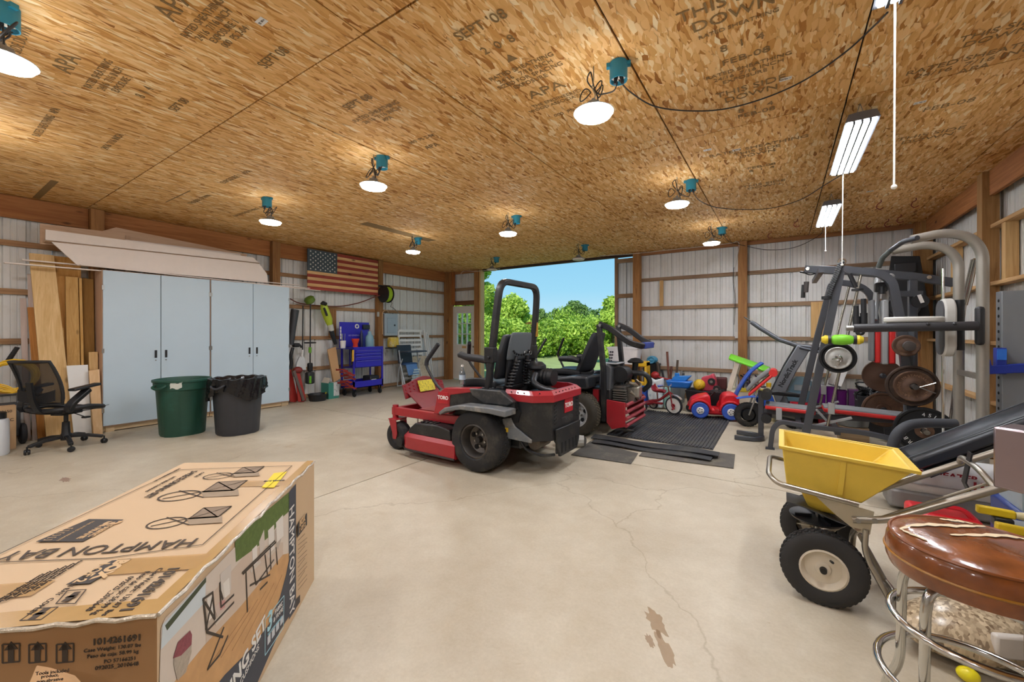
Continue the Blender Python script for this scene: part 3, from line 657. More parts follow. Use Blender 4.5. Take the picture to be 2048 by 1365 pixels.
t = thing('trim_box', 'white boxed trim at the back of the cabinet tops under the beam', 'trim', (-7.9, 2.6, 2.5), 0, 'white trim pieces on the cabinets')
q = yzs([(228, 476), (212, 482), (490, 522), (480, 508)], -7.84); M().prism(q, -7.84, -7.85, 'YZ').build('face', TRIM, t, world=True)
q = yzs([(202, 463), (232, 455), (495, 509), (488, 521), (240, 490), (202, 475)], -7.93); M().prism(q, -7.93, -7.945, 'YZ').build('back_face', TRIMI, t, world=True)
def strip(p0, p1, X, w, h, label, m=TRIM):
    a, b = PX(*p0, X), PX(*p1, X); tag(M().bar([a, b], w, h).build('trim_strip', m), label, 'trim', 'thin strips on the cabinets')
M().bx(-7.95, -7.62, 1.7, 1.76, 2.19, 2.2)
strip((8, 526), (618, 577), -7.66, .08, .012, 'longest thin white strip, sticking out at both ends of the cabinets')
strip((44, 520), (598, 571), -7.74, .06, .014, 'thin white strip just behind the longest one')
strip((160, 530), (640, 582), -7.59, .045, .01, 'thin white strip reaching toward the wooden flag')
tag(M().bx(-7.95, -7.62, 3.4, 3.46, 2.191, 2.205).build('spacer_stick', TRIMI), 'short wooden stick under the trim on the cabinet top', 'stick')
# ---- leaning boards (foot on the floor, head against the wall)
def lean(px, label, m, th=.035, xt=-7.93, xb=-7.80, name='leaning_board'):
    """px: top-left, top-right in the photograph, then the columns of the foot's right and left corner"""
    def foot(x): d = ray(x, 800); return Vector((xb, xb*d.y/d.x, 0))
    tl, tr = PX(*px[0], xt), PX(*px[1], xt); br, bl = foot(px[2]), foot(px[3]); o = Vector((-th, 0, 0))
    return tag(M().loft([[bl, br, br+o, bl+o], [tl, tr, tr+o, tl+o]]).build(name, m, bevel=.003), label, 'board', 'boards leaning beside the cabinet')
PINE = wood('#d3a768', '#efcb94', 'Z', 1.2); PINE2 = wood('#b88843', '#d9ae6d', 'Z', 1.2); CEDAR = wood('#b0712f', '#cc8d48', 'Z'); PINK = wood('#d0b8ac', '#e2cfc4', 'Z', knots=False)
L0, L1, L2 = (-7.925, -7.80), (-7.86, -7.72), (-7.80, -7.64)
def LB(px, label, m, th, l, **k): lean(px, label, m, th, l[0], l[1], **k)
LB([(58, 506), (108, 511), 150, 93], 'wide light pine plank leaning behind the office chair', PINE, .03, L2)
LB([(109, 512), (162, 518), 165, 128], 'wide honey pine plank leaning right of the light plank', wood('#bb8136', '#dba660', 'Z'), .03, L0)
LB([(131, 553), (156, 555), 164, 136], 'yellow pine stud with knots leaning before the honey plank', PINE2, .05, L1)
LB([(158, 556), (164, 557), 171, 166], 'narrow yellow pine stud beside the knotty stud', PINE2, .05, L1)
LB([(165, 556), (187, 559), 192, 170], 'dark brown plank leaning against the cabinet side', wood('#8a6228', '#a87e40', 'Z'), .03, L0)
LB([(55, 548), (67, 548), 78, 65], 'tall pinkish white trim board left of the light plank', PINK, .02, L0)
LB([(40, 597), (53, 597), 62, 49], 'shorter pinkish white trim board at the far left', PINK, .02, (-7.95, -7.87))
LB([(55, 615), (75, 615), 92, 76], 'orange cedar board leaning left of the light plank', CEDAR, .03, L1)
LB([(118, 656), (128, 656), 133, 123], 'short thin pine offcut between two planks', PINE2, .03, (-7.80, -7.72))
LB([(133, 732), (176, 730), 184, 148], 'plain white panel leaning behind the office chair', WHITE, .012, (-7.655, -7.595), name='white_shelf_board')
LB([(178, 705), (196, 704), 197, 182], 'short pine board at the foot of the cabinet side', PINE, .03, (-7.74, -7.70))
LB([(178, 742), (199, 739), 206, 187], 'front short pine board with a square end by the cabinet corner', wood('#d8ab78', '#ecc79a', 'Z'), .03, (-7.59, -7.50))
# ---- hand truck, coiled yellow cord, box, jug at the far left
t = thing('pressure_washer', 'grey wheeled machine with a black grip at the far left edge', 'machine', (-7.75, .76, 0))
a = Vector((-7.75, .80, 0))
fr = M(); fr.tube([(-7.72, .60, .12), (-7.74, .60, .85), (-7.74, .68, 1.0)], .017, 8, fil=.06).tube([(-7.72, .85, .12), (-7.74, .85, .85), (-7.74, .78, 1.02)], .017, 8, fil=.06).tube([(-7.74, .60, .6), (-7.74, .85, .6)], .014, 8)
fr.build('frame', mat('#7d8085', .4, .6), t, world=True)
M().cyl((-7.74, .77, 1.0), (-7.70, .84, 1.17), .025, .022, 10).build('grip', BLACK, t, world=True)
M().bx(-7.85, -7.62, .6, .86, .1, .5).build('motor_housing', mat('#3b3d40', .5), t, world=True, bevel=.03)
for y in (.58, .88): M().lathe([(.03, -.025), (.1, -.03), (.125, -.015), (.125, .015), (.1, .03), (.03, .025)], 20, (-7.7, y, .125), 'Y').build('wheel', RUBBER, t, world=True)
t = thing('coiled_cord', 'coil of yellow extension cord hung on the wheeled machine', 'cord', (-7.66, .84, .6))
for i in range(9):
    pts = []; rr = .17+.035*random.random(); ex = random.uniform(-.02, .02)
    for k in range(16): a = 2*math.pi*k/16; pts.append((-7.64+random.uniform(-.015, .015)+i*.006, .80+rr*math.cos(a)+ex, .83+rr*.95*math.sin(a)+ex))
    M().tube(pts+[pts[0]], .0085, 6).build('loop', mat('#e0b32c', .45), t, world=True)
for i in range(4):
    M().tube(spline([(-7.62, .62+.02*i, .75), (-7.6, .75, .66+.02*i), (-7.6, .9, .68-.02*i), (-7.62, 1.0, .78+.02*i)], 5), .0085, 6).build('loop', mat('#e0b32c', .45), t, world=True)
KRAFT = mat('#c39a6d', .8, var=.08, scale=6); KRAFTL = mat('#caa57c', .8, var=.07)
t = thing('cardboard_box', 'brown printed cardboard carton behind the white jug at the left edge', 'box', (-7.45, .72, 0))
M().bx(-7.54, -7.42, .55, .80, 0, .50).build('carton', KRAFTL, t, world=True); text('88150', .04, (0,1,0), (0,0,1), (-7.4185, .72, .44), BLACK, t); text('NETIC', .045, (0,1,0), (0,0,1), (-7.4185, .72, .34), BLACK, t)
t = thing('white_jug', 'white plastic jug with a ribbed black lid at the left edge', 'jug', (-7.2, .64, 0))
M().lathe([(.03, 0), (.10, 0), (.108, .02), (.108, .36), (.10, .39), (.06, .40)], 24, sy=.85).build('body', mat('#e4e8ee', .4, var=.02), t)
M().lathe([(.068, .4), (.07, .4), (.07, .465), (.06, .47), (.01, .47)], 28).build('lid', BLACK, t)
# ---- office chair (local +x = facing)
t = thing('office_chair', 'black mesh-back office chair on casters with flip-up arms', 'chair', (-7.01, 1.13, 0), R_(122))
MESHB = mat('#23262d', .7, alpha=.62, var=.3, scale=200); PLAS = mat('#1d1e21', .45, var=.15)
for i in range(5):
    a = 2*math.pi*i/5+.35; c, s = math.cos(a), math.sin(a)
    l = M().bar([(c*.03, s*.03, .13), (c*.18, s*.18, .12), (c*.31, s*.31, .085)], .042, .035).build('base_arm', PLAS, t, bevel=.008)
    w_ = M(Matrix.Translation((c*.32, s*.32, 0)) @ Matrix.Rotation(a+1.1, 4, 'Z'))
    w_.lathe([(.008, -.024), (.024, -.024), (.03, -.016), (.03, -.004), (.01, -.004)], 14, (0, 0, .03), 'Y').lathe([(.01, .004), (.03, .004), (.03, .016), (.024, .024), (.008, .024)], 14, (0, 0, .03), 'Y').cyl((0,0,.03), (0,0,.09), .008, n=8).build('caster', BLACK, t)
M().lathe([(.045, .09), (.05, .15), (.038, .17), (.033, .30), (.02, .305), (.02, .40)], 20).build('gas_lift', PLAS, t)
M().bx(-.1, .12, -.07, .07, .39, .435).cyl((.0, -.07, .41), (-.04, -.27, .37), .006, n=6).bx(-.07, -.01, -.31, -.26, .355, .375).build('tilt_mechanism', BLACK, t, bevel=.01)
M().grid(lambda u, v: (-.24+.5*u, -.25+.5*v, .47-.035*math.sin(math.pi*v)-.03*math.sin(math.pi*u)-.05*max(0, u-.8)), 12, 12, (0,0,-.006)).build('seat_mesh', MESHB, t)
def loopframe(fn, n, r, name, m): M().tube([fn(2*math.pi*i/n) for i in range(n)], r, 8, closed=True).build(name, m, t)
def seatrim(a):
    x, y = math.cos(a), math.sin(a); x, y = (abs(x)**.55)*(1 if x > 0 else -1), (abs(y)**.55)*(1 if y > 0 else -1)
    return (.01+.255*x, .255*y, .47-.045*max(0, x)-.0+.015*abs(y))
loopframe(seatrim, 40, .027, 'seat_frame', PLAS)
def backp(u, v):   # u across, v up
    wd = .235-.05*(v-.35)**2*4*(1 if v < .35 else .15); return (-.22-.14*v-.05*math.cos((u-.5)*math.pi)+.03*math.sin(v*3), (u-.5)*2*wd, .55+.48*v)
M().grid(backp, 12, 12, (.004, 0, 0)).build('back_mesh', MESHB, t)
ed = [backp(0, i/8) for i in range(9)]+[backp(i/8, 1) for i in range(1, 9)]+[backp(1, 1-i/8) for i in range(1, 9)]+[backp(1-i/8, 0) for i in range(1, 8)]
M().tube(ed, .017, 8, closed=True).build('back_frame', PLAS, t)
M().bar([(-.05, 0, .42), (-.26, 0, .44), (-.33, 0, .58), (-.36, 0, .8)], .06, .025, fil=.08).build('back_support', PLAS, t)
M().grid(lambda u, v: (-.30+.02*math.cos((u-.5)*3), (u-.5)*.42, .60+.12*v-.05*math.cos((u-.5)*3)), 10, 3, (.01,0,0)).build('lumbar_band', PLAS, t)
for s in (-1, 1):
    ar = M().bar([(-.2, s*.25, .46), (-.2, s*.29, .55), (-.02, s*.29, .69)], .05, .075, up=(0,s,0), fil=.05).build('arm_bracket', PLAS, t, bevel=.008)
    M().bar([(-.2, s*.29, .70), (.09, s*.29, .735)], .09, .03).build('arm_pad', BLACK, t, bevel=.009)
    M().cyl((-.2, s*.24, .5), (-.2, s*.3, .5), .035, n=14).build('hinge', BLACK, t)
# ---- trash cans
def can(name, label, x, y, m, bag=None):
    t = thing(name, label, 'trash can', (x, y, 0), R_(115), 'trash cans before the cabinets')
    n = 40; rings = []
    for r, z, fl in ((.02, .0, 0), (.245, 0, 1), (.25, .02, 1), (.285, .58, 1), (.287, .6, 0), (.30, .605, 0), (.305, .70, 0), (.318, .705, 0), (.318, .73, 0), (.30, .735, 0), (.285, .70, 0), (.24, .03, 0), (.02, .03, 0)):
        rings.append([((r-(.012 if fl and (i//5) % 2 else 0))*math.cos(2*math.pi*i/n), (r-(.012 if fl and (i//5) % 2 else 0))*math.sin(2*math.pi*i/n), z) for i in range(n)])
    M().loft(rings).build('body', m, t)
    for s in (-1, 1): M().tube([(s*.30, -.08, .67), (s*.345, -.08, .65), (s*.35, 0, .62), (s*.345, .08, .65), (s*.30, .08, .67)], .014, 8, fil=.03).build('handle', m, t)
    if bag:
        rn = random.Random(3)
        def f(u, v):
            a = u*2*math.pi; w_ = .012*math.sin(a*17+v*5)+.009*math.sin(a*29+v*9)
            r = (.25, .30, .33, .335, .34)[min(4, int(v*4))] if False else .26+.07*min(1, v*3.2); z = .70+.04*math.sin(min(1, v*2.2)*math.pi)-.20*max(0, v-.35)/.65*(1+.35*math.sin(a*3+1))
            r += w_*(.3+v); return (r*math.cos(a), r*math.sin(a), z+.02*v+.006*math.sin(a*13))
        M().grid(f, 90, 10).build('bag_rim', mat('#131316', .22, var=.2, bump=.6, bscale=25), t, sharp=60)
        M().lathe([(.26, .69), (.22, .35), (.15, .3), (.01, .29)], 24).build('bag_inside', mat('#101012', .3), t)
    return t
g = can('trash_can', 'dark green plastic trash can left of the black one', -6.70, 2.15, mat('#1f4a3c', .5, var=.12, dirt=('#27594a', 3)))
M(Matrix.Rotation(R_(-145), 4, 'Z')).grid(lambda u, v: (.309+.001, -.06+.12*u+.01*math.sin(v*9), .63+.075*v+.012*math.sin(u*8)), 6, 3, (.002,0,0)).build('torn_sticker', mat('#c8ccc2', .7), g)
can('trash_can', 'black trash can lined with a black bag', -6.14, 2.58, mat('#34363c', .5, var=.12), True)
# ---- wooden flag
t = thing('wooden_flag', 'wooden plank flag with red stripes and white stars on the left wall', 'flag', (-7.94, 5.44, 2.2))
y0, y1, z0, z1 = 4.59, 6.30, 2.215, 3.03; sh = (z1-z0)/13; X = -7.925
FR = wood('#8e3329', '#ab4a3c', 'Y'); FN = wood('#cf9d66', '#e8c08c', 'Y'); FB = wood('#3c4852', '#4d5a63', 'Y', knots=False)
M().bx(-7.965, -7.947, y0+.02, y1-.02, z0+.02, z1-.02).build('backing', mat('#6d4a2e', .8), t, world=True)
for i in range(13):
    a = z1-(i+1)*sh; ys_ = y0+.655 if i < 7 else y0
    M().bx(-7.947, X+random.uniform(-.003, .002), ys_, y1, a+.0015, a+sh-.0015).build('stripe', FR if i % 2 == 0 else FN, t, world=True)
cn = M().bx(-7.947, X+.002, y0, y0+.652, z1-7*sh+.002, z1).build('canton', FB, t, world=True)
st = M()
for r in range(9):
    for c in range(6 if r % 2 == 0 else 5):
        cy_ = y0+.06+c*.107+(0 if r % 2 == 0 else .053); cz_ = z1-.045-r*.044; pts = []
        for k in range(10): a = math.pi/2+k*math.pi/5; q = .021 if k % 2 == 0 else .0085; pts.append((cy_+q*math.cos(a), cz_+q*math.sin(a)))
        st.prism(pts, X+.002, X+.0035, 'YZ')
o = st.build('stars', mat('#e9e7e2', .6), cn, world=True); o['kind'] = 'stuff'
# ---- hose reel, hose, breaker panel
t = thing('hose_reel', 'black hose reel with lime green hose on the post by the flag', 'hose reel', (-7.9, 6.56, 2.05))
c = PX(772, 589, -7.76)
M(Matrix.Translation(c)).lathe([(.02, -.085), (.195, -.085), (.2, -.075), (.195, -.065), (.11, -.06)], 28, axis='Y').build('flange', BLACK, t, world=True)
M(Matrix.Translation(c)).lathe([(.11, .06), (.195, .065), (.2, .075), (.195, .085), (.02, .085)], 28, axis='Y').build('flange', BLACK, t, world=True)
M(Matrix.Translation(c)).lathe([(.1, -.06), (.1, .06)], 24, axis='Y').build('drum', BLACK, t, world=True)
for k in range(4): M().ring(c+Vector((0, -.045+.03*k, 0)), .165, .014, 'Y').build('hose_turn', mat('#a9cf2e', .4), t, world=True)
M().bar([c+Vector((0, .1, .0)), c+Vector((0, .1, .2)), c+Vector((-.15, .1, .2)), c+Vector((-.15, -.1, .2))], .04, .008, up=(0,1,0)).cyl(c+Vector((0,-.1,0)), c+Vector((0,.1,0)), .02).build('bracket', mat('#2c2c2e', .5, .4), t, world=True)
M().tube(spline([c+Vector((.02, .09, -.15)), c+Vector((.02, .16, -.2)), c+Vector((0, .14, -.28)), c+Vector((0, .2, -.3))], 4), .008, 6).cyl(c+Vector((0,.2,-.3)), c+Vector((0,.38,-.42)), .01, n=8).build('air_nozzle', STEEL, t, world=True)
ah = M().tube(spline([PX(x, y, -8.012) for x, y in ((580, 598), (600, 607), (640, 612), (680, 613), (710, 608), (730, 602))]+[PX(745, 596, -7.92), PX(760, 591, -7.84)], 5), .012, 8)
tag(ah.build('air_hose', mat('#6e3a30', .5)), 'brown air hose sagging along the left wall to the reel', 'hose')
t = thing('breaker_panel', 'grey metal electrical panel on the left wall', 'electrical panel', (-7.95, 6.70, 1.26))
GP = mat('#a9b1b8', .45, .2, var=.05)
M().bx(-8.09, -7.93, 6.50, 6.90, 1.265, 1.80).build('cabinet_body', GP, t, world=True, bevel=.006); dd = M().bx(-7.93, -7.918, 6.57, 6.84, 1.33, 1.70).build('door', mat('#9ea8b1', .4, .2), t, world=True, bevel=.004)
M().bx(-7.918, -7.912, 6.77, 6.81, 1.50, 1.54).build('latch', BLACK, dd, world=True)
tag(M().tube(spline([(-7.96, 6.46, 1.3), (-7.96, 6.45, 1.75), (-7.96, 6.5, 1.86), (-7.98, 6.6, 1.88), (-8.02, 6.68, 1.83)], 5), .012, 8).build('conduit', mat('#c9a27a', .5)), 'bent cable conduit beside the electrical panel', 'conduit')
tag(M().bx(-7.97, -7.93, 6.30, 6.345, 1.72, 1.83).build('switch_box', mat('#bcb8b0', .5), bevel=.004), 'small grey switch box left of the post', 'switch')
# ---- hanging tools between cabinet and cart
t = thing('string_trimmer', 'green battery string trimmer hanging upside down on the wall', 'trimmer', (-7.9, 4.66, .3))
P = lambda x, y, X=-7.9: PX(x, y, X)
OLIVE = mat('#5f7a26', .5); LIME = mat('#b5c737', .45)
M().cyl(P(621, 605), P(620, 745), .013, n=8).build('shaft', BLACK, t, world=True)
a = P(619, 600); M(Matrix.Translation(a) @ Matrix.Rotation(R_(35), 4, 'X')).lathe([(.01, -.09), (.05, -.08), (.095, -.05), (.1, .03), (.07, .06), (.01, .07)], 18).build('cutting_head', OLIVE, t, world=True)
M().ring(P(620, 686), .1, .014, 'Z').build('loop_handle', BLACK, t, world=True); M().cyl(P(620, 695), P(620, 706), .028, n=12).build('collar', mat('#6aa52c', .4), t, world=True)
a, b = P(619, 712), P(620, 768); M().bx(a.x-.04, a.x+.05, a.y-.035, a.y+.05, b.z+.25, b.z+.42).build('trigger_grip', BLACK, t, world=True, bevel=.02); M().bx(a.x-.06, a.x+.07, a.y-.07, a.y+.08, b.z, b.z+.24).build('motor_housing', mat('#2f3133', .5), t, world=True, bevel=.03)
M().bx(a.x+.07, a.x+.085, a.y-.05, a.y-.01, b.z+.02, b.z+.16).build('battery_stripe', mat('#6ab52e', .4), t, world=True)
t = thing('upright_dustpan', 'white long-handled dustpan hanging on the left wall', 'dustpan', (-7.9, 4.5, .58))
M().cyl(P(606, 612), P(605, 708), .012, n=8).build('handle', BLACK, t, world=True); M().cyl(P(605, 700), P(604, 715), .02, n=10).build('socket', WHITE, t, world=True)
q = yzs([(600, 714), (609, 714), (611, 722), (613, 741), (592, 741), (594, 726)], -7.88); M().prism(q, -7.88, -7.93, 'YZ').build('pan', mat('#d4d6d6', .5), t, world=True, bevel=.008)
a, b = P(592, 741, -7.86), P(613, 742, -7.86); M().bar([a, b], .06, .012).build('lip', mat('#5a3a34', .6), t, world=True)
t = thing('leaf_blower', 'lime green battery leaf blower hanging nose down on the wall', 'leaf blower', (-7.85, 5.1, 1.08))
M().tube([P(647, 608), P(650, 622), P(657, 640), P(660, 652)], [.06, .085, .08, .05], 14).build('body', LIME, t, world=True); M().tube([P(644, 609, -7.83), P(646, 606, -7.83), P(652, 609, -7.83)], .04, 10).build('battery', BLACK, t, world=True)
M().tube([P(660, 650), P(663, 662)], [.06, .055], 14).build('front_housing', mat('#c9c9be', .5), t, world=True); M().tube([P(662, 661), P(671, 689)], [.05, .035], 14).build('nozzle', BLACK, t, world=True)
M().tube([P(648, 616, -7.79), P(654, 632, -7.79)], .022, 8).build('grip', BLACK, t, world=True)
t = thing('blower_tube', 'black blower tube hanging just right of the cabinet', 'blower', (-7.9, 4.32, .9))
M().tube([P(590, 620), P(585, 660), P(581, 690)], [.075, .06, .055], 14).build('tube', mat('#3a3c40', .5), t, world=True); M().bx(-7.95, -7.85, 4.28, 4.40, 1.06, 1.14).build('clamp', BLACK, t, world=True, bevel=.02); M().tube(spline([(-7.9, 4.36, 1.12), (-7.88, 4.41, 1.1), (-7.88, 4.44, 1.05)], 4), .018, 8).build('hook_arm', BLACK, t, world=True)
M().tube(spline([(-7.9, 4.28, 1.05), (-7.9, 4.24, .9), (-7.9, 4.25, .75), (-7.9, 4.22, .6)], 4), .03, 8).build('hose', BLACK, t, world=True)
t = thing('red_jack', 'red floor jack leaning upright between cabinet and drain pan', 'jack', (-7.78, 4.3, 0))
for s in (-.05, .05): M().prism([(4.18+s, .62), (4.26+s, .64), (4.40+s, .03), (4.34+s, 0), (4.24+s, .02)], -7.80+s, -7.78+s, 'YZ').build('side_plate', mat('#a8322c', .4, var=.2), t, world=True, bevel=.004)
M().bar([(-7.72, 4.2, .62), (-7.72, 4.39, .03)], .025, .05).build('arm', mat('#7a6f6a', .4, .6), t, world=True); M().lathe([(.01, -.03), (.04, -.03), (.04, .03), (.01, .03)], 12, (-7.76, 4.38, .04), 'Y').build('wheel', RUBBER, t, world=True)
M().ball((-7.76, 4.30, .62), (.06, .09, .07)).build('saddle', mat('#7e2a24', .5), t, world=True)
t = thing('drain_pan', 'round black drain pan on the floor by the left wall', 'pan', (-7.66, 4.64, 0)); M().lathe([(.02, 0), (.145, 0), (.175, .12), (.187, .125), (.187, .135), (.17, .135), (.135, .02), (.02, .02)], 28).build('basin', mat('#1e1f22', .5), t); M().cyl((.05, .1, .02), (.1, .12, .16), .012).build('funnel_stub', mat('#b8b23a', .5), t)
t = thing('teal_carton', 'teal and white printed carton on the floor beside the tool cart', 'box', (-7.75, 4.97, 0))
M().bx(-7.88, -7.62, 4.85, 5.08, 0, .32).build('carton', mat('#3f8a7c', .6, var=.06), t, world=True); M().bx(-7.88, -7.615, 4.96, 5.085, .05, .325).build('white_face', mat('#d5d9d6', .6, dirt=('#5d6f78', 14)), t, world=True)
M().add([(-7.88, 4.85, .32), (-7.62, 4.85, .32), (-7.64, 4.90, .42), (-7.86, 4.90, .42)], [(0,1,2,3)]).build('open_flap', mat('#cfc7b8', .7), t, world=True)
t = M(); a, b, c, d = PX(655, 700, -7.9), PX(672, 694, -7.9), PX(681, 758, -7.66), PX(668, 765, -7.66)
t.loft([[d, c, c+Vector((-.14, .05, 0)), d+Vector((-.14, .05, 0))], [a, b, b+Vector((-.1, .05, 0)), a+Vector((-.1, .05, 0))]]); tag(t.build('tall_carton', KRAFT), 'tall brown carton leaning behind the tool cart', 'box')
# ---- blue tool cart
t = thing('tool_cart', 'royal blue rolling tool cart with drawers and raised lid', 'tool cart', (-7.6, 5.62, 0))
BLU = mat('#2f27b0', .35, var=.08); BLUD = mat('#241c8c', .4)
x0, x1, y0, y1 = -7.84, -7.40, 5.27, 6.02
for x in (x0+.015, x1-.015):
    for y in (y0+.015, y1-.015): M().bx(x-.015, x+.015, y-.015, y+.015, .16, 1.04).build('corner_post', BLU, t, world=True)
tr = M(); tr.bx(x0, x1, y0, y1, .18, .195).bx(x0, x0+.006, y0, y1, .18, .32).bx(x1-.006, x1, y0, y1, .18, .32).bx(x0, x1, y0, y0+.006, .18, .32).bx(x0, x1, y1-.006, y1, .18, .32); tr.build('lower_tray', BLU, t, world=True)
M().bx(x0, x1-.02, y0+.2, y1, .60, 1.0).build('drawer_case', BLUD, t, world=True)
M().bx(x0, x1-.03, y0, y0+.2, .60, .615).build('side_shelf', BLUD, t, world=True)
for a, b in ((.615, .755), (.76, .84), (.845, .905), (.91, .975)):
    dr = M().bx(x1-.02, x1-.004, y0+.05, y1-.035, a, b-.006).build('drawer', BLU, t, world=True, bevel=.003)
    M().bx(x1-.004, x1+.012, y0+.07, y1-.06, b-.022, b-.008).build('pull', mat('#6a66d8', .3, .3), dr, world=True, bevel=.003)
M().bx(x1-.02, x1, y0+.02, y1-.02, .975, 1.04).build('top_rail', BLU, t, world=True); M().bx(x0-.02, x1, y0-.1, y1, 1.0, 1.012).build('top_tray', BLUD, t, world=True)
ld = M().bx(x0-.03, x0-.005, y0-.02, y1-.03, 1.02, 1.57).build('raised_lid', BLU, t, world=True, bevel=.005)
text('US GENERAL', .05, (0,1,0), (0,0,1), (x0-.0045, 5.6, 1.28), mat('#b9b6e6', .4), ld)
M().ring((x0+.01, 5.66, 1.48), .04, .014, 'X', 18).build('tape_roll', WHITE, ld, world=True); M().bx(x0, x0+.05, 5.80, 5.97, 1.42, 1.52).build('radio', mat('#20222a', .4), ld, world=True, bevel=.006)
for k in range(4): M().bx(x0-.004, x0+.002, y0-.015, y0+.012, 1.2+.07*k, 1.26+.07*k).build('label_strip', WHITE, ld, world=True)
for x in (x0+.05, x1-.05):
    for y in (y0+.05, y1-.05): M().lathe([(.012, -.016), (.05, -.018), (.062, -.008), (.062, .008), (.05, .018), (.012, .016)], 18, (x, y, .062), 'Y').bx(x-.02, x+.02, y-.028, y-.02, .06, .17).bx(x-.02, x+.02, y+.02, y+.028, .06, .17).build('caster', BLACK, t, world=True)
for k in range(7):
    y = y0+.02+.025*k; M().tube([(x1-.12-.03*k, y, .98), (x1-.12-.03*k, y+.01, .66+.04*(k % 3))], .008, 6).build('hung_wrench', STEEL, t, world=True)
def cup(name, label, cat, m, x, y, z, prof, group='things on the tool cart', n=18): return tag(M().lathe(prof, n, (x, y, z)).build(name, m), label, cat, group)
cup('red_funnel', 'red plastic funnel on the tool cart', 'funnel', mat('#d8402c', .4), -7.55, 5.42, 1.0135, [(.05, 0), (.055, .02), (.045, .12), (.08, .2), (.085, .2), (.06, .12), (.02, .02)])
cup('white_cup', 'white cup of pencils on the tool cart', 'cup', WHITE, -7.72, 5.24, 1.0135, [(.01, 0), (.05, 0), (.06, .16), (.055, .16), (.045, .02)])
cup('blue_jug', 'pale blue jug with dark cap on the tool cart', 'jug', mat('#7fa6b5', .4), -7.66, 5.86, 1.0135, [(.01, 0), (.085, 0), (.09, .02), (.085, .24), (.04, .30), (.038, .36), (.01, .36)])
cup('dark_can', 'dark blue spray can beside the jug on the cart', 'can', mat('#1c1f4a', .4), -7.70, 5.68, 1.0135, [(.01, 0), (.035, 0), (.035, .3), (.025, .33), (.015, .38), (.01, .38)])
for k, (x, y) in enumerate(((-7.74, 5.23), (-7.71, 5.22), (-7.70, 5.26))): tag(M().cyl((x, y, 1.05), (x+.006*k, y+.008*k-.008, 1.32), .006, n=6).build('screwdriver', STEEL if k else mat('#b33', .4) if False else STEEL), 'long thin tool standing in the white cup', 'tool', 'tools in the white cup')
tag(M().tube(spline([(-7.372, 5.24, .985), (-7.372, 5.235, .9), (-7.372, 5.235, .8), (-7.375, 5.23, .75)], 4), .02, 8).build('yellow_pry_tool', mat('#d9a62c', .4)), 'yellow tool handle hanging on the cart corner', 'tool')
for k in range(9):
    y = 5.05+.035*(k % 5); z = .58-.045*k; x = -7.50+.07*(k % 3)
    tag(M().bar([(x-.1, y-.04, z), (x+.06, y, z+.015), (x+.12, y+.05, z-.02)], .035, .03).cyl((x-.1, y-.04, z), (x-.11, y-.035, z+.026), .009, n=8).cyl((x+.12, y+.05, z-.02), (x+.125, y+.055, z+.004), .016, n=8).build('red_clamp', mat('#8e2a22', .5, var=.3)), 'red bar clamp in the heap hung on the cart side', 'clamp', 'red clamps hung on the tool cart')
tag(M().bx(-7.75, -7.45, 5.45, 5.8, .197, .225).build('orange_case', mat('#d3582c', .5), bevel=.008), 'flat orange case on the lower tray of the cart', 'case')
tag(M().bx(-7.72, -7.45, 5.72, 5.96, .228, .40).build('black_drill_case', mat('#202226', .5), bevel=.02), 'black tool case on the lower tray of the cart', 'case')
tag(M().bx(-7.445, -7.425, 5.74, 5.86, .23, .33).build('paper_label', PAPER), 'white booklet leaning on the black case in the cart', 'booklet')
tag(M().ring((-7.52, 5.5, .26), .06, .014, 'Z').build('cable_coil', BLACK), 'black cable coil on the lower tray of the cart', 'cable')
# ---- yellow bag, high chair, gate, sheets by the left wall
tag(M().bx(-7.98, -7.82, 6.60, 6.85, .98, 1.23).build('yellow_bag', mat('#e3c24a', .5, dirt=('#e9e6d8', 9)), bevel=.03), 'yellow and white bag below the electrical panel', 'bag')
tag(M().bx(-7.98, -7.72, 6.55, 6.87, .955, .978).build('wall_shelf', mat('#2d2e33', .6)), 'narrow dark shelf under the electrical panel', 'shelf')
t = thing('high_chair', 'blue and grey folding high chair beside the tool cart', 'high chair', (-7.72, 6.9, 0))
ALT = mat('#c3c6c8', .35, .5); NAVY = mat('#34507a', .6); DNAVY = mat('#22262f', .5)
for y in (6.63, 7.2):
    M().tube([(-7.5, y, .06), (-7.66, y, .55), (-7.72, y, .92)], .014, 8).build('leg', ALT, t, world=True); M().tube([(-7.78, y, .06), (-7.72, y, .5), (-7.6, y, .72)], .014, 8).build('leg', ALT, t, world=True)
    M().lathe([(.01, -.02), (.045, -.02), (.05, .0), (.045, .02), (.01, .02)], 14, (-7.49, y, .05), 'Y').build('foot_wheel', BLACK, t, world=True)
for x in (-7.5, -7.78): M().tube([(x, 6.63, .07), (x, 7.2, .07)], .013, 8).build('cross_bar', ALT, t, world=True)
M().grid(lambda u, v: (-7.62-.16*u, 6.72+.4*v, .60+.02*math.sin(v*3)), 4, 6, (0,0,-.04)).build('seat', NAVY, t, world=True, bevel=.01)
M().grid(lambda u, v: (-7.80-.07*u, 6.70+.44*v, .60+.44*u), 6, 6, (-.035,0,0)).build('backrest', DNAVY, t, world=True, bevel=.012)
M().grid(lambda u, v: (-7.62+.10*u, 6.76+.34*v, .58-.26*u), 4, 6, (-.03,0,0)).build('leg_rest', mat('#5f84b5', .5), t, world=True, bevel=.01)
M().bx(-7.70, -7.40, 6.62, 7.24, .87, .905).build('tray', mat('#3a4452', .45), t, world=True, bevel=.015)
for k in range(7): M().bx(-7.56+.02*k, -7.55+.02*k, 6.83, 7.02, .08+.06*k, .115+.06*k).build('step_slat', ALT, t, world=True)
t.location.x += .14
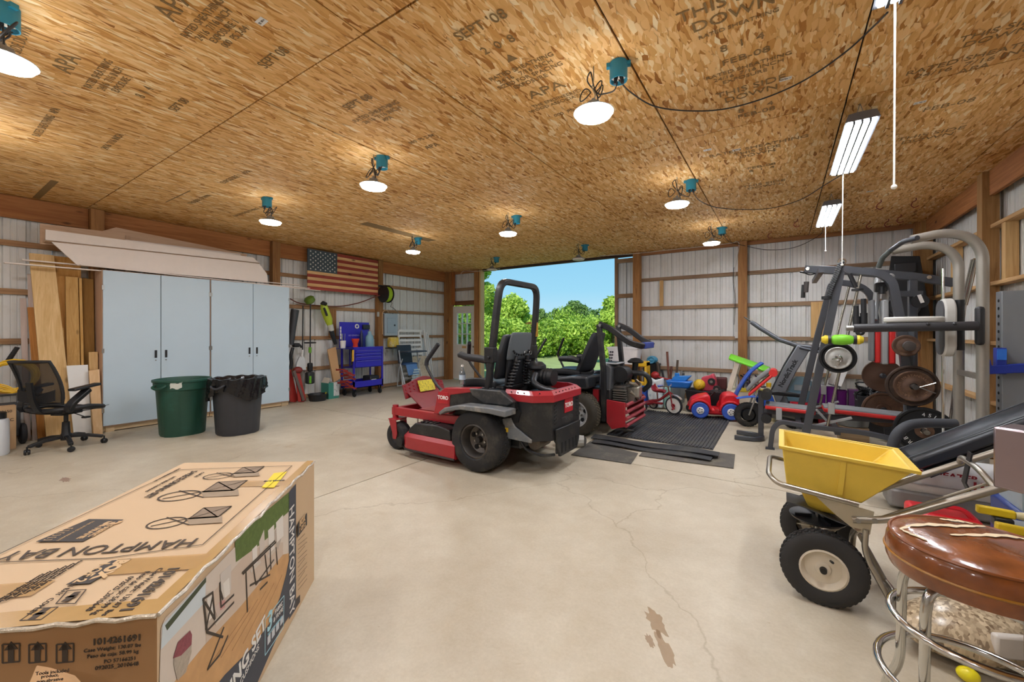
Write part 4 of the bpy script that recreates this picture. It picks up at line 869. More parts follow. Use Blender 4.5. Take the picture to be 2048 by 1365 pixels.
t = thing('folding_gate', 'white slatted folding gate leaning on the left wall', 'gate', (-7.9, 7.4, 0))
ln = lambda z: -7.84-.07*z
for a, b in ((6.98, 7.02), (7.72, 7.76)): M().bar([(ln(0), a, 0), (ln(1.35), a-.07, 1.38)], .035, .03, up=(1,0,0)).build('stile', WHITE, t, world=True)
for k in range(10): z = .2+.118*k; M().bar([(ln(z), 7.0-.05*z, z), (ln(z), 7.74-.05*z, z)], .02, .055).build('slat', WHITE, t, world=True)
M().bar([(-7.955, 6.93, 1.39), (-7.955, 7.72, 1.385)], .03, .06).build('top_rail', WHITE, t, world=True)
for k, y in enumerate((7.86, 7.93, 8.0)): tag(M().bar([(-7.86, y+.06, 0), (-7.95, y-.06, 1.4-.05*k)], .03, .045, up=(1,0,0)).build('white_lath_board', WHITE), ('leftmost', 'middle', 'rightmost')[k]+' of three white boards leaning right of the folding gate', 'board', 'white boards right of the folding gate')
PEG = mat('#dcc8aa', .7, var=.1, dirt=('#b6996f', 22))
a, b, c, d = Vector((-7.69, 7.28, 0)), Vector((-7.71, 7.98, 0)), PX(852, 712, -7.81), PX(808, 715, -7.80)
m_ = M().loft([[a, b, b+Vector((-.02,0,0)), a+Vector((-.02,0,0))], [d, c, c+Vector((-.02,0,0)), d+Vector((-.02,0,0))]])
tag(m_.build('plywood_sheet', PEG), 'pale dotted plywood sheet leaning below the white gate', 'plywood')
# ================================================================ MOWERS
MRED = mat('#a3202a', .38, var=.1, coat=.3); MRED2 = mat('#7e1f26', .45, var=.18); MBLK = mat('#1b1c1f', .42, var=.2, dirt=('#3c3a36', 5)); MGRY = mat('#6d7073', .45, var=.12, dirt=('#9a958a', 9)); PLB = mat('#24272c', .38, var=.12)
TYRE = mat('#232325', .8, var=.2, dirt=('#4a453d', 6)); SEATM = mat('#1e2024', .5, var=.1)
def tyre(parent, c, r, w, rim_r, m=TYRE, rows=5, cnt=46, lug=True, side=1, label=None, lm=None):
    """wheel on the local y axis; side = +1 when the outside faces +y"""
    wh = M().lathe([(rim_r, -w*.42), (rim_r+.01, -w*.5), (r*.80, -w*.52), (r*.93, -w*.47), (r*.985, -w*.38), (r*.985, w*.38), (r*.93, w*.47), (r*.80, w*.52), (rim_r+.01, w*.5), (rim_r, w*.42)], 40, c, 'Y').build('tyre', m, parent)
    if lug:
        t = M(); c = Vector(c)
        for k in range(rows):
            y = (k-(rows-1)/2)*w*.86/rows
            for i in range(cnt):
                a = 2*math.pi*(i+(.5 if k % 2 else 0))/cnt; rr = r*.985-abs(k-(rows-1)/2)**2*.0022
                rot = Matrix.Rotation(a, 3, 'Y'); s = 2*math.pi*r/cnt*.40; h = w*.86/rows*.40
                pts = [Vector((s*math.cos(q), h*math.sin(q), 0)) for q in (0, 1.05, 2.09, 3.14, 4.19, 5.24)]
                lo = [c+rot @ Vector((p.x, p.y+y, rr-.004)) for p in pts]; hi = [c+rot @ Vector((p.x*.85, p.y*.85+y, rr+.007)) for p in pts]
                t.loft([lo, hi])
        o = t.build('tread', lm or m, wh, sharp=30); o['kind'] = 'stuff'
    return wh
def rimdish(parent, c, r, w, side, m, holes=5, hubc=None, depth=.05):
    c = Vector(c); s = side
    rm = M().lathe([(r+.004, s*w*.44), (r-.012, s*w*.46), (r-.02, s*w*.38), (r-.03, s*(w*.38-depth)), (r*.55, s*(w*.36-depth*1.2)), (r*.3, s*(w*.40-depth)), (.01, s*(w*.40-depth))], 32, c, 'Y').build('rim', m, parent)
    for i in range(holes):
        a = 2*math.pi*i/holes+.3; q = r*.62; p = c+Vector((q*math.cos(a), s*(w*.38-depth*1.12), q*math.sin(a)))
        M().cyl(p, p+Vector((0, s*.006, 0)), r*.15, n=10).build('vent_hole', DARK, rm)
    for i in range(holes):
        a = 2*math.pi*(i+.5)/holes+.3; q = r*.38; p = c+Vector((q*math.cos(a), s*(w*.40-depth), q*math.sin(a)))
        M().cyl(p, p+Vector((0, s*.015, 0)), .011, n=6).build('lug_nut', STEEL, rm)
    M().cyl(c+Vector((0, s*(w*.36-depth), 0)), c+Vector((0, s*(w*.46-depth*.6), 0)), r*.2, r*.17, 16).build('hub', mat('#2a2624', .6), rm)
def caster(parent, x, y, r, w, fm, ry=1):
    tyre(parent, (x, y, r), r, w, r*.45, lug=False); M().lathe([(.02, -w*.4), (r*.46, -w*.42), (r*.46, w*.42), (.02, w*.4)], 20, (x, y, r), 'Y').build('caster_hub', mat('#3a3634', .6), parent)
    f = M()
    for s in (-1, 1): f.prism([(x+.09, r*2+.03), (x-.03, r*2+.045), (x-.05, r+.03), (x-.03, r-.03), (x+.02, r-.03), (x+.03, r+.04)], y+s*(w*.5+.012)-.005, y+s*(w*.5+.012)+.005, 'XZ')
    f.box((x+.03, y, r*2+.035), (.13, w+.04, .012)); f.build('caster_fork', fm, parent, bevel=.004); M().cyl((x+.06, y, r*2+.03), (x+.06, y, r*2+.08), .025, n=14).build('pivot', STEEL, parent)

# ---- the nearer mower
m1 = thing('ride_on_mower', 'red zero-turn mower with upright black roll bar in front of the open door', 'mower', (-2.44, 3.68, 0), math.pi, 'red zero-turn mowers')
for s in (1, -1):
    w_ = tyre(m1, (.03, s*.49, .30), .30, .24, .165, side=s); rimdish(w_, (.03, s*.49, .30), .165, .24, s, mat('#5b5652', .4, .5, var=.2), 5, depth=.09)
    caster(m1, 1.28, s*.42, .155, .13, MRED)
    M().bar([(1.38, s*.42, .43), (.45, s*.42, .43), (.0, s*.36, .45)], .06, .09, fil=.1).build('frame_rail', MRED, m1, bevel=.006)
    M().cyl((1.345, s*.42, .35), (1.345, s*.42, .50), .035, n=16).build('pivot_post', MRED, m1)
    # side pod with maker's plate
    sp = M().prism([(.66, .48), (.60, .70), (.50, .77), (.06, .80), (.06, .765), (.43, .70), (.44, .50)], s*.40, s*.50, 'XZ').build('side_pod', MRED, m1, bevel=.008)
    M().prism([(.50, .75), (.06, .79), (-.22, .78), (-.36, .70), (-.37, .62), (-.1, .66), (.2, .63), (.43, .54)], s*.36, s*.49, 'XZ').build('pod_lower', MBLK, m1, bevel=.006)
    fd = [(.44, .545), (.36, .60), (.16, .645), (-.18, .655), (-.37, .645), (-.37, .585), (-.18, .60), (.16, .60), (.34, .565), (.42, .52)]
    M().prism(fd, s*.47, s*.66, 'XZ').build('fender', MGRY if s > 0 else MBLK, m1, bevel=.01)
    M().prism([(.16, .79), (-.22, .80), (-.37, .70), (-.30, .66), (-.02, .66), (.12, .72)], s*.46, s*.52, 'XZ').build('tank_panel', mat('#2e3033', .4, var=.15, dirt=('#5d5b56', 8)), m1, bevel=.012)
    bd = M().bx(.45, .585, s*.5-.002, s*.5+.004, .605, .725).build('badge', mat('#b3202c', .35), m1, bevel=.001)
    text('TORO', .052, (-s,0,0), (0,0,1), (.518, s*.5+s*.005, .665), WHITE, bd, world=False, bold=.002)
    # roll bar foot, seat arm, control lever
    M().bx(-.06, .06, s*.41-.025, s*.41+.025, .45, .80).build('roll_bar_foot', MBLK, m1, bevel=.004)
    M().tube([(.08, s*.32, 1.06), (.16, s*.325, 1.075), (.34, s*.325, 1.085), (.43, s*.32, 1.11), (.46, s*.32, 1.10)], [.035, .04, .038, .036, .025], 12).build('arm_rest', SEATM, m1)
    M().bar([(.06, s*.30, .92), (.08, s*.31, 1.05)], .04, .05, up=(0,1,0)).build('arm_bracket', MBLK, m1)
    lv = M().tube([(.60, s*.40, .70), (.72, s*.40, .78), (.88, s*.38, .96), (.89, s*.37, 1.03), (.74, s*(.34 if s > 0 else .2), 1.22)], .016, 10, fil=.06).build('control_lever', BLACK, m1)
    M().tube([(.885, s*.378, .98), (.89, s*.37, 1.03), (.74, s*(.34 if s > 0 else .2), 1.22)], .024, 10, fil=.05).build('foam_grip', RUBBER, lv)
    M().cyl((.60, s*.36, .70), (.60, s*.44, .70), .04, n=14).build('lever_pivot', STEEL, m1)
M().bar([(1.345, -.42, .43), (1.345, .42, .43)], .06, .08).build('front_beam', MRED, m1, bevel=.006)
M().grid(lambda u, v: (1.02+.25*u, -.30+.60*v, .47+.16*u), 2, 2, (0,0,-.012)).build('foot_plate', MRED2, m1)
ft = M().grid(lambda u, v: (1.27+.06*u, -.34+.68*v, .60+.16*u+.04*math.cos((v-.5)*6)), 6, 14, (-.012,0,0)).build('foot_rest', MRED2, m1)
for i in range(4):
    for j in range(11):
        if 3 < j < 7: continue
        u = (i+.5)/4; v = (j+.5)/11; M().ball((1.258+.06*u, -.34+.68*v, .60+.16*u+.04*math.cos((v-.5)*6)), (.006, .014, .014), 6, 4).build('grip_stud', MRED, ft)
M().grid(lambda u, v: (1.238+.05*u, -.13+.26*v, .625+.13*u), 1, 1, (-.004,0,0)).build('warning_sticker', mat('#e0cf3c', .5, dirt=('#3c3c34', 40)), ft)
M().bx(.45, 1.02, -.36, .36, .44, .475).build('floor_pan', MRED2, m1)
# deck
dk = M(); pl = []
for (cx, cyy), a0 in (((.92, .47), 0), ((.92, -.47), -90)): pass
out = [(.26, .62), (.92, .62)]+[(.92+.15*math.sin(a), .47+.15*math.cos(a)) for a in (R_(x) for x in (20, 45, 70, 90))]+[(1.07+.03*math.cos(v*math.pi/2), v*.47) for v in (.7, .3, -.3, -.7)]+[(.92+.15*math.sin(a), -.47-.15*math.cos(a)) for a in (R_(x) for x in (90, 70, 45, 20))]+[(.92, -.62), (.26, -.62)]
dk.loft([[(x*1.0, y*1.0, .085) for x, y in out], [(x, y, .22) for x, y in out], [(.66+(x-.66)*.94, y*.94, .255) for x, y in out]]); deck = dk.build('mower_deck', MRED, m1, sharp=30)
M().tube([(x, y, .088) for x, y in out], .012, 6).build('deck_edge', mat('#2b2422', .6), deck)
M().prism([(.34, .25), (.36, .36), (.52, .385), (.86, .37), (.95, .30), (.96, .25)], .30, .58, 'XZ').build('belt_cover', MBLK, deck, bevel=.012); M().prism([(.34, .25), (.36, .36), (.52, .385), (.86, .37), (.95, .30), (.96, .25)], -.58, -.30, 'XZ').build('belt_cover', MBLK, deck, bevel=.012)
for k in range(4): M().bx(.60+.06*k, .63+.06*k, .34, .54, .37, .392).build('cover_rib', MBLK, deck, bevel=.004)
M().lathe([(.02, -.02), (.05, -.02), (.055, 0), (.05, .02), (.02, .02)], 14, (1.06, .60, .15), 'Y').build('anti_scalp_roller', BLACK, deck)
for k in range(10): M().ring((1.02, .38, .40-.016*k), .009, .003, 'X' if k % 2 else 'Y', 10, 5).build('chain_link', STEEL, m1)
M().bar([(1.02, .34, .40), (.95, .34, .38), (.9, .3, .26)], .03, .05).build('deck_lift_arm', MRED2, m1); M().bar([(.98, .0, .33), (.4, .0, .33)], .06, .05).build('belt_guard', MBLK, m1)
# body, engine bay
M().bx(-.35, .5, -.38, .38, .40, .60).build('chassis', MBLK, m1, bevel=.01)
M().bx(.0, .48, -.40, .40, .60, .76).build('seat_box', MBLK, m1, bevel=.02)
pts = [(-.22, .43), (-.52, .43), (-.66, .30), (-.66, -.30), (-.52, -.43), (-.22, -.43)]
rg = M(); rg.loft([[(x, y, .34) for x, y in pts], [(x, y, .715) for x, y in pts]], False, False); rear = rg.build('engine_guard', MBLK, m1, sharp=20)
rg.loft([[(x*1.02, y*1.02, .34) for x, y in pts], [(x*1.02, y*1.02, .715) for x, y in pts]], False, False)
rt = M(); rt.loft([[(x*1.03, y*1.02, .70) for x, y in pts], [(x*1.03, y*1.02, .765) for x, y in pts], [(x*.97, y*.95, .80) for x, y in pts], [(x*.93, y*.90, .80) for x, y in pts], [(x*.93, y*.9, .70) for x, y in pts]], False, False); rtm = rt.build('guard_rim', MRED, m1, sharp=25)
for i in range(len(pts)-1):
    a, b = Vector((*pts[i], 0)), Vector((*pts[i+1], 0))
    for k in range(1, int((b-a).length/.07)): p = a.lerp(b, k*.07/(b-a).length)*1.005; M().ball((p.x, p.y, .783), .007, 6, 4).build('rim_hole', DARK, rtm)
M().bx(-.50, -.30, -.2, .25, .38, .72).lathe([(.02, -.2), (.14, -.2), (.16, 0), (.14, .2), (.02, .2)], 18, (-.4, 0, .55)).build('engine_block', mat('#2b2b2c', .5, .3), m1)
for s in (1, -1): M().prism([(-.25, .60), (-.34, .66), (-.40, .60), (-.37, .5), (-.28, .48)], s*.425, s*.445, 'XZ').build('guard_opening', DARK, rear)
for s in (1, -1): M().prism([(-.20, .52), (-.30, .54), (-.34, .46), (-.52, .36), (-.52, .33), (-.22, .34)], s*.43, s*.452, 'XZ').build('guard_flange', MGRY, rear, bevel=.004)
M().bx(-.27, -.235, .452, .456, .40, .44).build('hazard_sticker', mat('#d9b12c', .5), rear)
hd = M().bx(-.668, -.66, -.13, .05, .56, .70).build('badge', mat('#b3202c', .35), rear, bevel=.001); text('TORO', .062, (0,-1,0), (0,0,1), (-.669, -.04, .63), WHITE, hd, world=False, bold=.002)
text('TITAN HD', .055, (0,-1,0), (0,0,1), (-.6615, -.02, .50), mat('#4a4b4d', .5), rear, world=False)
for k in range(6):
    for s in (1, -1): M().bar([(-.655, s*(.17+.03*0), .68-.035*k), (-.662, s*.26, .66-.035*k)], .004, .014).build('vent_slot', DARK, rear)
hi = M(); hi.bar([(-.60, .22, .40), (-.66, .20, .30), (-.66, .20, .20)], .02, .05, up=(0,1,0)); hi.bar([(-.60, -.22, .40), (-.66, -.20, .30), (-.66, -.20, .20)], .02, .05, up=(0,1,0)); hi.build('bumper_bracket', MBLK, m1, bevel=.004)
M().prism([(-.27, .44), (.27, .44), (.24, .26), (.19, .17), (-.19, .17), (-.24, .26)], -.69, -.665, 'YZ').build('bumper_plate', MBLK, m1, bevel=.006)
for k in range(5): M().bx(-.6925, -.6895, -.18+.08*k, -.15+.08*k, .20, .30).build('bumper_slot', DARK, m1)
M().tube([(-.34, .40, .36), (-.44, .40, .24), (-.58, .35, .20), (-.64, .22, .19)], .014, 8, fil=.05).build('drive_guard', MBLK, m1); M().cyl((-.48, .33, .30), (-.48, .1, .30), .065, n=18).build('muffler', mat('#6b6259', .5, .4), m1); M().bx(-.36, .15, -.36, .36, .22, .42).build('transmission', MBLK, m1, bevel=.03)
# air cleaner and exhaust hose
M().lathe([(.02, 0), (.09, .0), (.105, .02), (.10, .05), (.06, .085), (.01, .09)], 20, (-.25, -.12, .95)).build('air_cleaner_cap', BLACK, m1); M().cyl((-.25, -.12, .80), (-.25, -.12, .96), .045, n=16).build('air_cleaner_neck', mat('#6a4b3c', .5), m1)
M().lathe([(.03, -.10), (.085, -.10), (.095, -.06), (.088, -.04), (.095, -.02), (.088, 0), (.095, .02), (.088, .04), (.09, .10), (.03, .10)], 20, (-.36, -.12, .88), 'X').build('air_filter', BLACK, m1)
M().tube([(-.32, .02, .92), (-.33, .10, .84), (-.44, .08, .78), (-.56, .02, .76)], .032, 12, fil=.07).build('intake_elbow', mat('#3d4044', .3, .4), m1)
# roll bar
M().bar([(0, .41, .78), (-.02, .40, 1.0), (-.09, .385, 1.60), (-.115, .36, 1.86), (-.115, -.36, 1.86), (-.09, -.385, 1.60), (-.02, -.40, 1.0), (0, -.41, .78)], .062, .062, up=(1,0,0), fil=.16, seg=7).build('roll_bar', MBLK, m1, bevel=.012)
for s in (1, -1): M().cyl((-.03, s*.35, 1.10), (-.03, s*.46, 1.10), .016, n=8).bx(-.08, .03, s*.40-.04, s*.40+.04, 1.05, 1.2).build('roll_bar_hinge', MBLK, m1, bevel=.006)
M().bx(-.105, -.095+.02, -.405, -.395+.02, 1.3, 1.52).build('roll_bar_sticker', mat('#b98a2c', .5, dirt=('#2a2418', 30)), m1)
# seat
SG = mat('#5f666b', .5, var=.06)
M().grid(lambda u, v: (.02-.09*v-.05*math.cos((u-.5)*2.6), (u-.5)*.50*(1 if v < .6 else 1-.5*(v-.6)), .86+.47*v), 10, 10, (.07,0,0)).build('seat_back_cushion', SEATM, m1, subd=1)
M().grid(lambda u, v: (-.075-.055*v, (u-.5)*(.44-.12*max(0, v-.6)), 1.06+.29*v), 8, 8, (-.025,0,0)).build('seat_back_shell', SG, m1, subd=1)
M().grid(lambda u, v: (.02+.46*v, (u-.5)*.52, .86-.05*math.cos((u-.5)*2.5)+.03*math.sin(v*3.1)), 10, 8, (0,0,-.10)).build('seat_cushion', SEATM, m1, subd=1)
M().bx(-.06, .42, -.24, .24, .74, .80).build('seat_base', MBLK, m1, bevel=.02); M().grid(lambda u, v: (-.04-.03*v, (u-.5)*.36, .80+.30*v), 4, 4, (-.02,0,0)).build('seat_bracket', mat('#2b2d30', .4), m1)
for y in (.09, -.12):
    for k in range(9):
        a, b = Vector((-.10, y+.10*(1 if y > 0 else -.2), .78)), Vector((-.12, y-.02, 1.06)); p = a.lerp(b, (k+.5)/9); M().ring(p, .034, .009, 'Z', 14, 6).build('spring_coil', BLACK, m1)
    M().cyl((-.10, y+.10*(1 if y > 0 else -.2), .76), (-.12, y-.02, 1.10), .02, n=10).build('shock_absorber', BLACK, m1)
for k in range(9): a = R_(200+k*18); M().cyl((-.13, .16*math.cos(a)*1.0, 1.17+.06*math.sin(a)), (-.145, .16*math.cos(a), 1.17+.06*math.sin(a)), .012, n=8).build('adjuster_bead', BLACK, m1)
M().ring((-.15, -.06, 1.13), .022, .004, 'X', 14, 5).build('clip_ring', STEEL, m1); M().ring((-.15, -.16, 1.13), .022, .004, 'X', 14, 5).build('clip_ring', STEEL, m1)
bt = thing('water_bottle', 'clear plastic water bottle on the nearer mower beside the seat', 'bottle', (-2.44-.36, 3.68-.38, .803)); M().lathe([(.005, 0), (.03, 0), (.033, .02), (.033, .12), (.012, .17), (.012, .19)], 16).build('body', clear((225, 235, 245), .1, .7), bt); M().lathe([(.034, .05), (.034, .10)], 16).build('paper_label', mat('#b9cfe0', .5), bt); M().cyl((0,0,.185), (0,0,.205), .014, n=12).build('cap', WHITE, bt)

# ---- the farther mower
m2 = thing('ride_on_mower', 'red zero-turn mower with folded roll bar and bare engine behind', 'mower', (-2.2, 5.45, 0), math.pi, 'red zero-turn mowers')
TAN = mat('#5d5545', .85, var=.2)
for s in (1, -1):
    w_ = tyre(m2, (.04, s*.46, .29), .29, .25, .17, side=s, m=mat('#3b372f', .85, var=.25), lm=TAN); rimdish(w_, (.04, s*.46, .29), .17, .25, s, mat('#c2c4c6', .4, .3, var=.08), 5, depth=.07)
    caster(m2, 1.25, s*.40, .14, .12, MRED)
    M().bar([(1.3, s*.38, .40), (-.2, s*.36, .42)], .06, .09).build('frame_rail', MRED, m2, bevel=.006)
    fd = [(.70, .62), (.62, .68), (.45, .72), (.1, .78), (-.14, .79), (-.16, .63), (.1, .60), (.42, .52), (.68, .50)]
    M().prism(fd, s*.30, s*.60, 'XZ').build('fender', PLB, m2, bevel=.03)
    M().bar([(-.28, s*.37, .20), (-.27, s*.37, .85), (-.21, s*.37, 1.45)], .07, .06, up=(1,0,0)).build('roll_bar_post', MBLK, m2, bevel=.006)
    M().cyl((-.24, s*.32, 1.44), (-.24, s*.43, 1.44), .02, n=8).build('hinge_pin', STEEL, m2)
    M().prism([(-.33, .20), (-.40, .12), (-.57, .17), (-.57, .47), (-.33, .49)], s*.40, s*.425, 'XZ').build('bumper_side', MRED, m2, bevel=.004)
    M().tube([(.10, s*.29, .96), (.2, s*.30, .985), (.40, s*.30, .98)], [.035, .045, .035], 12).build('arm_rest', SEATM, m2)
    M().tube([(.62, s*.38, .70), (.74, s*.36, .95), (.76, s*.34, 1.0), (.62, s*.28, 1.26)], .017, 8, fil=.05).build('control_lever', BLACK, m2)
    M().bx(-.2, -.12, s*.33-.03, s*.33+.03, .30, .60).build('side_bracket', MRED, m2)
M().bar([(-.21, .37, 1.46), (-.36, .37, 1.40), (-.60, .36, 1.22), (-.72, .30, 1.18), (-.72, -.30, 1.18), (-.60, -.36, 1.22), (-.36, -.37, 1.40), (-.21, -.37, 1.46)], .06, .07, up=(0,0,1), fil=.08).build('folded_roll_bar', MBLK, m2, bevel=.008)
M().bx(-.765, -.68, -.2, .2, 1.14, 1.22).build('blue_tape', mat('#2b3f8f', .5), m2, bevel=.01)
for k in range(4): M().cyl((-.575, -.40, .18+.085*k), (-.575, .40, .18+.085*k), .024, n=14).build('bumper_tube', mat('#a5424a', .4, var=.1), m2)
M().bx(1.2, 1.27, -.38, .38, .36, .45).build('front_beam', MRED, m2); M().bx(.3, 1.05, -.60, .60, .10, .25).build('mower_deck', MRED, m2, bevel=.04); M().bx(.45, 1.15, -.34, .34, .42, .46).build('floor_pan', MBLK, m2)
M().bx(-.35, .6, -.33, .33, .36, .62).build('chassis', MBLK, m2, bevel=.02); M().bx(0, .66, -.32, .32, .62, .74).build('seat_base', PLB, m2, bevel=.03)
M().grid(lambda u, v: (.10+.52*v, (u-.5)*.54, .84-.04*math.cos((u-.5)*2.5)+.02*math.sin(v*3.1)), 10, 8, (0,0,-.09)).build('seat_cushion', SEATM, m2, subd=1)
M().grid(lambda u, v: (.13-.22*v-.05*math.cos((u-.5)*2.6), (u-.5)*(.54-.18*v*v), .80+.55*v), 10, 10, (.08,0,0)).build('seat_back', mat('#24262a', .75, var=.15), m2, subd=1)
eng = M().bx(-.52, -.22, -.22, .22, .40, .66).build('engine_block', mat('#4d4b48', .45, .4, var=.25), m2, bevel=.03)
for k in range(6): M().bx(-.53+.0, -.36, .22+.0, .24+.04, .44+.03*k, .455+.03*k).build('cooling_fin', mat('#8a8880', .4, .7), eng)
for k in range(6): M().bx(-.60, -.52, -.18+.06*k, -.15+.06*k, .44, .62).build('cooling_fin', mat('#8a8880', .4, .7), eng)
M().tube(spline([(-.54, .20, .70), (-.62, .12, .66), (-.60, .04, .58), (-.63, -.04, .64), (-.55, -.10, .70)], 5), .022, 8).tube(spline([(-.55, .16, .58), (-.63, .1, .5), (-.60, 0, .46)], 5), .02, 8).build('exhaust_pipe', mat('#a19a8b', .35, .8), eng)
M().bx(-.66, -.56, -.02, .14, .50, .64).build('carburettor', mat('#b9b6ab', .35, .8), eng, bevel=.015)
M().lathe([(.02, -.11), (.10, -.11), (.105, -.05), (.10, 0), (.105, .05), (.10, .11), (.02, .11)], 22, (-.44, .12, .80), 'Y').build('air_filter', BLACK, m2); M().lathe([(.02, 0), (.10, .0), (.11, .02), (.06, .06), (.01, .07)], 18, (-.52, -.18, .93)).build('air_cleaner_cap', BLACK, m2)
M().cyl((-.50, -.18, .70), (-.52, -.18, .94), .04, n=12).build('air_cleaner_neck', BLACK, m2)
M().tube([(-.50, -.08, .80), (-.68, -.12, .80), (-.74, -.16, .66), (-.62, -.18, .56)], .034, 12, fil=.09).build('intake_hose', mat('#2a2c2f', .35), m2)
M().prism([(-.18, .50), (-.20, .88), (-.30, .94), (-.36, .90), (-.34, .50)], -.05, .32, 'XZ').build('engine_shroud', mat('#5a5d62', .45, .2), m2, bevel=.02); M().bx(-.42, -.22, -.05, .28, .93, .95).build('shroud_screen', mat('#b5b9bd', .4, .4), m2, bevel=.01); M().bx(-.38, -.26, .02, .2, .951, .956).build('screen_mesh', BLACK, m2)
for k in range(14):
    rn = random.Random(k); p = Vector((-.30-.25*rn.random(), .24-.4*rn.random(), .5+.25*rn.random())); M().tube(spline([p, p+Vector((rn.uniform(-.08,.08), rn.uniform(-.08,.08), rn.uniform(0,.1))), p+Vector((rn.uniform(-.15,.1), rn.uniform(-.12,.12), rn.uniform(-.08,.12)))], 4), .008, 6).build('engine_cable', BLACK, m2)
M().tube([(-.3, .37, .30), (-.5, .36, .12), (-.6, .2, .08)], .02, 8, fil=.08).build('lower_guard', MBLK, m2)
# ---- mats and the bag on the floor
RIB = mat('#3d3d40', .75, var=.2, dirt=('#5a564e', 3))
a, b, c_, d = G(1130, 868), G(1423, 902), G(1458, 840), G(1200, 812)
t = thing('ribbed_mat', 'large black ribbed rubber mat under the toys and the farther mower', 'mat', (-1.6, 6.2, 0))
x0, x1, y0, y1 = -1.92, -.66, 5.17, 7.15
M().bx(x0, x1, y0, y1, .002, .010).build('mat_base', RIB, t, world=True)
n = 33
for k in range(n):
    x = x0+(k+.5)*(x1-x0)/n
    M().prism([(x-.012, .010), (x+.012, .010), (x+.008, .020), (x-.008, .020)], y0+.01, y1-.01, 'XZ').build('rib', RIB, t, world=True)
tag(M().grid(lambda u, v: ((-1.95+1.52*u), 4.86+.26*u*.9-.0+(-.66+.66*0)*v*0+(-.40)*v, .004), 1, 1, (0,0,.008)).build('flat_mat', mat('#4c4a46', .8, var=.2, bump=.5, bscale=90, dirt=('#6b665c', 6))), 'long worn rubber mat lying nearest to the camera', 'mat') if False else None
def quadmat(name, label, px, th, m, z=.003):
    P4 = [G(x, y, z) for x, y in px]; t_ = M().loft([[p for p in P4], [p+Vector((0,0,th)) for p in P4]]); return tag(t_.build(name, m), label, 'mat', 'rubber mats before the mowers')
WORN = mat('#514e49', .8, var=.25, bump=.7, bscale=120, dirt=('#6d675c', 5))
quadmat('textured_mat', 'square textured rubber mat with worn grey surface behind the nearer mower', [(1142, 911), (1262, 929), (1276, 908), (1180, 884)], .006, WORN)
quadmat('textured_mat', 'long worn textured rubber strip reaching right under the smooth strips', [(1278, 913), (1467, 938), (1470, 910), (1298, 890)], .006, mat('#5d5852', .8, var=.25, bump=.7, bscale=120, dirt=('#78705f', 5)))
def bent(px0, px1, wd, z, label):
    a, b = G(*px0, z), G(*px1, z); dr = (b-a).normalized(); sd = Vector((-dr.y, dr.x, 0)); L = (b-a).length
    t_ = M().grid(lambda u, v: a+dr*(L*u)+sd*(wd*(v-.5))+Vector((0, 0, .006+.008*math.sin(u*9+v)+.01*v)), 20, 3, (0,0,.008)); tag(t_.build('rubber_strip', mat('#2b2c2f', .7, var=.2, dirt=('#46443f', 4))), label, 'mat', 'smooth black rubber strips')
bent((1188, 884), (1424, 920), .17, .012, 'smooth black rubber strip, longer lower one of the pair')
bent((1186, 876), (1438, 912), .15, .034, 'smooth black rubber strip, upper one of the pair')
t = thing('crumpled_bag', 'crumpled grey paper bag behind the nearer mower', 'bag', (-2.1, 4.75, 0)); a, b = G(1118, 882, .06), G(1168, 884, .06)
M().tube([a, a.lerp(b, .3)+Vector((0,0,.01)), a.lerp(b, .7), b], [.085, .075, .08, .07], 12, caps=False).build('paper_roll', mat('#b8b5ad', .8, var=.2, bump=1.0, bscale=14), t, world=True, sharp=15)
M().tube([b+Vector((-.01,0,0)), b+Vector((.01,.0,0))], [.05, .055], 12).build('folded_end', mat('#5d5953', .8), t, world=True)
# ================================================================ TOYS AND BINS AT THE BACK WALL
PR = mat('#d3202c', .32, var=.05); PB = mat('#2b57b8', .35, var=.06); PBL = mat('#3f63c4', .4); PY_ = mat('#e2b21f', .4); PG = mat('#74d22a', .4, var=.06); CREAM = mat('#e6ddc6', .45, var=.04)
def tub(name, label, x0, x1, y0, y1, h, m, cat='tub', taper=.88, z=0.0, lip=.02, group=None):
    cx, cy_ = (x0+x1)/2, (y0+y1)/2; t = thing(name, label, cat, (cx, cy_, z), 0, group); a, b = (x1-x0)/2, (y1-y0)/2
    def rr(k, zz, q=6):
        out = []
        for sx, sy, a0 in ((1,1,0),(-1,1,90),(-1,-1,180),(1,-1,270)):
            for i in range(4): an = R_(a0+30*i); r = .03; out.append((sx*(a*k-r)+r*math.cos(an), sy*(b*k-r)+r*math.sin(an), zz))
        return out
    M().loft([rr(taper, 0), rr(1, h-.03), rr(1.0, h), rr(.95, h), rr(taper*.93, .012)], True).build('body', m, t)
    M().loft([rr(1.0, h-.03), rr(1.06, h-.03), rr(1.06, h), rr(.97, h)], False).build('rim', m, t); return t
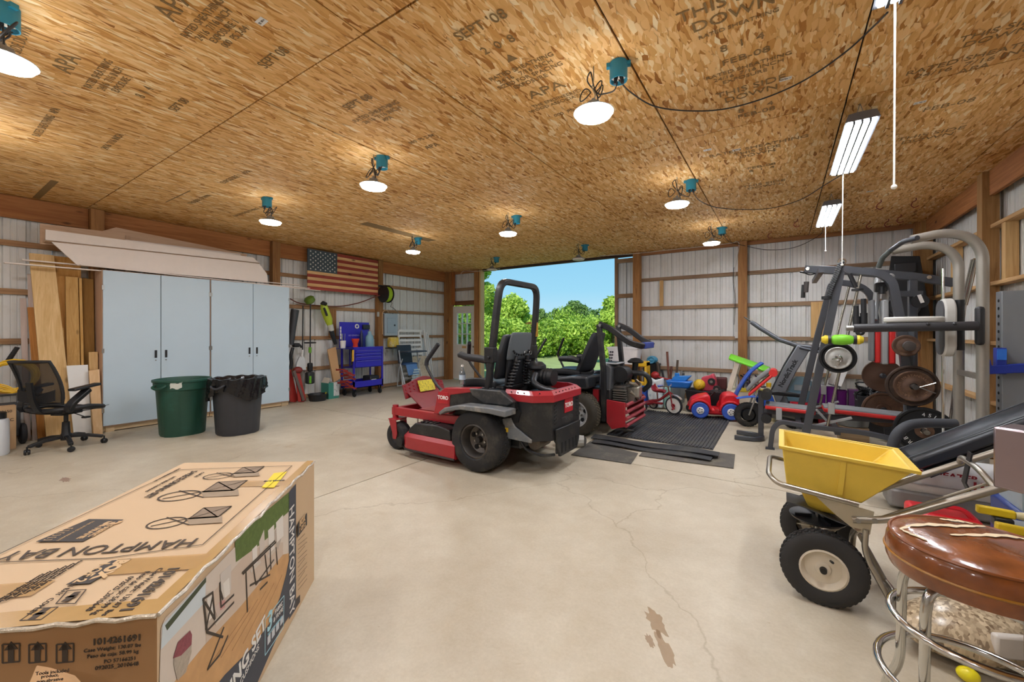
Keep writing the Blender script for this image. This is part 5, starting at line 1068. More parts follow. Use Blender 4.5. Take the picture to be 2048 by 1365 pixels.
# red push car (local +x = nose)
t = thing('push_car', 'red toy push car with blue wheels and a tall blue handle', 'toy car', (-.90, 7.12, .02), R_(193))
prof = [(.33, .07), (.355, .18), (.33, .28), (.23, .335), (.10, .365), (.06, .35), (.04, .15), (-.08, .15), (-.10, .32), (-.14, .385), (-.27, .40), (-.34, .34), (-.35, .10), (-.30, .06), (.28, .05)]
M().prism(prof, -.155, .155, 'XZ').build('body', PR, t, bevel=.03)
for x in (.205, -.22):
    for s in (1, -1):
        M().lathe([(.03, -.03), (.11, -.032), (.125, -.02), (.125, .02), (.11, .032), (.03, .03)], 26, (x, s*.18, .125), 'Y').build('wheel', PBL, t)
        hb = M().lathe([(.0, s*.0), (.05, 0), (.055, s*.012), (.045, s*.018), (.01, s*.018)], 18, (x, s*(.21), .125), 'Y').build('hub_cap', WHITE, t)
        for k in range(5): a = k*1.2566; M().cyl((x+.028*math.cos(a), s*.226, .125+.028*math.sin(a)), (x+.028*math.cos(a), s*.231, .125+.028*math.sin(a)), .008, n=8).build('hub_dot', BLACK, hb)
        arch = [(x+.165*math.cos(R_(a)), .125+.165*math.sin(R_(a))) for a in range(0, 181, 20)]+[(x+.135*math.cos(R_(a)), .125+.135*math.sin(R_(a))) for a in range(180, -1, -20)]
        M().prism(arch, s*.14, s*.21, 'XZ').build('wheel_arch', PR, t, bevel=.008)
M().bar([(-.30, 0, .34), (-.34, 0, .44), (-.42, 0, .60), (-.53, 0, .76), (-.67, 0, .87)], .16, .035, up=(1,0,0), fil=.08).build('push_handle', PB, t, bevel=.012)
M().cyl((.06, 0, .30), (-.02, .02, .40), .012, n=8).ring((-.03, .02, .41), .07, .011, 'Z', 18, 6).build('steering_wheel', BLACK, t)
M().bx(.10, .2, -.161, -.159, .2, .25).build('sticker', PAPER, t); M().bx(-.05, .0, .10, .161, .13, .16).build('step', PR, t)
# red tricycle (local +x = forward)
t = thing('tricycle', 'red metal tricycle with white-rimmed wheels beside the push car', 'tricycle', (-1.70, 7.05, .02), R_(-18)); CR = mat('#8e2028', .35, var=.1)
def spokew(p, r, w, m1_=RUBBER):
    wh = M().lathe([(r-.022, -w/2), (r-.004, -w/2), (r, 0), (r-.004, w/2), (r-.022, w/2)], 28, p, 'Y').build('tyre', m1_, t)
    M().lathe([(.02, -.006), (r-.022, -.01), (r-.022, .01), (.02, .006)], 28, p, 'Y').build('wheel_disc', mat('#e6e2da', .4), wh); M().cyl((p[0], p[1]-.03, p[2]), (p[0], p[1]+.03, p[2]), r*.2, n=14).build('hub', CR, wh)
spokew((.25, 0, .145), .145, .04); spokew((-.22, .16, .085), .085, .035); spokew((-.22, -.16, .085), .085, .035)
M().bx(-.30, -.12, -.14, .14, .11, .145).bx(-.20, .05, -.03, .03, .13, .165).build('rear_step', CR, t, bevel=.01)
M().tube([(-.2, 0, .16), (.0, 0, .20), (.17, 0, .34)], .022, 10, fil=.06).build('frame_tube', CR, t)
M().grid(lambda u, v: (-.13+.22*u, (v-.5)*.22*math.sin(.5+2.2*(1-u)*.9), .335+.035*(2*v-1)**2+.10*max(0, .25-u)*4*(.25-u)*4), 10, 8, (0,0,-.01)).build('seat', CR, t); M().cyl((-.04, 0, .18), (-.05, 0, .33), .014, n=8).build('seat_post', CHROME, t)
for s in (1, -1): M().tube([(.25, s*.045, .145), (.22, s*.045, .30), (.17, 0, .36)], .010, 8, fil=.03).build('fork_leg', CR, t)
M().tube([(.17, 0, .34), (.15, 0, .45)], .013, 8).tube([(.10, .19, .455), (.14, .12, .46), (.16, 0, .43), (.14, -.12, .46), (.10, -.19, .455)], .010, 8, fil=.04).build('handlebar', CHROME, t)
for s in (1, -1): M().cyl((.125, s*.12, .458), (.09, s*.20, .455), .016, n=10).build('hand_grip', PBL, t); M().bar([(.25, s*.05, .145), (.29, s*.06, .10), (.29, s*.12, .10)], .02, .02).build('pedal', CR, t)
M().grid(lambda u, v: (.25+.17*math.cos(R_(40+100*u)), (v-.5)*.06, .145+.17*math.sin(R_(40+100*u))), 8, 2, (0,0,.004)).build('mudguard', mat('#d8cfc8', .3, .6), t)
# children's dirt bike behind the bench
t = thing('dirt_bike', 'small blue children\'s dirt bike behind the weight bench', 'motorbike', (-.16, 6.86, 0), R_(200))
tw = tyre(t, (.27, 0, .17), .17, .075, .10, rows=3, cnt=30); M().lathe([(.02, -.05), (.075, -.05), (.09, -.02), (.09, .02), (.075, .05), (.02, .05)], 18, (.27, 0, .17), 'Y').build('brake_drum', BLACK, t)
tyre(t, (-.32, 0, .15), .15, .075, .09, rows=3, cnt=28); M().lathe([(.02, -.03), (.09, -.03), (.09, .03), (.02, .03)], 18, (-.32, 0, .15), 'Y').build('rear_hub', BLACK, t)
for s in (1, -1): M().tube([(.27, s*.06, .17), (.20, s*.06, .38), (.13, s*.05, .56)], .013, 8).build('fork_leg', STEEL, t)
M().grid(lambda u, v: (.42-.46*u, (v-.5)*(.10+.04*math.sin(u*3)), .40+.035*math.sin(u*3.1)-.02*abs(v-.5)), 8, 4, (0,0,.008)).build('front_fender', PB, t)
for s in (1, -1): M().prism([(.16, .44), (-.02, .47), (-.06, .36), (.06, .30), (.13, .34)], s*.07, s*.085, 'XZ').build('side_shroud', PB, t, bevel=.006)
M().prism([(.05, .47), (-.42, .44), (-.44, .48), (-.1, .53), (.02, .52)], -.06, .06, 'XZ').build('saddle', BLACK, t, bevel=.02)
M().tube([(.12, -.24, .60), (.12, -.1, .58), (.12, .1, .58), (.12, .24, .60)], .011, 8, fil=.05).build('handlebar', BLACK, t); M().bx(-.12, .1, -.06, .06, .14, .32).build('engine', mat('#6d6a64', .4, .6), t, bevel=.02); M().bar([(-.1, 0, .2), (-.32, 0, .15)], .10, .03).bar([(.1, 0, .35), (-.1, 0, .15)], .04, .04).build('frame', STEEL, t)
# toy truck with green roof
t = thing('toy_truck', 'cream toy ride-in truck with lime green roof by the post', 'toy truck', (-.55, 7.75, 0))
x0, x1, y0, y1 = -.76, -.235, 7.5, 8.05
M().bx(x0, x1, y0, y1, .10, .42).build('body', CREAM, t, world=True, bevel=.04)
for y in (y0+.04, y1-.04):
    M().bar([(x0+.04, y, .40), (x0+.16, y, .86)], .07, .10, up=(0,1,0)).build('pillar', CREAM, t, world=True); M().bar([(x0+.49, y, .40), (x0+.47, y, .78)], .06, .06, up=(0,1,0)).build('pillar', CREAM, t, world=True)
M().grid(lambda u, v: (x0+.04+.56*u, y0-.04+(y1-y0+.08)*v, .905-.20*u+.05*math.sin(math.pi*v)), 4, 6, (0,0,.035)).build('roof', PG, t, world=True, bevel=.008)
M().bx(x0+.18, x1, y0-.012, y0, .40, .46).build('printed_band', mat('#d9c93a', .5, dirt=('#2b3b8f', 25)), t, world=True)
for x in (x0+.12, x1-.12):
    for y in (y0+.02, y1-.02): M().lathe([(.02, -.05), (.12, -.05), (.12, .05), (.02, .05)], 20, (x, y, .12), 'Y').build('wheel', BLACK, t, world=True)
for k in range(16):
    rn = random.Random(k+90); p = Vector((-.58+.28*rn.random(), 7.55+.35*rn.random(), .43+.03*rn.random())); q = p+Vector((rn.uniform(-.12,.14), rn.uniform(-.06,.12), rn.uniform(.05,.24)))
    tag(M().tube(spline([p, p.lerp(q, .5)+Vector((0,0,.05)), q], 4), .012, 6).build('toy_rod', mat(('#26262a', '#8a8a8c', '#5d3a6e', '#c9c9c4')[k % 4], .4)), 'thin toy part in the jumble inside the truck', 'toy', 'jumble of toy parts in the truck')
# tubs, bags, balls
tub('laundry_basket', 'white laundry basket with round holes left of the corner post', -2.98, -2.36, 8.05, 8.4, .34, mat('#e9e6e8', .5), 'basket', .85, .71)
b = bpy.data.objects['laundry_basket']
for k in range(2):
    for j in range(4): M().cyl((-.27+.045*k+.01*j, -.171+.006*j, .06+.06*j), (-.27+.045*k+.01*j, -.186+.0*j, .06+.06*j), .018, n=8).build('hole', mat('#3b3540', .7), b)
tag(M().bx(-3.0, -2.42, 8.05, 8.42, 0, .705).build('wooden_crate', wood('#6d4a2e', '#8e6440', 'X'), bevel=.01), 'brown wooden crate under the white laundry basket', 'crate')
t = thing('yellow_step', 'yellow plastic toy step beside the basket', 'step', (-2.2, 7.85, 0)); 
for x in (-2.36, -2.13): M().prism([(7.7, 0), (7.76, .80), (8.0, .80), (8.1, 0), (8.0, 0), (7.93, .6), (7.83, .6), (7.8, 0)], x-.02, x+.02, 'YZ').build('side', PY_, t, world=True, bevel=.01)
M().bx(-2.38, -2.11, 7.74, 8.02, .70, .80).bx(-2.38, -2.11, 7.74, 7.86, .34, .42).build('tread_board', PY_, t, world=True, bevel=.02)
tag(M().ball((-2.16, 8.36, .80), (.11, .10, .08), 16, 8).ring((-2.16, 8.27, .80), .06, .015, 'Y').build('teal_ring_toy', mat('#4a93b5', .4)), 'teal ring toy behind the yellow step', 'toy')
tag(tub('black_crate', 'black open crate beyond the yellow step', -2.3, -2.05, 8.2, 8.6, .72, mat('#1b1c1e', .5), 'crate', .95), 'black open crate beyond the yellow step', 'crate')
tub('grey_tote', 'large grey plastic tote of sticks by the back wall', -2.02, -1.55, 8.0, 8.5, .44, mat('#7c8285', .5), 'tote')
for k, (dx, h, tx, m_) in enumerate(((-.22, .78, -.22, '#4b4036'), (.02, .98, -.05, '#7a4a3a'), (-.05, .70, .02, '#6d4438'), (.14, .82, .12, '#57483a'), (.1, .62, .19, '#8b8b88'), (-.12, .6, -.19, '#3c3c40'), (.18, .56, .2, '#5d5d60'))):
    tag(M().cyl((-1.78+dx*.5, 8.2+.04*k-.1, .04), (-1.78+tx, 8.10+.05*k, h), .018, .022, 8).build('stick', mat(m_, .6)), ('dark stick leaning far left out of the grey tote', 'tallest reddish bat standing in the grey tote', 'short reddish handle beside the tallest bat', 'brown handle at the right of the grey tote', 'light grey rod leaning right in the grey tote', 'low black stick at the left of the grey tote', 'dark grey rod lowest at the right of the tote')[k], 'stick', 'sticks in the grey tote')
tag(M().tube([(-2.0, 7.95, .52), (-1.75, 7.9, .48), (-1.4, 7.9, .44)], .014, 8).ball((-2.0, 7.95, .54), (.08, .07, .07), 12, 8).build('red_mallet', mat('#a8282c', .4)), 'toy mallet with red head lying over the tubs', 'mallet')
tub('blue_tote', 'blue plastic tote left of the salt bag', -2.22, -2.03, 7.46, 7.68, .36, PB, 'tote', .9)
tub('red_tub', 'red-rimmed tub behind the blue tote', -2.46, -2.24, 7.45, 7.68, .40, mat('#b8283a', .4), 'tub', .8)
tub('navy_tub', 'dark blue tub tilted behind the mower engine', -2.78, -2.52, 7.3, 7.6, .34, mat('#22308f', .4), 'tub', .8)
t = M(); pts = []
t.grid(lambda u, v: (-1.99+.24*u+.01*math.sin(v*9), 7.42-.02*math.sin(math.pi*u)*2, .022+.478*v+.05*(abs(u-.5)*2)*(v > .9)), 10, 12, (0, .12, 0)); tag(t.build('salt_bag', mat('#dfe6ea', .4, dirt=('#7fa3b5', 9), bump=.5, bscale=14), bevel=.02), 'white printed plastic bag standing by the tricycle', 'bag')
t = M(); t.grid(lambda u, v: (-1.72+.10*u, 7.44-.02*math.sin(math.pi*u), .022+.368*v), 6, 10, (0, .12, 0)); tag(t.build('seed_bag', mat('#8fc3b8', .4, dirt=('#e6efe9', 7)), bevel=.02), 'pale green plastic bag right of the white bag', 'bag')
t = thing('black_wagon', 'black plastic wagon tub full of toys', 'wagon', (-1.09, 7.65, .0)); M().loft([[(-.24, -.18, .08), (.24, -.18, .08), (.24, .18, .08), (-.24, .18, .08)], [(-.29, -.22, .37), (.29, -.22, .37), (.29, .22, .37), (-.29, .22, .37)], [(-.27, -.20, .37), (.27, -.20, .37), (.27, .20, .37), (-.27, .20, .37)], [(-.22, -.16, .10), (.22, -.16, .10), (.22, .16, .10), (-.22, .16, .10)]]).build('tub_body', mat('#1d1c20', .5), t, bevel=.012)
for x in (-.2, .2): 
    for y in (-.2, .2): M().lathe([(.01, -.02), (.075, -.02), (.075, .02), (.01, .02)], 16, (x, y, .075), 'Y').build('wheel', BLACK, t)
tag(M().ball((-1.17, 7.53, .46), .095, 20, 12).build('yellow_ball', mat('#d9b024', .5, dirt=('#5a4c1a', 12))), 'scuffed yellow ball in the black wagon', 'ball')
t = thing('toy_boat', 'bright blue toy tray or boat on top of the wagon', 'toy', (-1.50, 7.58, .44)); M().loft([[(-.16, -.1, -.06), (.17, -.1, -.06), (.17, .1, -.06), (-.16, .1, -.06)], [(-.21, -.13, .07), (.22, -.13, .07), (.22, .13, .07), (-.21, .13, .07)]]).build('hull', mat('#2a74cf', .35), t, bevel=.03); M().loft([[(-.12, -.08, .07), (.12, -.08, .07), (.12, .08, .07), (-.12, .08, .07)], [(-.08, -.06, .14), (.2, -.1, .16), (.2, .1, .16), (-.08, .06, .14)]]).cyl((-.03,-.03,.13), (-.03,-.03,.2), .04, n=12).build('deck', mat('#2f86da', .35), t, bevel=.01)
t = thing('toy_jeep', 'pink red toy jeep standing on end in the wagon', 'toy car', (-1.02, 7.72, .34)); M().prism([(-.14, 0), (-.13, .24), (-.02, .27), (.04, .31), (.08, .24), (.11, .02)], -.1, .1, 'XZ').build('body', mat('#c9455a', .4), t, bevel=.02)
for z in (.06, .18): M().lathe([(.02, -.03), (.055, -.03), (.06, 0), (.055, .03), (.02, .03)], 18, (.03+.08*(z < .1), -.12, z), 'Y').build('wheel', BLACK, t); M().cyl((.03+.08*(z < .1), -.15, z), (.03+.08*(z < .1), -.155, z), .024, n=12).build('hub', STEEL, t)
tag(M().bx(-.98, -.80, 7.92, 8.1, .0, .56).build('maroon_case', mat('#5d2a2c', .5), bevel=.02), 'maroon toy case right of the toy jeep', 'case')
# bins behind the gym
t = thing('blue_kids_tub', 'pale blue round-topped plastic toy by the back wall', 'toy', (.27, 8.5, 0)); M().ball((0, 0, .34), (.21, .16, .26), 20, 10).bx(-.2, .2, -.14, .14, 0, .35).build('shell', mat('#9cc4dc', .4, var=.05), t); M().bx(-.10, .12, -.175, -.14, .38, .47).build('print', mat('#dfe9ee', .5), t)
t = thing('yellow_bottle', 'yellow pump bottle on the bench side of the treadmill', 'bottle', (-.17, 7.36, 0)); M().lathe([(.01, 0), (.08, 0), (.09, .3), (.05, .43), (.03, .44), (.03, .52), (.01, .53)], 18).build('body', mat('#e8d9a8', .4), t); M().cyl((0,0,.52), (0,0,.58), .035, n=14).build('cap', PY_, t)
tub('red_bin', 'red plastic bin on the floor behind the bench', .11, .38, 7.2, 7.5, .30, mat('#c01f32', .4), 'bin', .85); tub('black_bin', 'black plastic bin left of the red bin', -.04, .09, 7.2, 7.45, .28, mat('#16171a', .5), 'bin', .9)
tub('red_bin', 'long dark red bin under the bench behind the slanted posts', .42, .75, 7.1, 7.4, .28, mat('#8e1526', .4), 'bin', .9)
tub('purple_bin', 'bright purple bin seen between the gym rods', .475, .595, 8.32, 8.5, .48, mat('#8a1fa0', .4), 'bin', .85); tub('purple_bin', 'round purple bin right of the bright purple one', .605, .725, 8.32, 8.5, .46, mat('#7a1a8e', .4), 'bin', .85); tub('purple_bin', 'deep plum bin furthest right of the purple bins', .735, .86, 8.32, 8.5, .42, mat('#5a1060', .4), 'bin', .95)
for k, (a, b) in enumerate((((1663, 752), (1692, 692)), ((1674, 756), (1704, 700)))):
    p, q = PY(*a, 8.46-.14*k), PY(*b, 8.70-.14*k); p.z = .49; tag(M().bar([p, q], .10, .06, up=(0,1,0)).build('white_carton', WHITE, bevel=.003), ('rear' if k == 0 else 'front')+' long white carton leaning behind the purple bins', 'carton')
tag(M().bx(.88, 1.05, 8.3, 8.5, 0, .44).build('low_box', mat('#5b2a5e', .6)), 'dark box supporting the white cartons', 'box')
t = thing('steel_tub', 'round galvanised tub of small things behind the bench', 'tub', (.73, 6.56, .20)); M().lathe([(.01, 0), (.15, 0), (.17, .13), (.18, .135), (.165, .13), (.145, .015), (.01, .015)], 26).build('pail', mat('#8e9296', .35, .8), t)
tag(M().bx(.59, .87, 6.42, 6.7, 0, .19).build('foot_block', wood('#a98e6c', '#c7ae8b', 'X')), 'wooden block under the galvanised tub', 'block')
for k, (x, y, c) in enumerate(((.69, 6.5, '#7fb0bb'), (.78, 6.57, '#c4a49a'), (.73, 6.62, '#5b5d60'))): tag(M().ball((x, y, .26), (.045, .04, .04), 12, 8).build('small_part', mat(c, .5)), ('teal', 'pinkish', 'dark grey')[k]+' lump in the galvanised tub', 'part', 'things in the galvanised tub')
# treadmill
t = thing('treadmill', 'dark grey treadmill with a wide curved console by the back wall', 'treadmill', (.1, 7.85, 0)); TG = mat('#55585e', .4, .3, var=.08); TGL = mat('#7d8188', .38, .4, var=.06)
for y in (7.55, 8.25):
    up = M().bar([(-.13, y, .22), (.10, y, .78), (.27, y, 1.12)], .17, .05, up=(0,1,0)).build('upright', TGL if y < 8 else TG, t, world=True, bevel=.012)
    if y < 8: text('NordicTrack', .088, (.17, 0, .36), (-.36, 0, .17), (.075, y-.0265, .72), BLACK, up, bold=.003)
M().bar([(-.42, 7.9, 1.52), (-.30, 7.9, 1.42), (-.05, 7.9, 1.24), (.2, 7.9, 1.14), (.40, 7.9, 1.12), (.66, 7.9, 1.11)], .72, .06, up=(0,0,1)).build('console', TG, t, world=True, bevel=.02)
M().bar([(-.40, 7.9, 1.50), (-.52, 7.9, 1.60)], .5, .012, up=(0,0,1)).build('display', mat('#3b3e44', .3), t, world=True)
for y in (7.52, 8.28): M().tube([(.22, y, 1.12), (.45, y, 1.06), (.70, y, 1.05)], .022, 10).build('hand_rail', TG, t, world=True)
M().bx(-.18, 1.15, 7.58, 8.22, .12, .18).build('running_deck', BLACK, t, world=True, bevel=.01)
for y in (7.55, 8.25): M().bx(-.20, 1.18, y-.045, y+.045, .08, .20).build('side_rail', TG, t, world=True, bevel=.012)
M().bx(-.20, .08, 7.52, 8.28, .06, .28).build('motor_cover', TG, t, world=True, bevel=.04)
for x in (-.14, 1.1):
    for y in (7.56, 8.24): M().bx(x-.04, x+.04, y-.03, y+.03, 0, .09).build('foot', BLACK, t, world=True)
# wall fittings on the back wall
tag(M().bx(-.755, -.70, YB+.045, YB+.088, 1.235, 1.36).build('outlet_plate', WHITE, bevel=.004), 'white outlet box beside the back wall post', 'outlet')
tag(M().tube(spline([PY(x, y, 8.9) for x, y in ((1468, 535), (1466, 560), (1470, 600), (1468, 650))], 4), .006, 6).build('wall_cable', mat('#55524e', .6)), 'grey cable running down to the white outlet box', 'cable')
t = thing('wall_speaker', 'black loudspeaker cabinet in the right back corner', 'speaker', (1.46, 8.45, 1.5)); q = [(x, z) for x, z in ((1.20, 1.62), (1.34, 2.45), (1.72, 2.45), (1.72, 1.62))]
sp = M(); f0 = [PY(1775, 545, 8.2), PY(1865, 552, 8.2), PY(1850, 640, 8.2), PY(1758, 635, 8.2)]
M().loft([[PY(1782, 512, 8.15), PY(1840, 512, 8.15), PY(1862, 640, 8.2), PY(1765, 640, 8.2)], [Vector((p.x+.05, 8.62, p.z)) for p in (PY(1790, 528, 8.2), PY(1840, 528, 8.2), PY(1850, 640, 8.2), PY(1772, 640, 8.2))]]).build('cabinet', mat('#121214', .7), t, world=True, bevel=.01)
a = PY(1806, 612, 8.12); M().lathe([(.02, 0), (.15, -.01), (.17, -.03), (.19, -.02)], 24, a, 'Y').build('cone', mat('#232326', .6), t, world=True); a, b = PY(1788, 528, 8.13), PY(1832, 545, 8.13); M().bx(a.x, b.x, 8.11, 8.145, b.z, a.z).build('horn', mat('#1e1e21', .5), t, world=True, bevel=.01)
M().bx(1.5, 1.8, 8.3, 8.8, 1.48, 1.52).build('shelf_bracket', POSTW, t, world=True)
for k in range(2): a, b = PX(1952, 518, 1.70), PX(1930, 610, 1.68); tag(M().cyl(a+Vector((0, .06*k, 0)), b+Vector((0, .06*k, 0)), .022, n=12).cyl(b+Vector((0, .06*k, 0)), Vector((b.x-.10, b.y+.06*k+.1, .012)), .012, n=10).build('barbell_bar', CHROME), ('nearer' if k == 0 else 'farther')+' chrome bar leaning against the right wall', 'bar')
# ================================================================ EXERCISE MACHINES
GD = mat('#4a4c52', .4, .3, var=.08); GL = mat('#a7a9aa', .4, .3, var=.06); RODM = mat('#a9a69c', .25, .9, var=.1); RUST = mat('#5a4234', .65, .3, var=.25, scale=30, dirt=('#7d5c42', 10)); RUSTD = mat('#3d2f27', .6, .3, var=.25, dirt=('#5e4736', 8)); IRON = mat('#17181a', .5, .2, var=.2)
PADR = mat('#cf2a28', .45, var=.06); PADG = mat('#7a7b7e', .6, var=.08)
YN, YFR = 5.6, 6.8
hg = thing('smith_machine', 'dark grey slanted weight machine with guide rods and lat boom', 'weight machine', (.55, 6.2, 0))
def A(x, y, Y=YN): return PY(x, y, Y)
for Y, pts in ((YN, [(1612, 853), (1682, 538), (1700, 541), (1757, 546), (1784, 562), (1800, 640), (1812, 740)]), (YFR, [(1598, 800), (1634, 678), (1663, 566), (1690, 566), (1722, 573), (1742, 590), (1752, 650), (1760, 740)])):
    P3 = [A(x, y, Y) for x, y in pts]; e0 = P3[-1].copy(); e0.z = .05; P3[0].z = .24; P3 = P3+[Vector((e0.x+.08, Y, .06))]
    M().bar(P3, .072, .075, up=(0,1,0), fil=.12, seg=6).build('side_frame', GD, hg, world=True, bevel=.006)
    a, b = (A(1722, 549), A(1654, 856)) if Y == YN else (A(1698, 574, Y), A(1640, 810, Y)); M().cyl(a, b, .014, n=12).build('guide_rod', RODM, hg, world=True)
    c = a.lerp(b, .87); M().bx(c.x-.028, c.x+.028, c.y-.03, c.y+.03, c.z-.06, c.z+.06).build('rod_stop', GL, hg, world=True, bevel=.004)
    # base tube with a bent foot in front and behind
    f0 = Vector((-.115, Y, .0)); M().bar(([f0, (-.09, Y, .24), (-.02, Y, .33)] if Y == YN else [(.08, Y, .312)])+[(.20, Y, .31), (.75, Y, .30), (1.05, Y, .24), (1.16, Y, .02)], .05, .06, up=(0,1,0), fil=.12).build('base_tube', GD, hg, world=True, bevel=.005)
    if Y == YN: M().bx(-.16, -.07, Y-.04, Y+.04, 0, .012).build('foot_plate', GD, hg, world=True)
    M().bar([(.16, Y+.03, .26), (.62, Y+.03, .44)], .02, .045, up=(0,1,0)).build('diagonal_brace', GL, hg, world=True)
st_ = M().bar([A(1617, 818), A(1681, 540)], .012, .012).build('edge_strip', GL, hg, world=True)
for x, z in ((.16, .29), (.50, .27), (.36, 2.03)): M().bar([(x, YN, z), (x, YFR, z)], .05, .05).build('cross_tube', GD, hg, world=True)
bm = M().bar([A(1609, 539, 6.2), A(1690, 542, 6.2), A(1821, 553, 6.2), A(1907, 566, 6.2)], .06, .09).build('lat_boom', GD, hg, world=True, bevel=.006)
for x, y in ((1615, 538), (1858, 555)): a = A(x, y, 6.16); M().cyl(a, a+Vector((0,-.012,0)), .02, n=14).build('boom_bolt', CHROME, bm, world=True)
a = A(1825, 560, 6.2); M().bx(a.x-.035, a.x+.035, 6.16, 6.24, .05, a.z).build('lat_post', GD, hg, world=True, bevel=.006); M().bx(a.x-.06, a.x+.15, 6.14, 6.26, 0, .06).build('post_base', GD, hg, world=True)
for (x0, y0), (x1, y1) in (((1612, 548), (1612, 564)), ): M().cyl(A(x0, y0, 6.2), A(x1, y1, 6.2), .004, n=6).build('cable', STEEL, hg, world=True)
M().tube([A(1613, 564, 6.2), A(1612, 585, 6.2)], [.028, .024], 10).build('cable_grip', mat('#4b4543', .7), hg, world=True); M().tube([A(1607, 570, 6.25), A(1606, 596, 6.25)], [.02, .024], 10).build('cable_grip', BLACK, hg, world=True)
M().tube(spline([A(1606, 545, 6.2), A(1620, 550, 6.2), A(1634, 546, 6.2)], 5), .007, 6).cyl(A(1600, 544, 6.2), A(1612, 546, 6.2), .012, n=8).build('pulley_guard', BLACK, hg, world=True)
rp = thing('cable_rope', 'twisted black rope handle slung over the machine top', 'rope', A(1670, 560, 5.5))
for k in range(18):
    t_ = k/17; p = A(1682, 527, 5.5).lerp(A(1655, 594, 5.5), t_); M().tube([p+Vector((-.025, 0, -.012)), p+Vector((.025, 0, .012))], .014, 8).build('strand', BLACK, rp, world=True)
a = A(1653, 596, 5.5); M().lathe([(.01, -.02), (.045, -.015), (.045, .015), (.01, .02)], 14, a).build('rope_end', BLACK, rp, world=True); M().tube([A(1699, 548, 5.5), A(1712, 575, 5.5)], .02, 8).build('strand', BLACK, rp, world=True); a = A(1715, 580, 5.5); M().lathe([(.01, -.015), (.05, -.01), (.05, .01), (.01, .015)], 14, a).build('rope_end', BLACK, rp, world=True)
M().ring(A(1684, 524, 5.55), .03, .008, 'Y', 16, 6).build('snap_ring', CHROME, rp, world=True)
# press handles and chest pads
for x, y0, y1 in ((1712, 612, 655), (1727, 598, 655)): a, b = A(x, y0, 5.3), A(x+1, y1, 5.3); M().cyl(a, a.lerp(b, .55), .022, n=12).cyl(a.lerp(b, .5), b, .03, n=12).build('press_grip', BLACK, hg, world=True)
M().tube([A(1713, 655, 5.3), A(1716, 668, 5.3), A(1724, 668, 5.3), A(1729, 655, 5.3)], .02, 10, fil=.03).build('press_arm', BLACK, hg, world=True)
for x0, x1, yt, yb, m_, Y in ((1741, 1750, 600, 724, PADG, 5.75), (1750, 1762, 655, 727, PADR, 5.76), (1764, 1778, 600, 730, GL, 5.70), (1778, 1792, 655, 729, PADR, 5.71)):
    a, b = A(x0, yt, Y), A(x1, yb, Y); M().bx(a.x, b.x, Y, Y+.16, b.z, a.z).build('chest_pad', m_, hg, world=True, bevel=.014)
for x in (1754, 1772): a, b = A(x, 560, 5.9), A(x, 612, 5.9); M().tube([A(x-6, 640, 5.8), a.lerp(b, .5), a, A(x+12, 552, 5.95)], .03, 10, fil=.05).build('chest_arm', GL, hg, world=True)
a = A(1762, 575, 5.75); M().bx(a.x-.05, a.x+.05, 5.7, 5.8, a.z-.05, a.z+.05).build('knob_block', BLACK, hg, world=True, bevel=.015); M().cyl(A(1764, 574, 5.7), A(1764, 588, 5.7), .03, n=14).build('pin_knob', BLACK, hg, world=True)
M().bar([A(1775, 588, 6.1), A(1845, 588, 6.1)], .05, .06).build('cross_rail', GD, hg, world=True); a = A(1840, 603, 6.0); M().lathe([(.01, -.02), (.07, -.02), (.06, 0), (.07, .02), (.01, .02)], 20, a, 'Y').build('pulley', BLACK, hg, world=True); M().bar([A(1838, 590, 5.97), A(1845, 606, 5.97)], .012, .03).build('pulley_bracket', WHITE, hg, world=True)
# barbell of the machine with its plates
bar = M().cyl((.475, 5.10, 1.09), (.475, 7.1, 1.09), .013, n=12).build('smith_bar', RODM, hg, world=True)
def plate(name, label, c, r, th, m, hole=.031, lip=.02, letters=None, group='weight plates on the machine'):
    t = thing(name, label, 'weight plate', c, 0, group)
    M().lathe([(hole, -th*.5), (hole+.03, -th*.5), (hole+.04, -th*.25), (r-lip-.01, -th*.25), (r-lip, -th*.5), (r-.006, -th*.5), (r, -th*.3), (r, th*.4), (r-.01, th*.5), (hole, th*.5), (hole, -th*.5)], 40, axis='Y').build('disc', m, t)
    if letters:
        for s, ang, sz, rr in letters:
            for i, ch in enumerate(s):
                a = R_(ang-i*sz/rr*52); text(ch, sz, (math.sin(a), 0, -math.cos(a)), (math.cos(a), 0, math.sin(a)), (rr*math.cos(a), -th*.25-.001, rr*math.sin(a)), letters_mat, t, world=False)
    return t
letters_mat = mat('#d8d8d6', .5); rustink = mat('#8d6b50', .6)
plate('weight_plate', 'dark iron plate on the near end of the slanted machine bar', (.475, 5.33, 1.09), .155, .035, IRON)
plate('silver_plate', 'smaller silver plate with a clip on the slanted machine bar', (.475, 5.28, 1.09), .11, .025, mat('#b9b8b4', .4, .4, dirt=('#8d8b84', 9)), lip=.008)
M().tube(spline([(.475, 5.24, 1.11), (.50, 5.235, 1.10), (.50, 5.235, 1.06), (.46, 5.235, 1.06)], 4), .005, 6).tube([(.475, 5.235, 1.09), (.42, 5.235, 1.075)], .005, 6).tube([(.48, 5.235, 1.07), (.47, 5.23, 1.02)], .008, 6).build('spring_clip', CHROME, hg, world=True)
t = thing('foam_toy', 'lime green foam tube with yellow ends lying on the machine bar', 'toy', (.48, 5.12, 1.24)); c = A(1684, 680, 5.1)
M().tube([c+Vector((x, 0, 0)) for x in (-.085, -.06, 0, .06, .085)], [.03, .048, .052, .046, .034], 16).build('middle', mat('#7fce2c', .5), t, world=True)
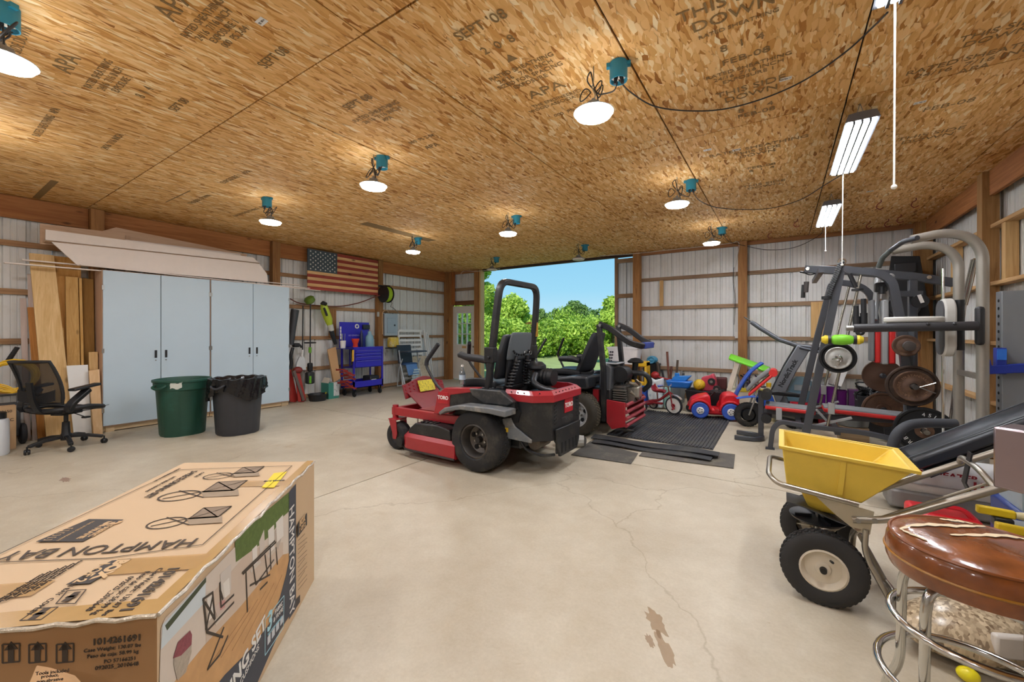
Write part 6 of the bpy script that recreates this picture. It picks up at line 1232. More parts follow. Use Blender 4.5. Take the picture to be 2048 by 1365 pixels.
for s in (-1, 1): M().tube([c+Vector((s*.085, 0, 0)), c+Vector((s*.11, 0, 0))], .044, 14).build('black_band', BLACK, t, world=True); M().tube([c+Vector((s*.11, 0, 0)), c+Vector((s*.13, 0, 0)), c+Vector((s*.16, 0, 0))], [.042, .046, .026], 14).build('yellow_end', mat('#e2c72e', .5), t, world=True)
# plate pegs
pk = [(A(1812, 692, 5.5), .105, .03, RUST), (A(1826, 773, 5.5), .20, .035, RUST), (A(1848, 862, 5.5), .225, .04, IRON)]
px_, = [A(1818, 760, 5.62)]
pp = M().bx(px_.x-.035, px_.x+.035, 5.6, 5.67, 0, 1.38).build('plate_post', mat('#5a6068', .4, .3), hg, world=True, bevel=.005)
plate('weight_plate', 'small rusty plate on the uppermost peg', pk[0][0], .105, .03, RUST); plate('weight_plate', 'large rusty plate behind its smaller mate on the middle peg', pk[1][0]+Vector((0, .036, 0)), .20, .035, RUSTD)
t = plate('weight_plate', 'rusty plate with raised letters in front on the middle peg', pk[1][0]+Vector((.003, 0, 0)), .150, .03, RUST)
letters_mat_ = letters_mat; letters_mat = rustink
for s, ang in (('STANDARD', 110), ('WEIGHT', 20), ('MADE IN', 200), ('25 LB', 285)):
    for i, ch in enumerate(s): a = R_(ang-i*12); text(ch, .03, (math.sin(a), 0, -math.cos(a)), (math.cos(a), 0, math.sin(a)), (.105*math.cos(a), -.0085, .105*math.sin(a)), rustink, t, world=False)
letters_mat = letters_mat_
plate('weight_plate', 'big black plate with white letters at the bottom peg', pk[2][0], .225, .04, IRON, lip=.022, letters=(('45LB', 92, .048, .155), ('BARBELL', 262, .048, .155)))
M().lathe([(.031, -.021), (.07, -.021), (.07, .021), (.031, .021)], 24, (0, 0, 0), 'Y').build('rust_hub', RUST, bpy.data.objects[[o.name for o in bpy.data.objects if o.name.startswith('weight_plate')][-1]])
for i, (p, r, th, m_) in enumerate(pk): M().cyl(p+Vector((0, .14, 0)), p+Vector((0, -.10 if i else -.12, 0)), .024 if i else .02, n=12).build('plate_peg', RODM if i == 2 else mat('#4b4744', .5, .4), hg, world=True)
for s in (1, -1): M().cyl(pk[1][0]+Vector((.03, -.08, 0)), pk[1][0]+Vector((.14, -.09, .05*s)), .005, n=6).build('clip_arm', CHROME, hg, world=True)
M().lathe([(.01, -.03), (.045, -.025), (.05, 0), (.03, .02)], 16, pk[0][0]+Vector((0, -.12, 0)), 'Y').build('peg_knob', mat('#5b5450', .4, .5), hg, world=True)
plate('weight_plate', 'plain brown disc seen edge-back below the red chest pads', A(1765, 752, 6.45), .19, .03, mat('#5d4436', .6, .2, var=.15), lip=.004)
plate('weight_plate', 'lower brown plate behind the bench end', A(1767, 820, 6.45), .2, .035, RUST)
for y in (752, 820): p = A(1767, y, 6.45); M().cyl(p+Vector((0, -.05, 0)), p+Vector((0, .36, 0)), .02, n=10).build('plate_peg', GD, hg, world=True)
# bench inside the machine
bn = thing('weight_bench', 'red and grey padded weight bench with leg hooks', 'bench', (.4, 6.0, 0))
def pad(x0, x1, y0, y1, z, name, sl=0.0):
    q = M(); q.grid(lambda u, v: (x0+(x1-x0)*u, y0+(y1-y0)*v, z+sl*u+.012*math.sin(math.pi*v)), 8, 6, (0,0,-.035)); o = q.build(name, PADG, bn, world=True, bevel=.01)
    M().grid(lambda u, v: (x0-.004+(x1-x0+.008)*u, y0-.006+(y1-y0+.012)*v, z-.012+sl*u), 8, 4, (0,0,-.05)).build('red_side', PADR, o, world=True, bevel=.015)
pad(-.17, .32, 5.86, 6.16, .475, 'seat_pad', -.02); pad(.40, 1.16, 5.86, 6.16, .50, 'back_pad', -.03)
M().bar([(-.24, 6.0, .37), (.3, 6.0, .36), (1.15, 6.0, .40)], .06, .06).build('bench_rail', GD, bn, world=True, bevel=.005); M().bar([(.4, 6.0, .36), (.9, 6.0, .43)], .04, .03).build('pad_support', GL, bn, world=True)
M().bar([(-.22, 6.0, .02), (-.22, 6.0, .62)], .06, .07, up=(0,1,0)).build('front_post', GD, bn, world=True, bevel=.006)
M().bar([(-.50, 5.84, .03), (-.26, 5.86, .03), (-.19, 6.0, .03), (-.26, 6.14, .03), (-.50, 6.16, .03)], .05, .05, fil=.09).build('u_foot', GD, bn, world=True, bevel=.006)
M().bx(1.05, 1.1, 5.8, 6.2, 0, .05).bar([(1.07, 6.0, .03), (1.05, 6.0, .4)], .05, .05, up=(0,1,0)).build('rear_leg', GD, bn, world=True)
M().grid(lambda u, v: (-.36+.25*u, 5.86+.28*v, .60+.26*u+.02*math.sin(3*u)), 6, 4, (-.02, 0, .045)).build('curl_pad', PADG, bn, world=True, bevel=.015); M().grid(lambda u, v: (-.355+.25*u, 5.855+.29*v, .585+.26*u), 6, 4, (.012, 0, -.035)).build('curl_pad_side', PADR, bn, world=True, bevel=.012)
M().cyl((-.09, 5.86, .855), (-.09, 6.14, .855), .045, n=16).build('curl_pad_end', PADR, bn, world=True)
for z in (.58, .30): M().cyl((-.16, 5.82, z), (-.16, 6.18, z), .055, n=16).build('leg_roller', BLACK, bn, world=True)
M().bx(-.06, .0, 5.84, 5.87, .30, .44).build('hinge_plate', GL, bn, world=True, bevel=.003); M().bar([(.33, 5.85, .46), (.42, 5.85, .35)], .02, .09, up=(0,1,0)).build('hinge_plate', GL, bn, world=True)
# multi-gym with bent silver tubes
mg = thing('multi_gym', 'silver multi-gym with two tall bent tubes and a black arm', 'weight machine', (1.1, 4.9, 0)); SIL = mat('#9c978e', .35, .45, var=.05)
for Y, xv, zt, xe in ((4.70, 1.31, 2.16, .90), (5.18, 1.30, 2.15, .86)):
    M().tube([(xv, Y, 0), (xv, Y, zt-.18), (xv-.06, Y, zt-.06), (xv-.2, Y, zt), (xe, Y, zt-.035)], .036, 16, fil=.16, seg=6).build('bent_tube', SIL, mg, world=True); M().bx(xv-.06, xv+.06, Y-.06, Y+.06, 0, .02).build('foot_plate', SIL, mg, world=True)
a, b = Vector((.89, 4.62, 2.13)), Vector((.80, 5.28, 2.12)); M().tube([(.92, 4.60, 2.12), (.86, 4.72, 2.12), (.84, 5.16, 2.11)], .02, 10).build('pull_bar', GD, mg, world=True); M().tube([(.84, 5.1, 2.11), (.80, 5.2, 2.06), (.78, 5.26, 1.98)], .022, 10).build('bar_grip', mat('#4d5250', .6), mg, world=True)
M().cyl((.52, 4.62, 1.385), (1.26, 4.62, 1.40), .036, n=16).build('press_arm', mat('#2e2e31', .45), mg, world=True); M().bx(1.25, 1.30, 4.60, 4.66, 1.25, 1.55).build('arm_bracket', BLACK, mg, world=True, bevel=.02)
for x in (.98, 1.13): M().ball((x, 4.59, 1.415), .012, 8, 6).build('arm_bolt', BLACK, mg, world=True)
M().cyl((.52, 4.62, 1.385), (.47, 4.62, 1.385), .025, n=12).build('arm_end', STEEL, mg, world=True)
VIN = mat('#c9c6bf', .5, var=.05, bump=.3, bscale=12); VIND = mat('#55565a', .55)
def stadium(cx, cy_, rx, ry, n=10): return [(cx+rx+ry*math.cos(a), cy_+ry*math.sin(a)) for a in [(-math.pi/2)+math.pi*i/n for i in range(n+1)]]+[(cx-rx+ry*math.cos(a), cy_+ry*math.sin(a)) for a in [(math.pi/2)+math.pi*i/n for i in range(n+1)]]
M().prism(stadium(.93, 4.78, .07, .12), 1.435, 1.48, 'XY').build('seat_pad', VIN, mg, world=True, bevel=.012); M().prism(stadium(.93, 4.78, .06, .11), 1.425, 1.436, 'XY').build('pad_board', BLACK, mg, world=True)
M().prism([(z, y) for y, z in stadium(1.39, 4.92, .12, .12)][::-1], 1.14, 1.20, 'YZ').build('back_pad', VIN, mg, world=True, bevel=.012) if False else M().prism([(4.92+.115*math.cos(a)*1.0, (1.52 if math.sin(a) > 0 else 1.26)+.115*math.sin(a)) for a in [2*math.pi*i/28 for i in range(28)]], 1.13, 1.20, 'YZ').build('back_pad', VIN, mg, world=True, bevel=.012)
M().prism([(4.92+.10*math.cos(a), (1.52 if math.sin(a) > 0 else 1.26)+.10*math.sin(a)) for a in [2*math.pi*i/28 for i in range(28)]], 1.118, 1.13, 'YZ').build('pad_face', VIND, mg, world=True); M().cyl((1.235, 4.90, 1.2), (1.235, 4.90, 1.62), .03, n=14).build('black_roller', BLACK, mg, world=True)
M().bar([(1.3, 4.70, 1.0), (1.3, 5.18, 1.0)], .04, .04).build('cross_bar', SIL, mg, world=True); M().bar([(1.3, 4.7, .12), (1.3, 5.18, .12)], .05, .05).bar([(1.3, 4.94, .06), (.7, 4.94, .06)], .05, .09).build('floor_frame', SIL, mg, world=True)
M().cyl((1.16, 5.0, .1), (1.16, 5.0, 1.9), .010, n=8).build('weight_rod', CHROME, mg, world=True)
# cable heap
t = thing('black_cables', 'tangle of black cables and cloth behind the plates', 'cables', A(1730, 790, 7.2)); c = A(1733, 785, 7.2)
for k in range(10):
    rn = random.Random(k); pts = [c+Vector((rn.uniform(-.12,.12), rn.uniform(-.08,.08), rn.uniform(-.12,.13))) for _ in range(5)]; M().tube(spline(pts+[pts[0]], 4), .011, 6).build('cable_loop', BLACK, t, world=True)
M().ball(c+Vector((.22, .05, .02)), (.17, .12, .10), 16, 8).build('cloth', mat('#141416', .9, bump=1, bscale=9), t, world=True); M().bx(c.x-.1, c.x+.36, 7.1, 7.4, 0, c.z-.05).build('support_box', mat('#222226', .7), t, world=True)
# incline bench in front
ib = thing('incline_bench', 'long black padded incline bench with white emblem', 'bench', (1.1, 3.85, 0)); BV = mat('#22262d', .33, var=.08)
p0, p1 = Vector((.71, 3.85, .50)), Vector((1.74, 3.97, 1.14)); dr = (p1-p0).normalized(); nn = Vector((-dr.z, 0, dr.x)); sd = Vector((0, 1, 0))
def bp(u, v): return p0.lerp(p1, u)+sd*((v-.5)*.29)+nn*(.03*math.sin(math.pi*v)**.5)
M().grid(bp, 12, 8, tuple(-nn*.075)).build('pad', BV, ib, world=True, bevel=.018)
for v in (.06, .94): M().tube([bp(u/10, v)+nn*.004 for u in range(11)], .004, 6).build('piping', mat('#3c4148', .4), ib, world=True)
for k, (du, dv, w_, h_) in enumerate(((0, 0, .09, .02), (.012, .03, .06, .02), (-.014, -.05, .07, .018), (.03, .02, .03, .03))): c = bp(.72+du, .45+dv)+nn*.004; M().box(c, (w_*.5, w_, .002), Matrix.Rotation(-math.asin(dr.z), 3, 'Y')).build('emblem_mark', WHITE, ib, world=True)
for z in (.5, 1.0): q = p0.lerp(p1, z); M().bar([(q.x, 3.9, 0.03), (q.x, 3.9, q.z-.10)], .06, .06, up=(0,1,0)).build('leg', mat('#27479e', .4), ib, world=True)
M().bar([p0+Vector((.1, 0, -.1)), p1+Vector((0, 0, -.12))], .08, .05).build('spine_tube', BLACK, ib, world=True); M().bx(.95, 1.5, 3.87, 3.93, 0, .06).build('base_tube', mat('#27479e', .4), ib, world=True)
FOAM = mat('#3a3d43', .7)
M().tube([A(1912, 848, 4.25), A(1850, 846, 4.2), A(1815, 850, 4.15), A(1793, 868, 4.1), A(1784, 895, 4.1), A(1783, 930, 4.1)], .034, 14, fil=.06).build('foam_roll', FOAM, ib, world=True); M().tube([A(1880, 892, 4.08), A(1850, 894, 4.08), A(1828, 905, 4.08), A(1815, 928, 4.08)], .036, 14, fil=.05).build('foam_roll', FOAM, ib, world=True)
M().bar([A(1880, 892, 4.1), (1.0, 4.0, .45)], .03, .03).build('roll_bracket', mat('#27479e', .4), ib, world=True)
# power rack at the right edge
pr_ = thing('power_rack', 'grey perforated rack upright with blue spotter arm at right edge', 'rack', (1.65, 5.25, 0)); GR = mat('#85888c', .45, .2, var=.04); BA = mat('#22379a', .4, var=.06)
M().bx(1.555, 1.78, 5.18, 5.30, 0, 1.70).build('upright', GR, pr_, world=True, bevel=.004)
for k in range(24): z = 1.62-.066*k; M().cyl((1.5545, 5.24, z), (1.5515, 5.24, z), .013, n=10).build('pin_hole', DARK, pr_, world=True)
M().cyl((1.70, 5.179, 1.66), (1.70, 5.177, 1.66), .012, n=10).build('pin_hole', DARK, pr_, world=True)
M().bar([(1.43, 5.12, 1.11), (1.46, 5.12, 1.03), (1.60, 5.12, 1.05), (2.0-.2, 5.12, 1.07)], .05, .075).build('spotter_arm', BA, pr_, world=True, bevel=.006); M().bx(1.50, 1.56, 5.10, 5.17, 1.0, 1.22).build('arm_saddle', BA, pr_, world=True, bevel=.006); M().bx(1.503, 1.557, 5.095, 5.10, 1.12, 1.21).build('blue_cap', mat('#2f74d8', .4), pr_, world=True)
# ================================================================ FLOOR STUFF AT THE RIGHT
t = thing('torpedo_heater', 'white torpedo heater with red lettering under the incline bench', 'heater', (.98, 4.3, 0)); HW = mat('#dcdcdc', .4, var=.04)
M().lathe([(.145, .62), (.145, 1.30), (.12, 1.33), (.10, 1.33)], 28, (0, 4.32, .26), 'X').build('barrel', HW, t, world=True); M().lathe([(.115, .56), (.125, .64), (.10, .64)], 24, (0, 4.32, .26), 'X').build('nozzle', mat('#8e8780', .4, .6), t, world=True)
M().bx(.68, 1.28, 4.20, 4.44, .02, .16).build('fuel_tank', mat('#8d8a88', .45, .2), t, world=True, bevel=.02); M().bx(.66, 1.30, 4.17, 4.18, .225, .235).build('seam', mat('#a6a6a6', .4), t, world=True)
text('READY HEATER', .062, (1,0,0), (0,-.35,.94), (.93, 4.188, .315), mat('#a01f2c', .5), t, bold=.002); text('155', .085, (1,0,0), (0,0,1), (1.17, 4.173, .265), mat('#a01f2c', .5), t, bold=.003)
M().ring((1.29, 4.32, .26), .12, .008, 'X').build('rear_guard', STEEL, t, world=True)
t = thing('red_case', 'red plastic carry case lying below the heater', 'case', (.86, 3.72, 0)); M().bx(.70, 1.02, 3.62, 3.86, 0, .20).build('shell', PR, t, world=True, bevel=.025); M().tube([(.76, 3.66, .20), (.80, 3.66, .25), (.94, 3.66, .25), (.98, 3.66, .20)], .014, 8, fil=.03).build('handle', PR, t, world=True); M().bx(.72, .78, 3.615, 3.62, .08, .15).build('latch', BLACK, t, world=True)
t = thing('navy_toolbox', 'dark blue box with white letter at the right edge', 'box', (1.08, 3.05, 0)); M().bx(.93, 1.30, 2.93, 3.25, 0, .50).build('body', mat('#1f3476', .4), t, world=True, bevel=.015); M().ball((1.02, 2.95, .505), (.03, .02, .012), 10, 6).build('latch', CHROME, t, world=True); text('P', .11, (1,0,0), (0,0,1), (1.03, 2.929, .40), WHITE, t, bold=.003)
M().bx(.95, .99, 2.95, 3.2, .50, .60).build('lid_edge', mat('#aab6bf', .4, .3), t, world=True)
for k, (a, b) in enumerate((((1952, 1017), (2060, 1033)), ((1990, 1052), (2060, 1066)))):
    Y = 2.75-.18*k; p, q = PY(*a, Y), PY(*b, Y); q.z = p.z-.005; t = thing('yellow_clamp', ('upper' if k == 0 else 'lower')+' yellow bar clamp with cream handle at the right edge', 'clamp', p); d = (q-p).normalized()
    M().bar([p, p+d*.12], .03, .035).build('jaw', mat('#e3c01f', .4), t, world=True, bevel=.006); M().bx(p.x+.05, p.x+.11, Y-.03, Y+.02, p.z-.06, p.z-.02).build('pad', BLACK, t, world=True, bevel=.006); M().tube([p+d*.12, p+d*.16, p+d*.22, p+d*.30], [.014, .02, .017, .02], 10).build('handle', mat('#e2d3a4', .5), t, world=True)
t = thing('low_stand', 'grey low stand carrying the yellow clamps', 'stand', (1.0, 2.66, 0)); M().bx(.86, 1.2, 2.56, 2.85, .465, .485).build('board', mat('#7a7d82', .5), t, world=True)
for x in (.96, 1.17):
    for y in (2.6, 2.82): M().bx(x-.02, x+.02, y-.02, y+.02, 0, .465).build('leg', mat('#7a7d82', .5), t, world=True)
t = thing('pellet_bag', 'clear bag of wood chips lying behind the stool', 'bag', (.64, 2.40, 0))
m_, n_, b_ = newmat('wood_chips'); tc_ = N(n_, 'TexCoord'); mp_ = N(n_, 'Mapping'); mp_.inputs['Scale'].default_value = (90, 90, 40); n_.links.new(tc_.outputs['Object'], mp_.inputs[0]); v_ = N(n_, 'TexVoronoi', i_Scale=1.0); n_.links.new(mp_.outputs[0], v_.inputs['Vector']); r_ = N(n_, 'ValToRGB'); r_.color_ramp.elements[0].color = lin('#6b5640'); r_.color_ramp.elements[1].color = lin('#d9c3a2'); n_.links.new(v_.outputs['Color'], r_.inputs[0]); n_.links.new(r_.outputs[0], b_.inputs['Base Color']); b_.inputs['Roughness'].default_value = .25
M(Matrix.Translation((.655, 2.47, .11)) @ Matrix.Rotation(R_(25), 4, 'Z')).ball((0, 0, 0), (.26, .15, .11), 26, 14).build('sack', m_, t, world=True); M(Matrix.Translation((.675, 2.47, .11)) @ Matrix.Rotation(R_(25), 4, 'Z')).box((0, -.13, .04), (.12, .03, .09)).build('paper_patch', mat('#cfc6bc', .4), t, world=True, bevel=.01)
tag(M().ball((.60, 2.29, .027), (.034, .028, .027), 16, 10).build('lemon', mat('#ead91f', .4)), 'yellow lemon-shaped ball on the floor by the pellet bag', 'ball')
# shiny box on a stand at the right edge
t = thing('metal_box', 'brushed stainless box cut off by the right edge', 'box', (.85, 2.2, 0)); a = PY(1985, 848, 2.35); n1 = Vector((.36, -.26, 0)); n2 = Vector((.09, .125, 0))
q = [a, a+n1, a+n1+n2, a+n2]; M().loft([[Vector((p.x, p.y, .75)) for p in q], [Vector((p.x, p.y, .985)) for p in q]]).build('body', mat('#a3959a', .28, .85, var=.05), t, world=True, bevel=.008)
c = sum(q, Vector())/4; M().cyl((c.x, c.y, 0), (c.x, c.y, .75), .03).lathe([(.01, 0), (.18, 0), (.18, .02), (.01, .03)], 24, (c.x, c.y, 0)).build('stand', BLACK, t, world=True)
# ---- broadcast spreader
t = thing('spreader', 'broadcast spreader with yellow hopper and two air tyres', 'spreader', (.2, 2.8, 0)); HOP = mat('#e5c24a', .42, var=.06, dirt=('#d9b94c', 3)); SS = mat('#a59f94', .3, .9, var=.12); RUB = mat('#2d2c2c', .75, var=.2)
HX0, HX1, HY0, HY1, HZ = .0, .50, 2.52, 2.94, .765
def ring4(x0, x1, y0, y1, z0, z1): return [(x0, y0, z0), (x1, y0, z1), (x1, y1, z1), (x0, y1, z0)]
M().loft([ring4(.10, .24, 2.66, 2.80, .50, .49), ring4(.02, .32, 2.56, 2.90, .555, .53), ring4(HX0, HX1, HY0, HY1, HZ, HZ-.035), ring4(HX0+.012, HX1-.012, HY0+.012, HY1-.012, HZ, HZ-.035), ring4(.03, .31, 2.57, 2.89, .56, .54)], True).build('hopper', HOP, t, world=True, bevel=.008)
M().loft([ring4(HX0-.012, HX1+.014, HY0-.012, HY1+.012, HZ-.012, HZ-.047), ring4(HX0-.014, HX1+.016, HY0-.014, HY1+.014, HZ+.002, HZ-.033), ring4(HX0+.008, HX1-.008, HY0+.008, HY1-.008, HZ+.002, HZ-.033)], False).build('hopper_rim', HOP, t, world=True)
M().loft([ring4(.12, .24, 2.66, 2.80, .42, .41), ring4(.08, .27, 2.62, 2.84, .52, .50)]).build('throat', HOP, t, world=True, bevel=.01)
for y in (HY0+.006, HY1-.006): M().bar([(.235, y-.02*(1 if y < 2.7 else -1)*-1, .56), (.25, y, .745)], .012, .02).build('hopper_seam', HOP, t, world=True)
wl_ = []
for Y, s in ((2.56, -1), (3.08, 1)):
    w_ = tyre(t, (.17-.2, Y-2.8, .178), .178, .085, .098, m=RUB, rows=4, cnt=40); CRM = mat('#d9cdb9', .45, var=.06)
    M().lathe([(.10, s*.038), (.092, s*.042), (.088, s*.03), (.075, s*.012), (.035, s*.018), (.03, s*.03), (.01, s*.03)], 32, (.17, Y, .178), 'Y').build('rim', CRM, w_, world=True); M().cyl((.17, Y+s*.02, .178), (.17, Y+s*.05, .178), .017, .014, 12).build('hub', mat('#2b2927', .5, .4), w_, world=True)
    M().cyl((.20, Y+s*.02, .225), (.205, Y+s*.055, .235), .006, n=8).build('valve', BLACK, w_, world=True)
    for k in range(12): a = k*math.pi/6; M().bar([(.17+.03*math.cos(a), Y-s*.012, .178+.03*math.sin(a)), (.17+.095*math.cos(a), Y-s*.02, .178+.095*math.sin(a))], .008, .006).build('rim_rib', CRM, w_, world=True)
M().cyl((.17, 2.56, .178), (.17, 3.08, .178), .012, n=10).build('axle', STEEL, t, world=True); M().bx(.12, .22, 2.72, 2.84, .15, .26).build('gear_box', BLACK, t, world=True, bevel=.02)
M().lathe([(.01, .345), (.12, .35), (.128, .362), (.118, .36), (.01, .36)], 30, (.16, 2.74, 0)).build('spinner_plate', BLACK, t, world=True); M().cyl((.16, 2.74, .24), (.16, 2.74, .42), .012, n=8).build('spinner_shaft', STEEL, t, world=True)
M().grid(lambda u, v: (.02+.28*u, 2.60+.22*v, .40+.02*(1-v)+.03*math.cos(u*3)), 8, 4, (0,0,.006)).build('deflector', mat('#3b3d40', .4), t, world=True)
for k in range(4): a = k*math.pi/2+.4; M().bar([(.16+.03*math.cos(a), 2.74+.03*math.sin(a), .36), (.16+.11*math.cos(a), 2.74+.11*math.sin(a), .36)], .006, .025).build('spinner_fin', BLACK, t, world=True)
M().tube([(.30, 2.50, .54), (-.02, 2.50, .575), (-.06, 2.56, .60), (-.06, 2.88, .61), (-.02, 2.95, .59), (.30, 2.95, .54)], .013, 10, fil=.05).build('front_loop', SS, t, world=True)
for Y in (2.53, 2.93): M().prism([(.13, .545), (.36, .51), (.345, .40), (.30, .40), (.22, .46)], Y-.002, Y+.002, 'XZ').build('side_plate', mat('#b7ad97', .4, .5), t, world=True); M().tube([(.28, Y, .455), (.40, Y, .48), (.62, Y, .62), (1.0, Y, .86)], .0165, 12, fil=.1).build('handle_tube', SS, t, world=True); M().tube([(.33, Y, .42), (.325, Y, .33), (.34, Y, .27), (.46, Y, .02)], .0125, 10, fil=.06).build('stand_leg', SS, t, world=True); YI = 2.65 if Y < 2.7 else 2.99; M().tube([(.30, Y, .42), (.295, YI, .34), (.29, YI, .24), (.17, YI, .18)], .015, 10, fil=.06).build('wheel_strut', SS, t, world=True)
M().tube([(.46, 2.53, .02), (.48, 2.60, .012), (.48, 2.86, .012), (.46, 2.93, .02)], .0125, 10, fil=.04).build('stand_foot', SS, t, world=True); M().cyl((.40, 2.60, .47), (1.0, 2.60, .875), .006, n=8).build('control_rod', SS, t, world=True)
M().tube([(.74, 2.53, .70), (.72, 2.62, .75), (.72, 2.84, .75), (.74, 2.93, .70)], .013, 10, fil=.07).build('handle_brace', SS, t, world=True); M().bar([(.72, 2.72, .80), (.70, 2.72, .66), (.72, 2.70, .60)], .045, .006, up=(1,0,0)).build('lever_bracket', BLACK, t, world=True)
for x, z in ((.30, .46), (.36, .475)): M().cyl((x, 2.513, z), (x, 2.505, z), .011, n=10).build('bolt', STEEL, t, world=True)
# ---- bar stool
t = thing('bar_stool', 'chrome bar stool with cracked brown vinyl seat', 'stool', (.465, 1.70, 0)); VB = None
m_, n_, b_ = newmat('cracked_vinyl'); tc_ = N(n_, 'TexCoord'); nz_ = N(n_, 'TexNoise', i_Scale=9.0, i_Detail=4.0); n_.links.new(tc_.outputs['Object'], nz_.inputs['Vector']); r_ = N(n_, 'ValToRGB'); r_.color_ramp.elements[0].position = .35; r_.color_ramp.elements[0].color = lin('#5c3217'); r_.color_ramp.elements[1].position = .7; r_.color_ramp.elements[1].color = lin('#925329'); n_.links.new(nz_.outputs['Fac'], r_.inputs[0])
n_.links.new(r_.outputs[0], b_.inputs['Base Color']); b_.inputs['Roughness'].default_value = .22; b_.inputs['Coat Weight'].default_value = .4; n2_ = N(n_, 'TexNoise', i_Scale=26.0, i_Detail=3.0); n_.links.new(tc_.outputs['Object'], n2_.inputs['Vector']); bp_ = N(n_, 'Bump', i_Strength=.35, i_Distance=.006); n_.links.new(n2_.outputs['Fac'], bp_.inputs['Height']); n_.links.new(bp_.outputs[0], b_.inputs['Normal'])
seat = M().lathe([(.01, .642), (.17, .640), (.188, .648), (.196, .67), (.197, .70), (.194, .725), (.186, .742), (.18, .747), (.14, .757), (.08, .763), (.01, .765)], 56).build('seat', m_, t)
M().ring((0, 0, .744), .186, .0045, 'Z', 56, 6).build('piping', mat('#7d4520', .3), seat); M().ring((0, 0, .692), .197, .004, 'Z', 56, 6).build('trim_band', mat('#9c6a26', .3), seat)
TAPE = mat('#d6c2a0', .6, var=.12)
def crack(pts, w0):
    P2 = spline([(x, y, 0) for x, y in pts], 5); L_, R2 = [], []
    for i, p in enumerate(P2):
        d = (P2[min(i+1, len(P2)-1)]-P2[max(i-1, 0)]).normalized(); w_ = w0*(.35+.65*math.sin(math.pi*min(1, max(0, i/(len(P2)-1)))))*(1+.4*math.sin(i*2.3)); rr = math.hypot(p.x, p.y); z = .7655-.0215*(rr/.18)**2+.0008
        z = .765 if rr < .08 else (.765-(rr-.08)/.06*.006 if rr < .14 else .757-(rr-.14)/.04*.010)
        s_ = Vector((-d.y, d.x, 0))*w_; L_.append((p.x+s_.x, p.y+s_.y, z+.0018)); R2.append((p.x-s_.x, p.y-s_.y, z+.0018))
    k = M(); k.loft([[a, b] for a, b in zip(L_, R2)], False, False); k.build('split', TAPE, seat)
crack([(-.165, -.01), (-.10, .035), (-.02, .07), (.05, .13)], .009); crack([(-.05, .12), (-.01, .13), (.03, .15)], .008); crack([(-.06, -.02), (.02, .03), (.10, .08), (.15, .09)], .009); crack([(-.165, -.01), (-.15, -.04), (-.12, -.08)], .006)
M().lathe([(.01, .63), (.13, .63), (.13, .645), (.01, .645)], 32).build('seat_plate', BLACK, t)
for i, an in enumerate((157, 217, 337, 37)):
    a = R_(an); c, s = math.cos(a), math.sin(a); M().tube([(c*.09, s*.09, .622), (c*.145, s*.145, .622), (c*.16, s*.16, .57), (c*.165, s*.165, .30), (c*.20, s*.20, .22), (c*.22, s*.22, 0)], .0125, 12, fil=.045).build('leg', CHROME, t)
for r, z in ((.185, .50), (.215, .335)): M().ring((0, 0, z), r, .011, 'Z', 48, 10).build('foot_ring', CHROME, t)
# ================================================================ THE BIG CARTON IN FRONT
BH = .645
FR_, BR_ = Vector((-1.30, .365, 0)), Vector((-2.13, 1.27, 0))
ul = (BR_-FR_); UL = ul.length; ul.normalize(); wv = Vector((-ul.y, ul.x, 0))       # wv points away to the left
if wv.x > 0: wv = -wv
WD = .685
t = thing('furniture_carton', 'large brown printed furniture carton in the foreground', 'box', (FR_+BR_+(wv*WD))/2)
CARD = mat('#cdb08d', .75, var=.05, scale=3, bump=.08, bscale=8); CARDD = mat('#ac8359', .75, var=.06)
UPV = Vector((0,0,1)); nR = -wv; nF = -ul; nT = UPV
def dent(p, q): return Vector(p)+Vector((0, 0, q))
c0, c1, c2, c3 = FR_, BR_, BR_+wv*WD, FR_+wv*WD
def at(u, v, h): return FR_+ul*(u*(UL+.089*v))+wv*(v*WD)+UPV*(h*BH)
side = M(); side.grid(lambda u, v: at(u, 0, v)+nR*(-.006*math.sin(math.pi*u)*math.sin(math.pi*v)), 10, 6).build('side_face', CARD, t, world=True, sharp=60)
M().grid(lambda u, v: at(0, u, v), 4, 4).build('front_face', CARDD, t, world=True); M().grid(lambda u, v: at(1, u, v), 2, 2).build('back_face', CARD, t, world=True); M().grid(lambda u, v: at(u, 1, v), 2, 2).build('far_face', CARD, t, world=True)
top = M().grid(lambda u, v: at(u, v, 1)+UPV*(.004*math.sin(math.pi*u)*math.sin(math.pi*v)), 14, 8).build('top_face', CARD, t, world=True, sharp=60)
FILM = mat('#c9bca6', .12, var=.2, alpha=.75, bump=1.0, bscale=30)
M().tube([at(u/24, -.004, 1)+Vector((0, 0, .004*math.sin(u*2.1)))+nR*.003*math.sin(u*1.3) for u in range(25)], .0055, 7).build('film_edge', mat('#d8cfc0', .18, .2, var=.25, bump=1.0, bscale=50), t, world=True); M().tube([at(-.003, u/16, 1)+UPV*.004*math.sin(u*2.7) for u in range(17)], .0055, 7).build('film_edge', mat('#d0c4b0', .18, .2, var=.25, bump=1.0, bscale=50), t, world=True)
M().grid(lambda u, v: at(u, v*.055, 1)+UPV*.0046+UPV*(.003*math.sin(math.pi*u)*math.sin(math.pi*v*.055)), 20, 2).build('packing_tape', mat('#b8945f', .25, var=.1), top, world=True)
M().grid(lambda u, v: at(u*.05, v, 1)+UPV*.005, 2, 12).build('packing_tape', mat('#b8945f', .25, var=.1), top, world=True)
for u0, u1, v0, v1 in ((.70, .76, .02, .45), (.16, .23, .03, .42), (.1, .155, .55, 1.0)): M().grid(lambda u, v: at(u0+(u1-u0)*u, v0+(v1-v0)*v, 1)+UPV*.0052, 3, 6).build('packing_tape', mat('#c7a06c', .22, var=.1, alpha=.8), top, world=True)
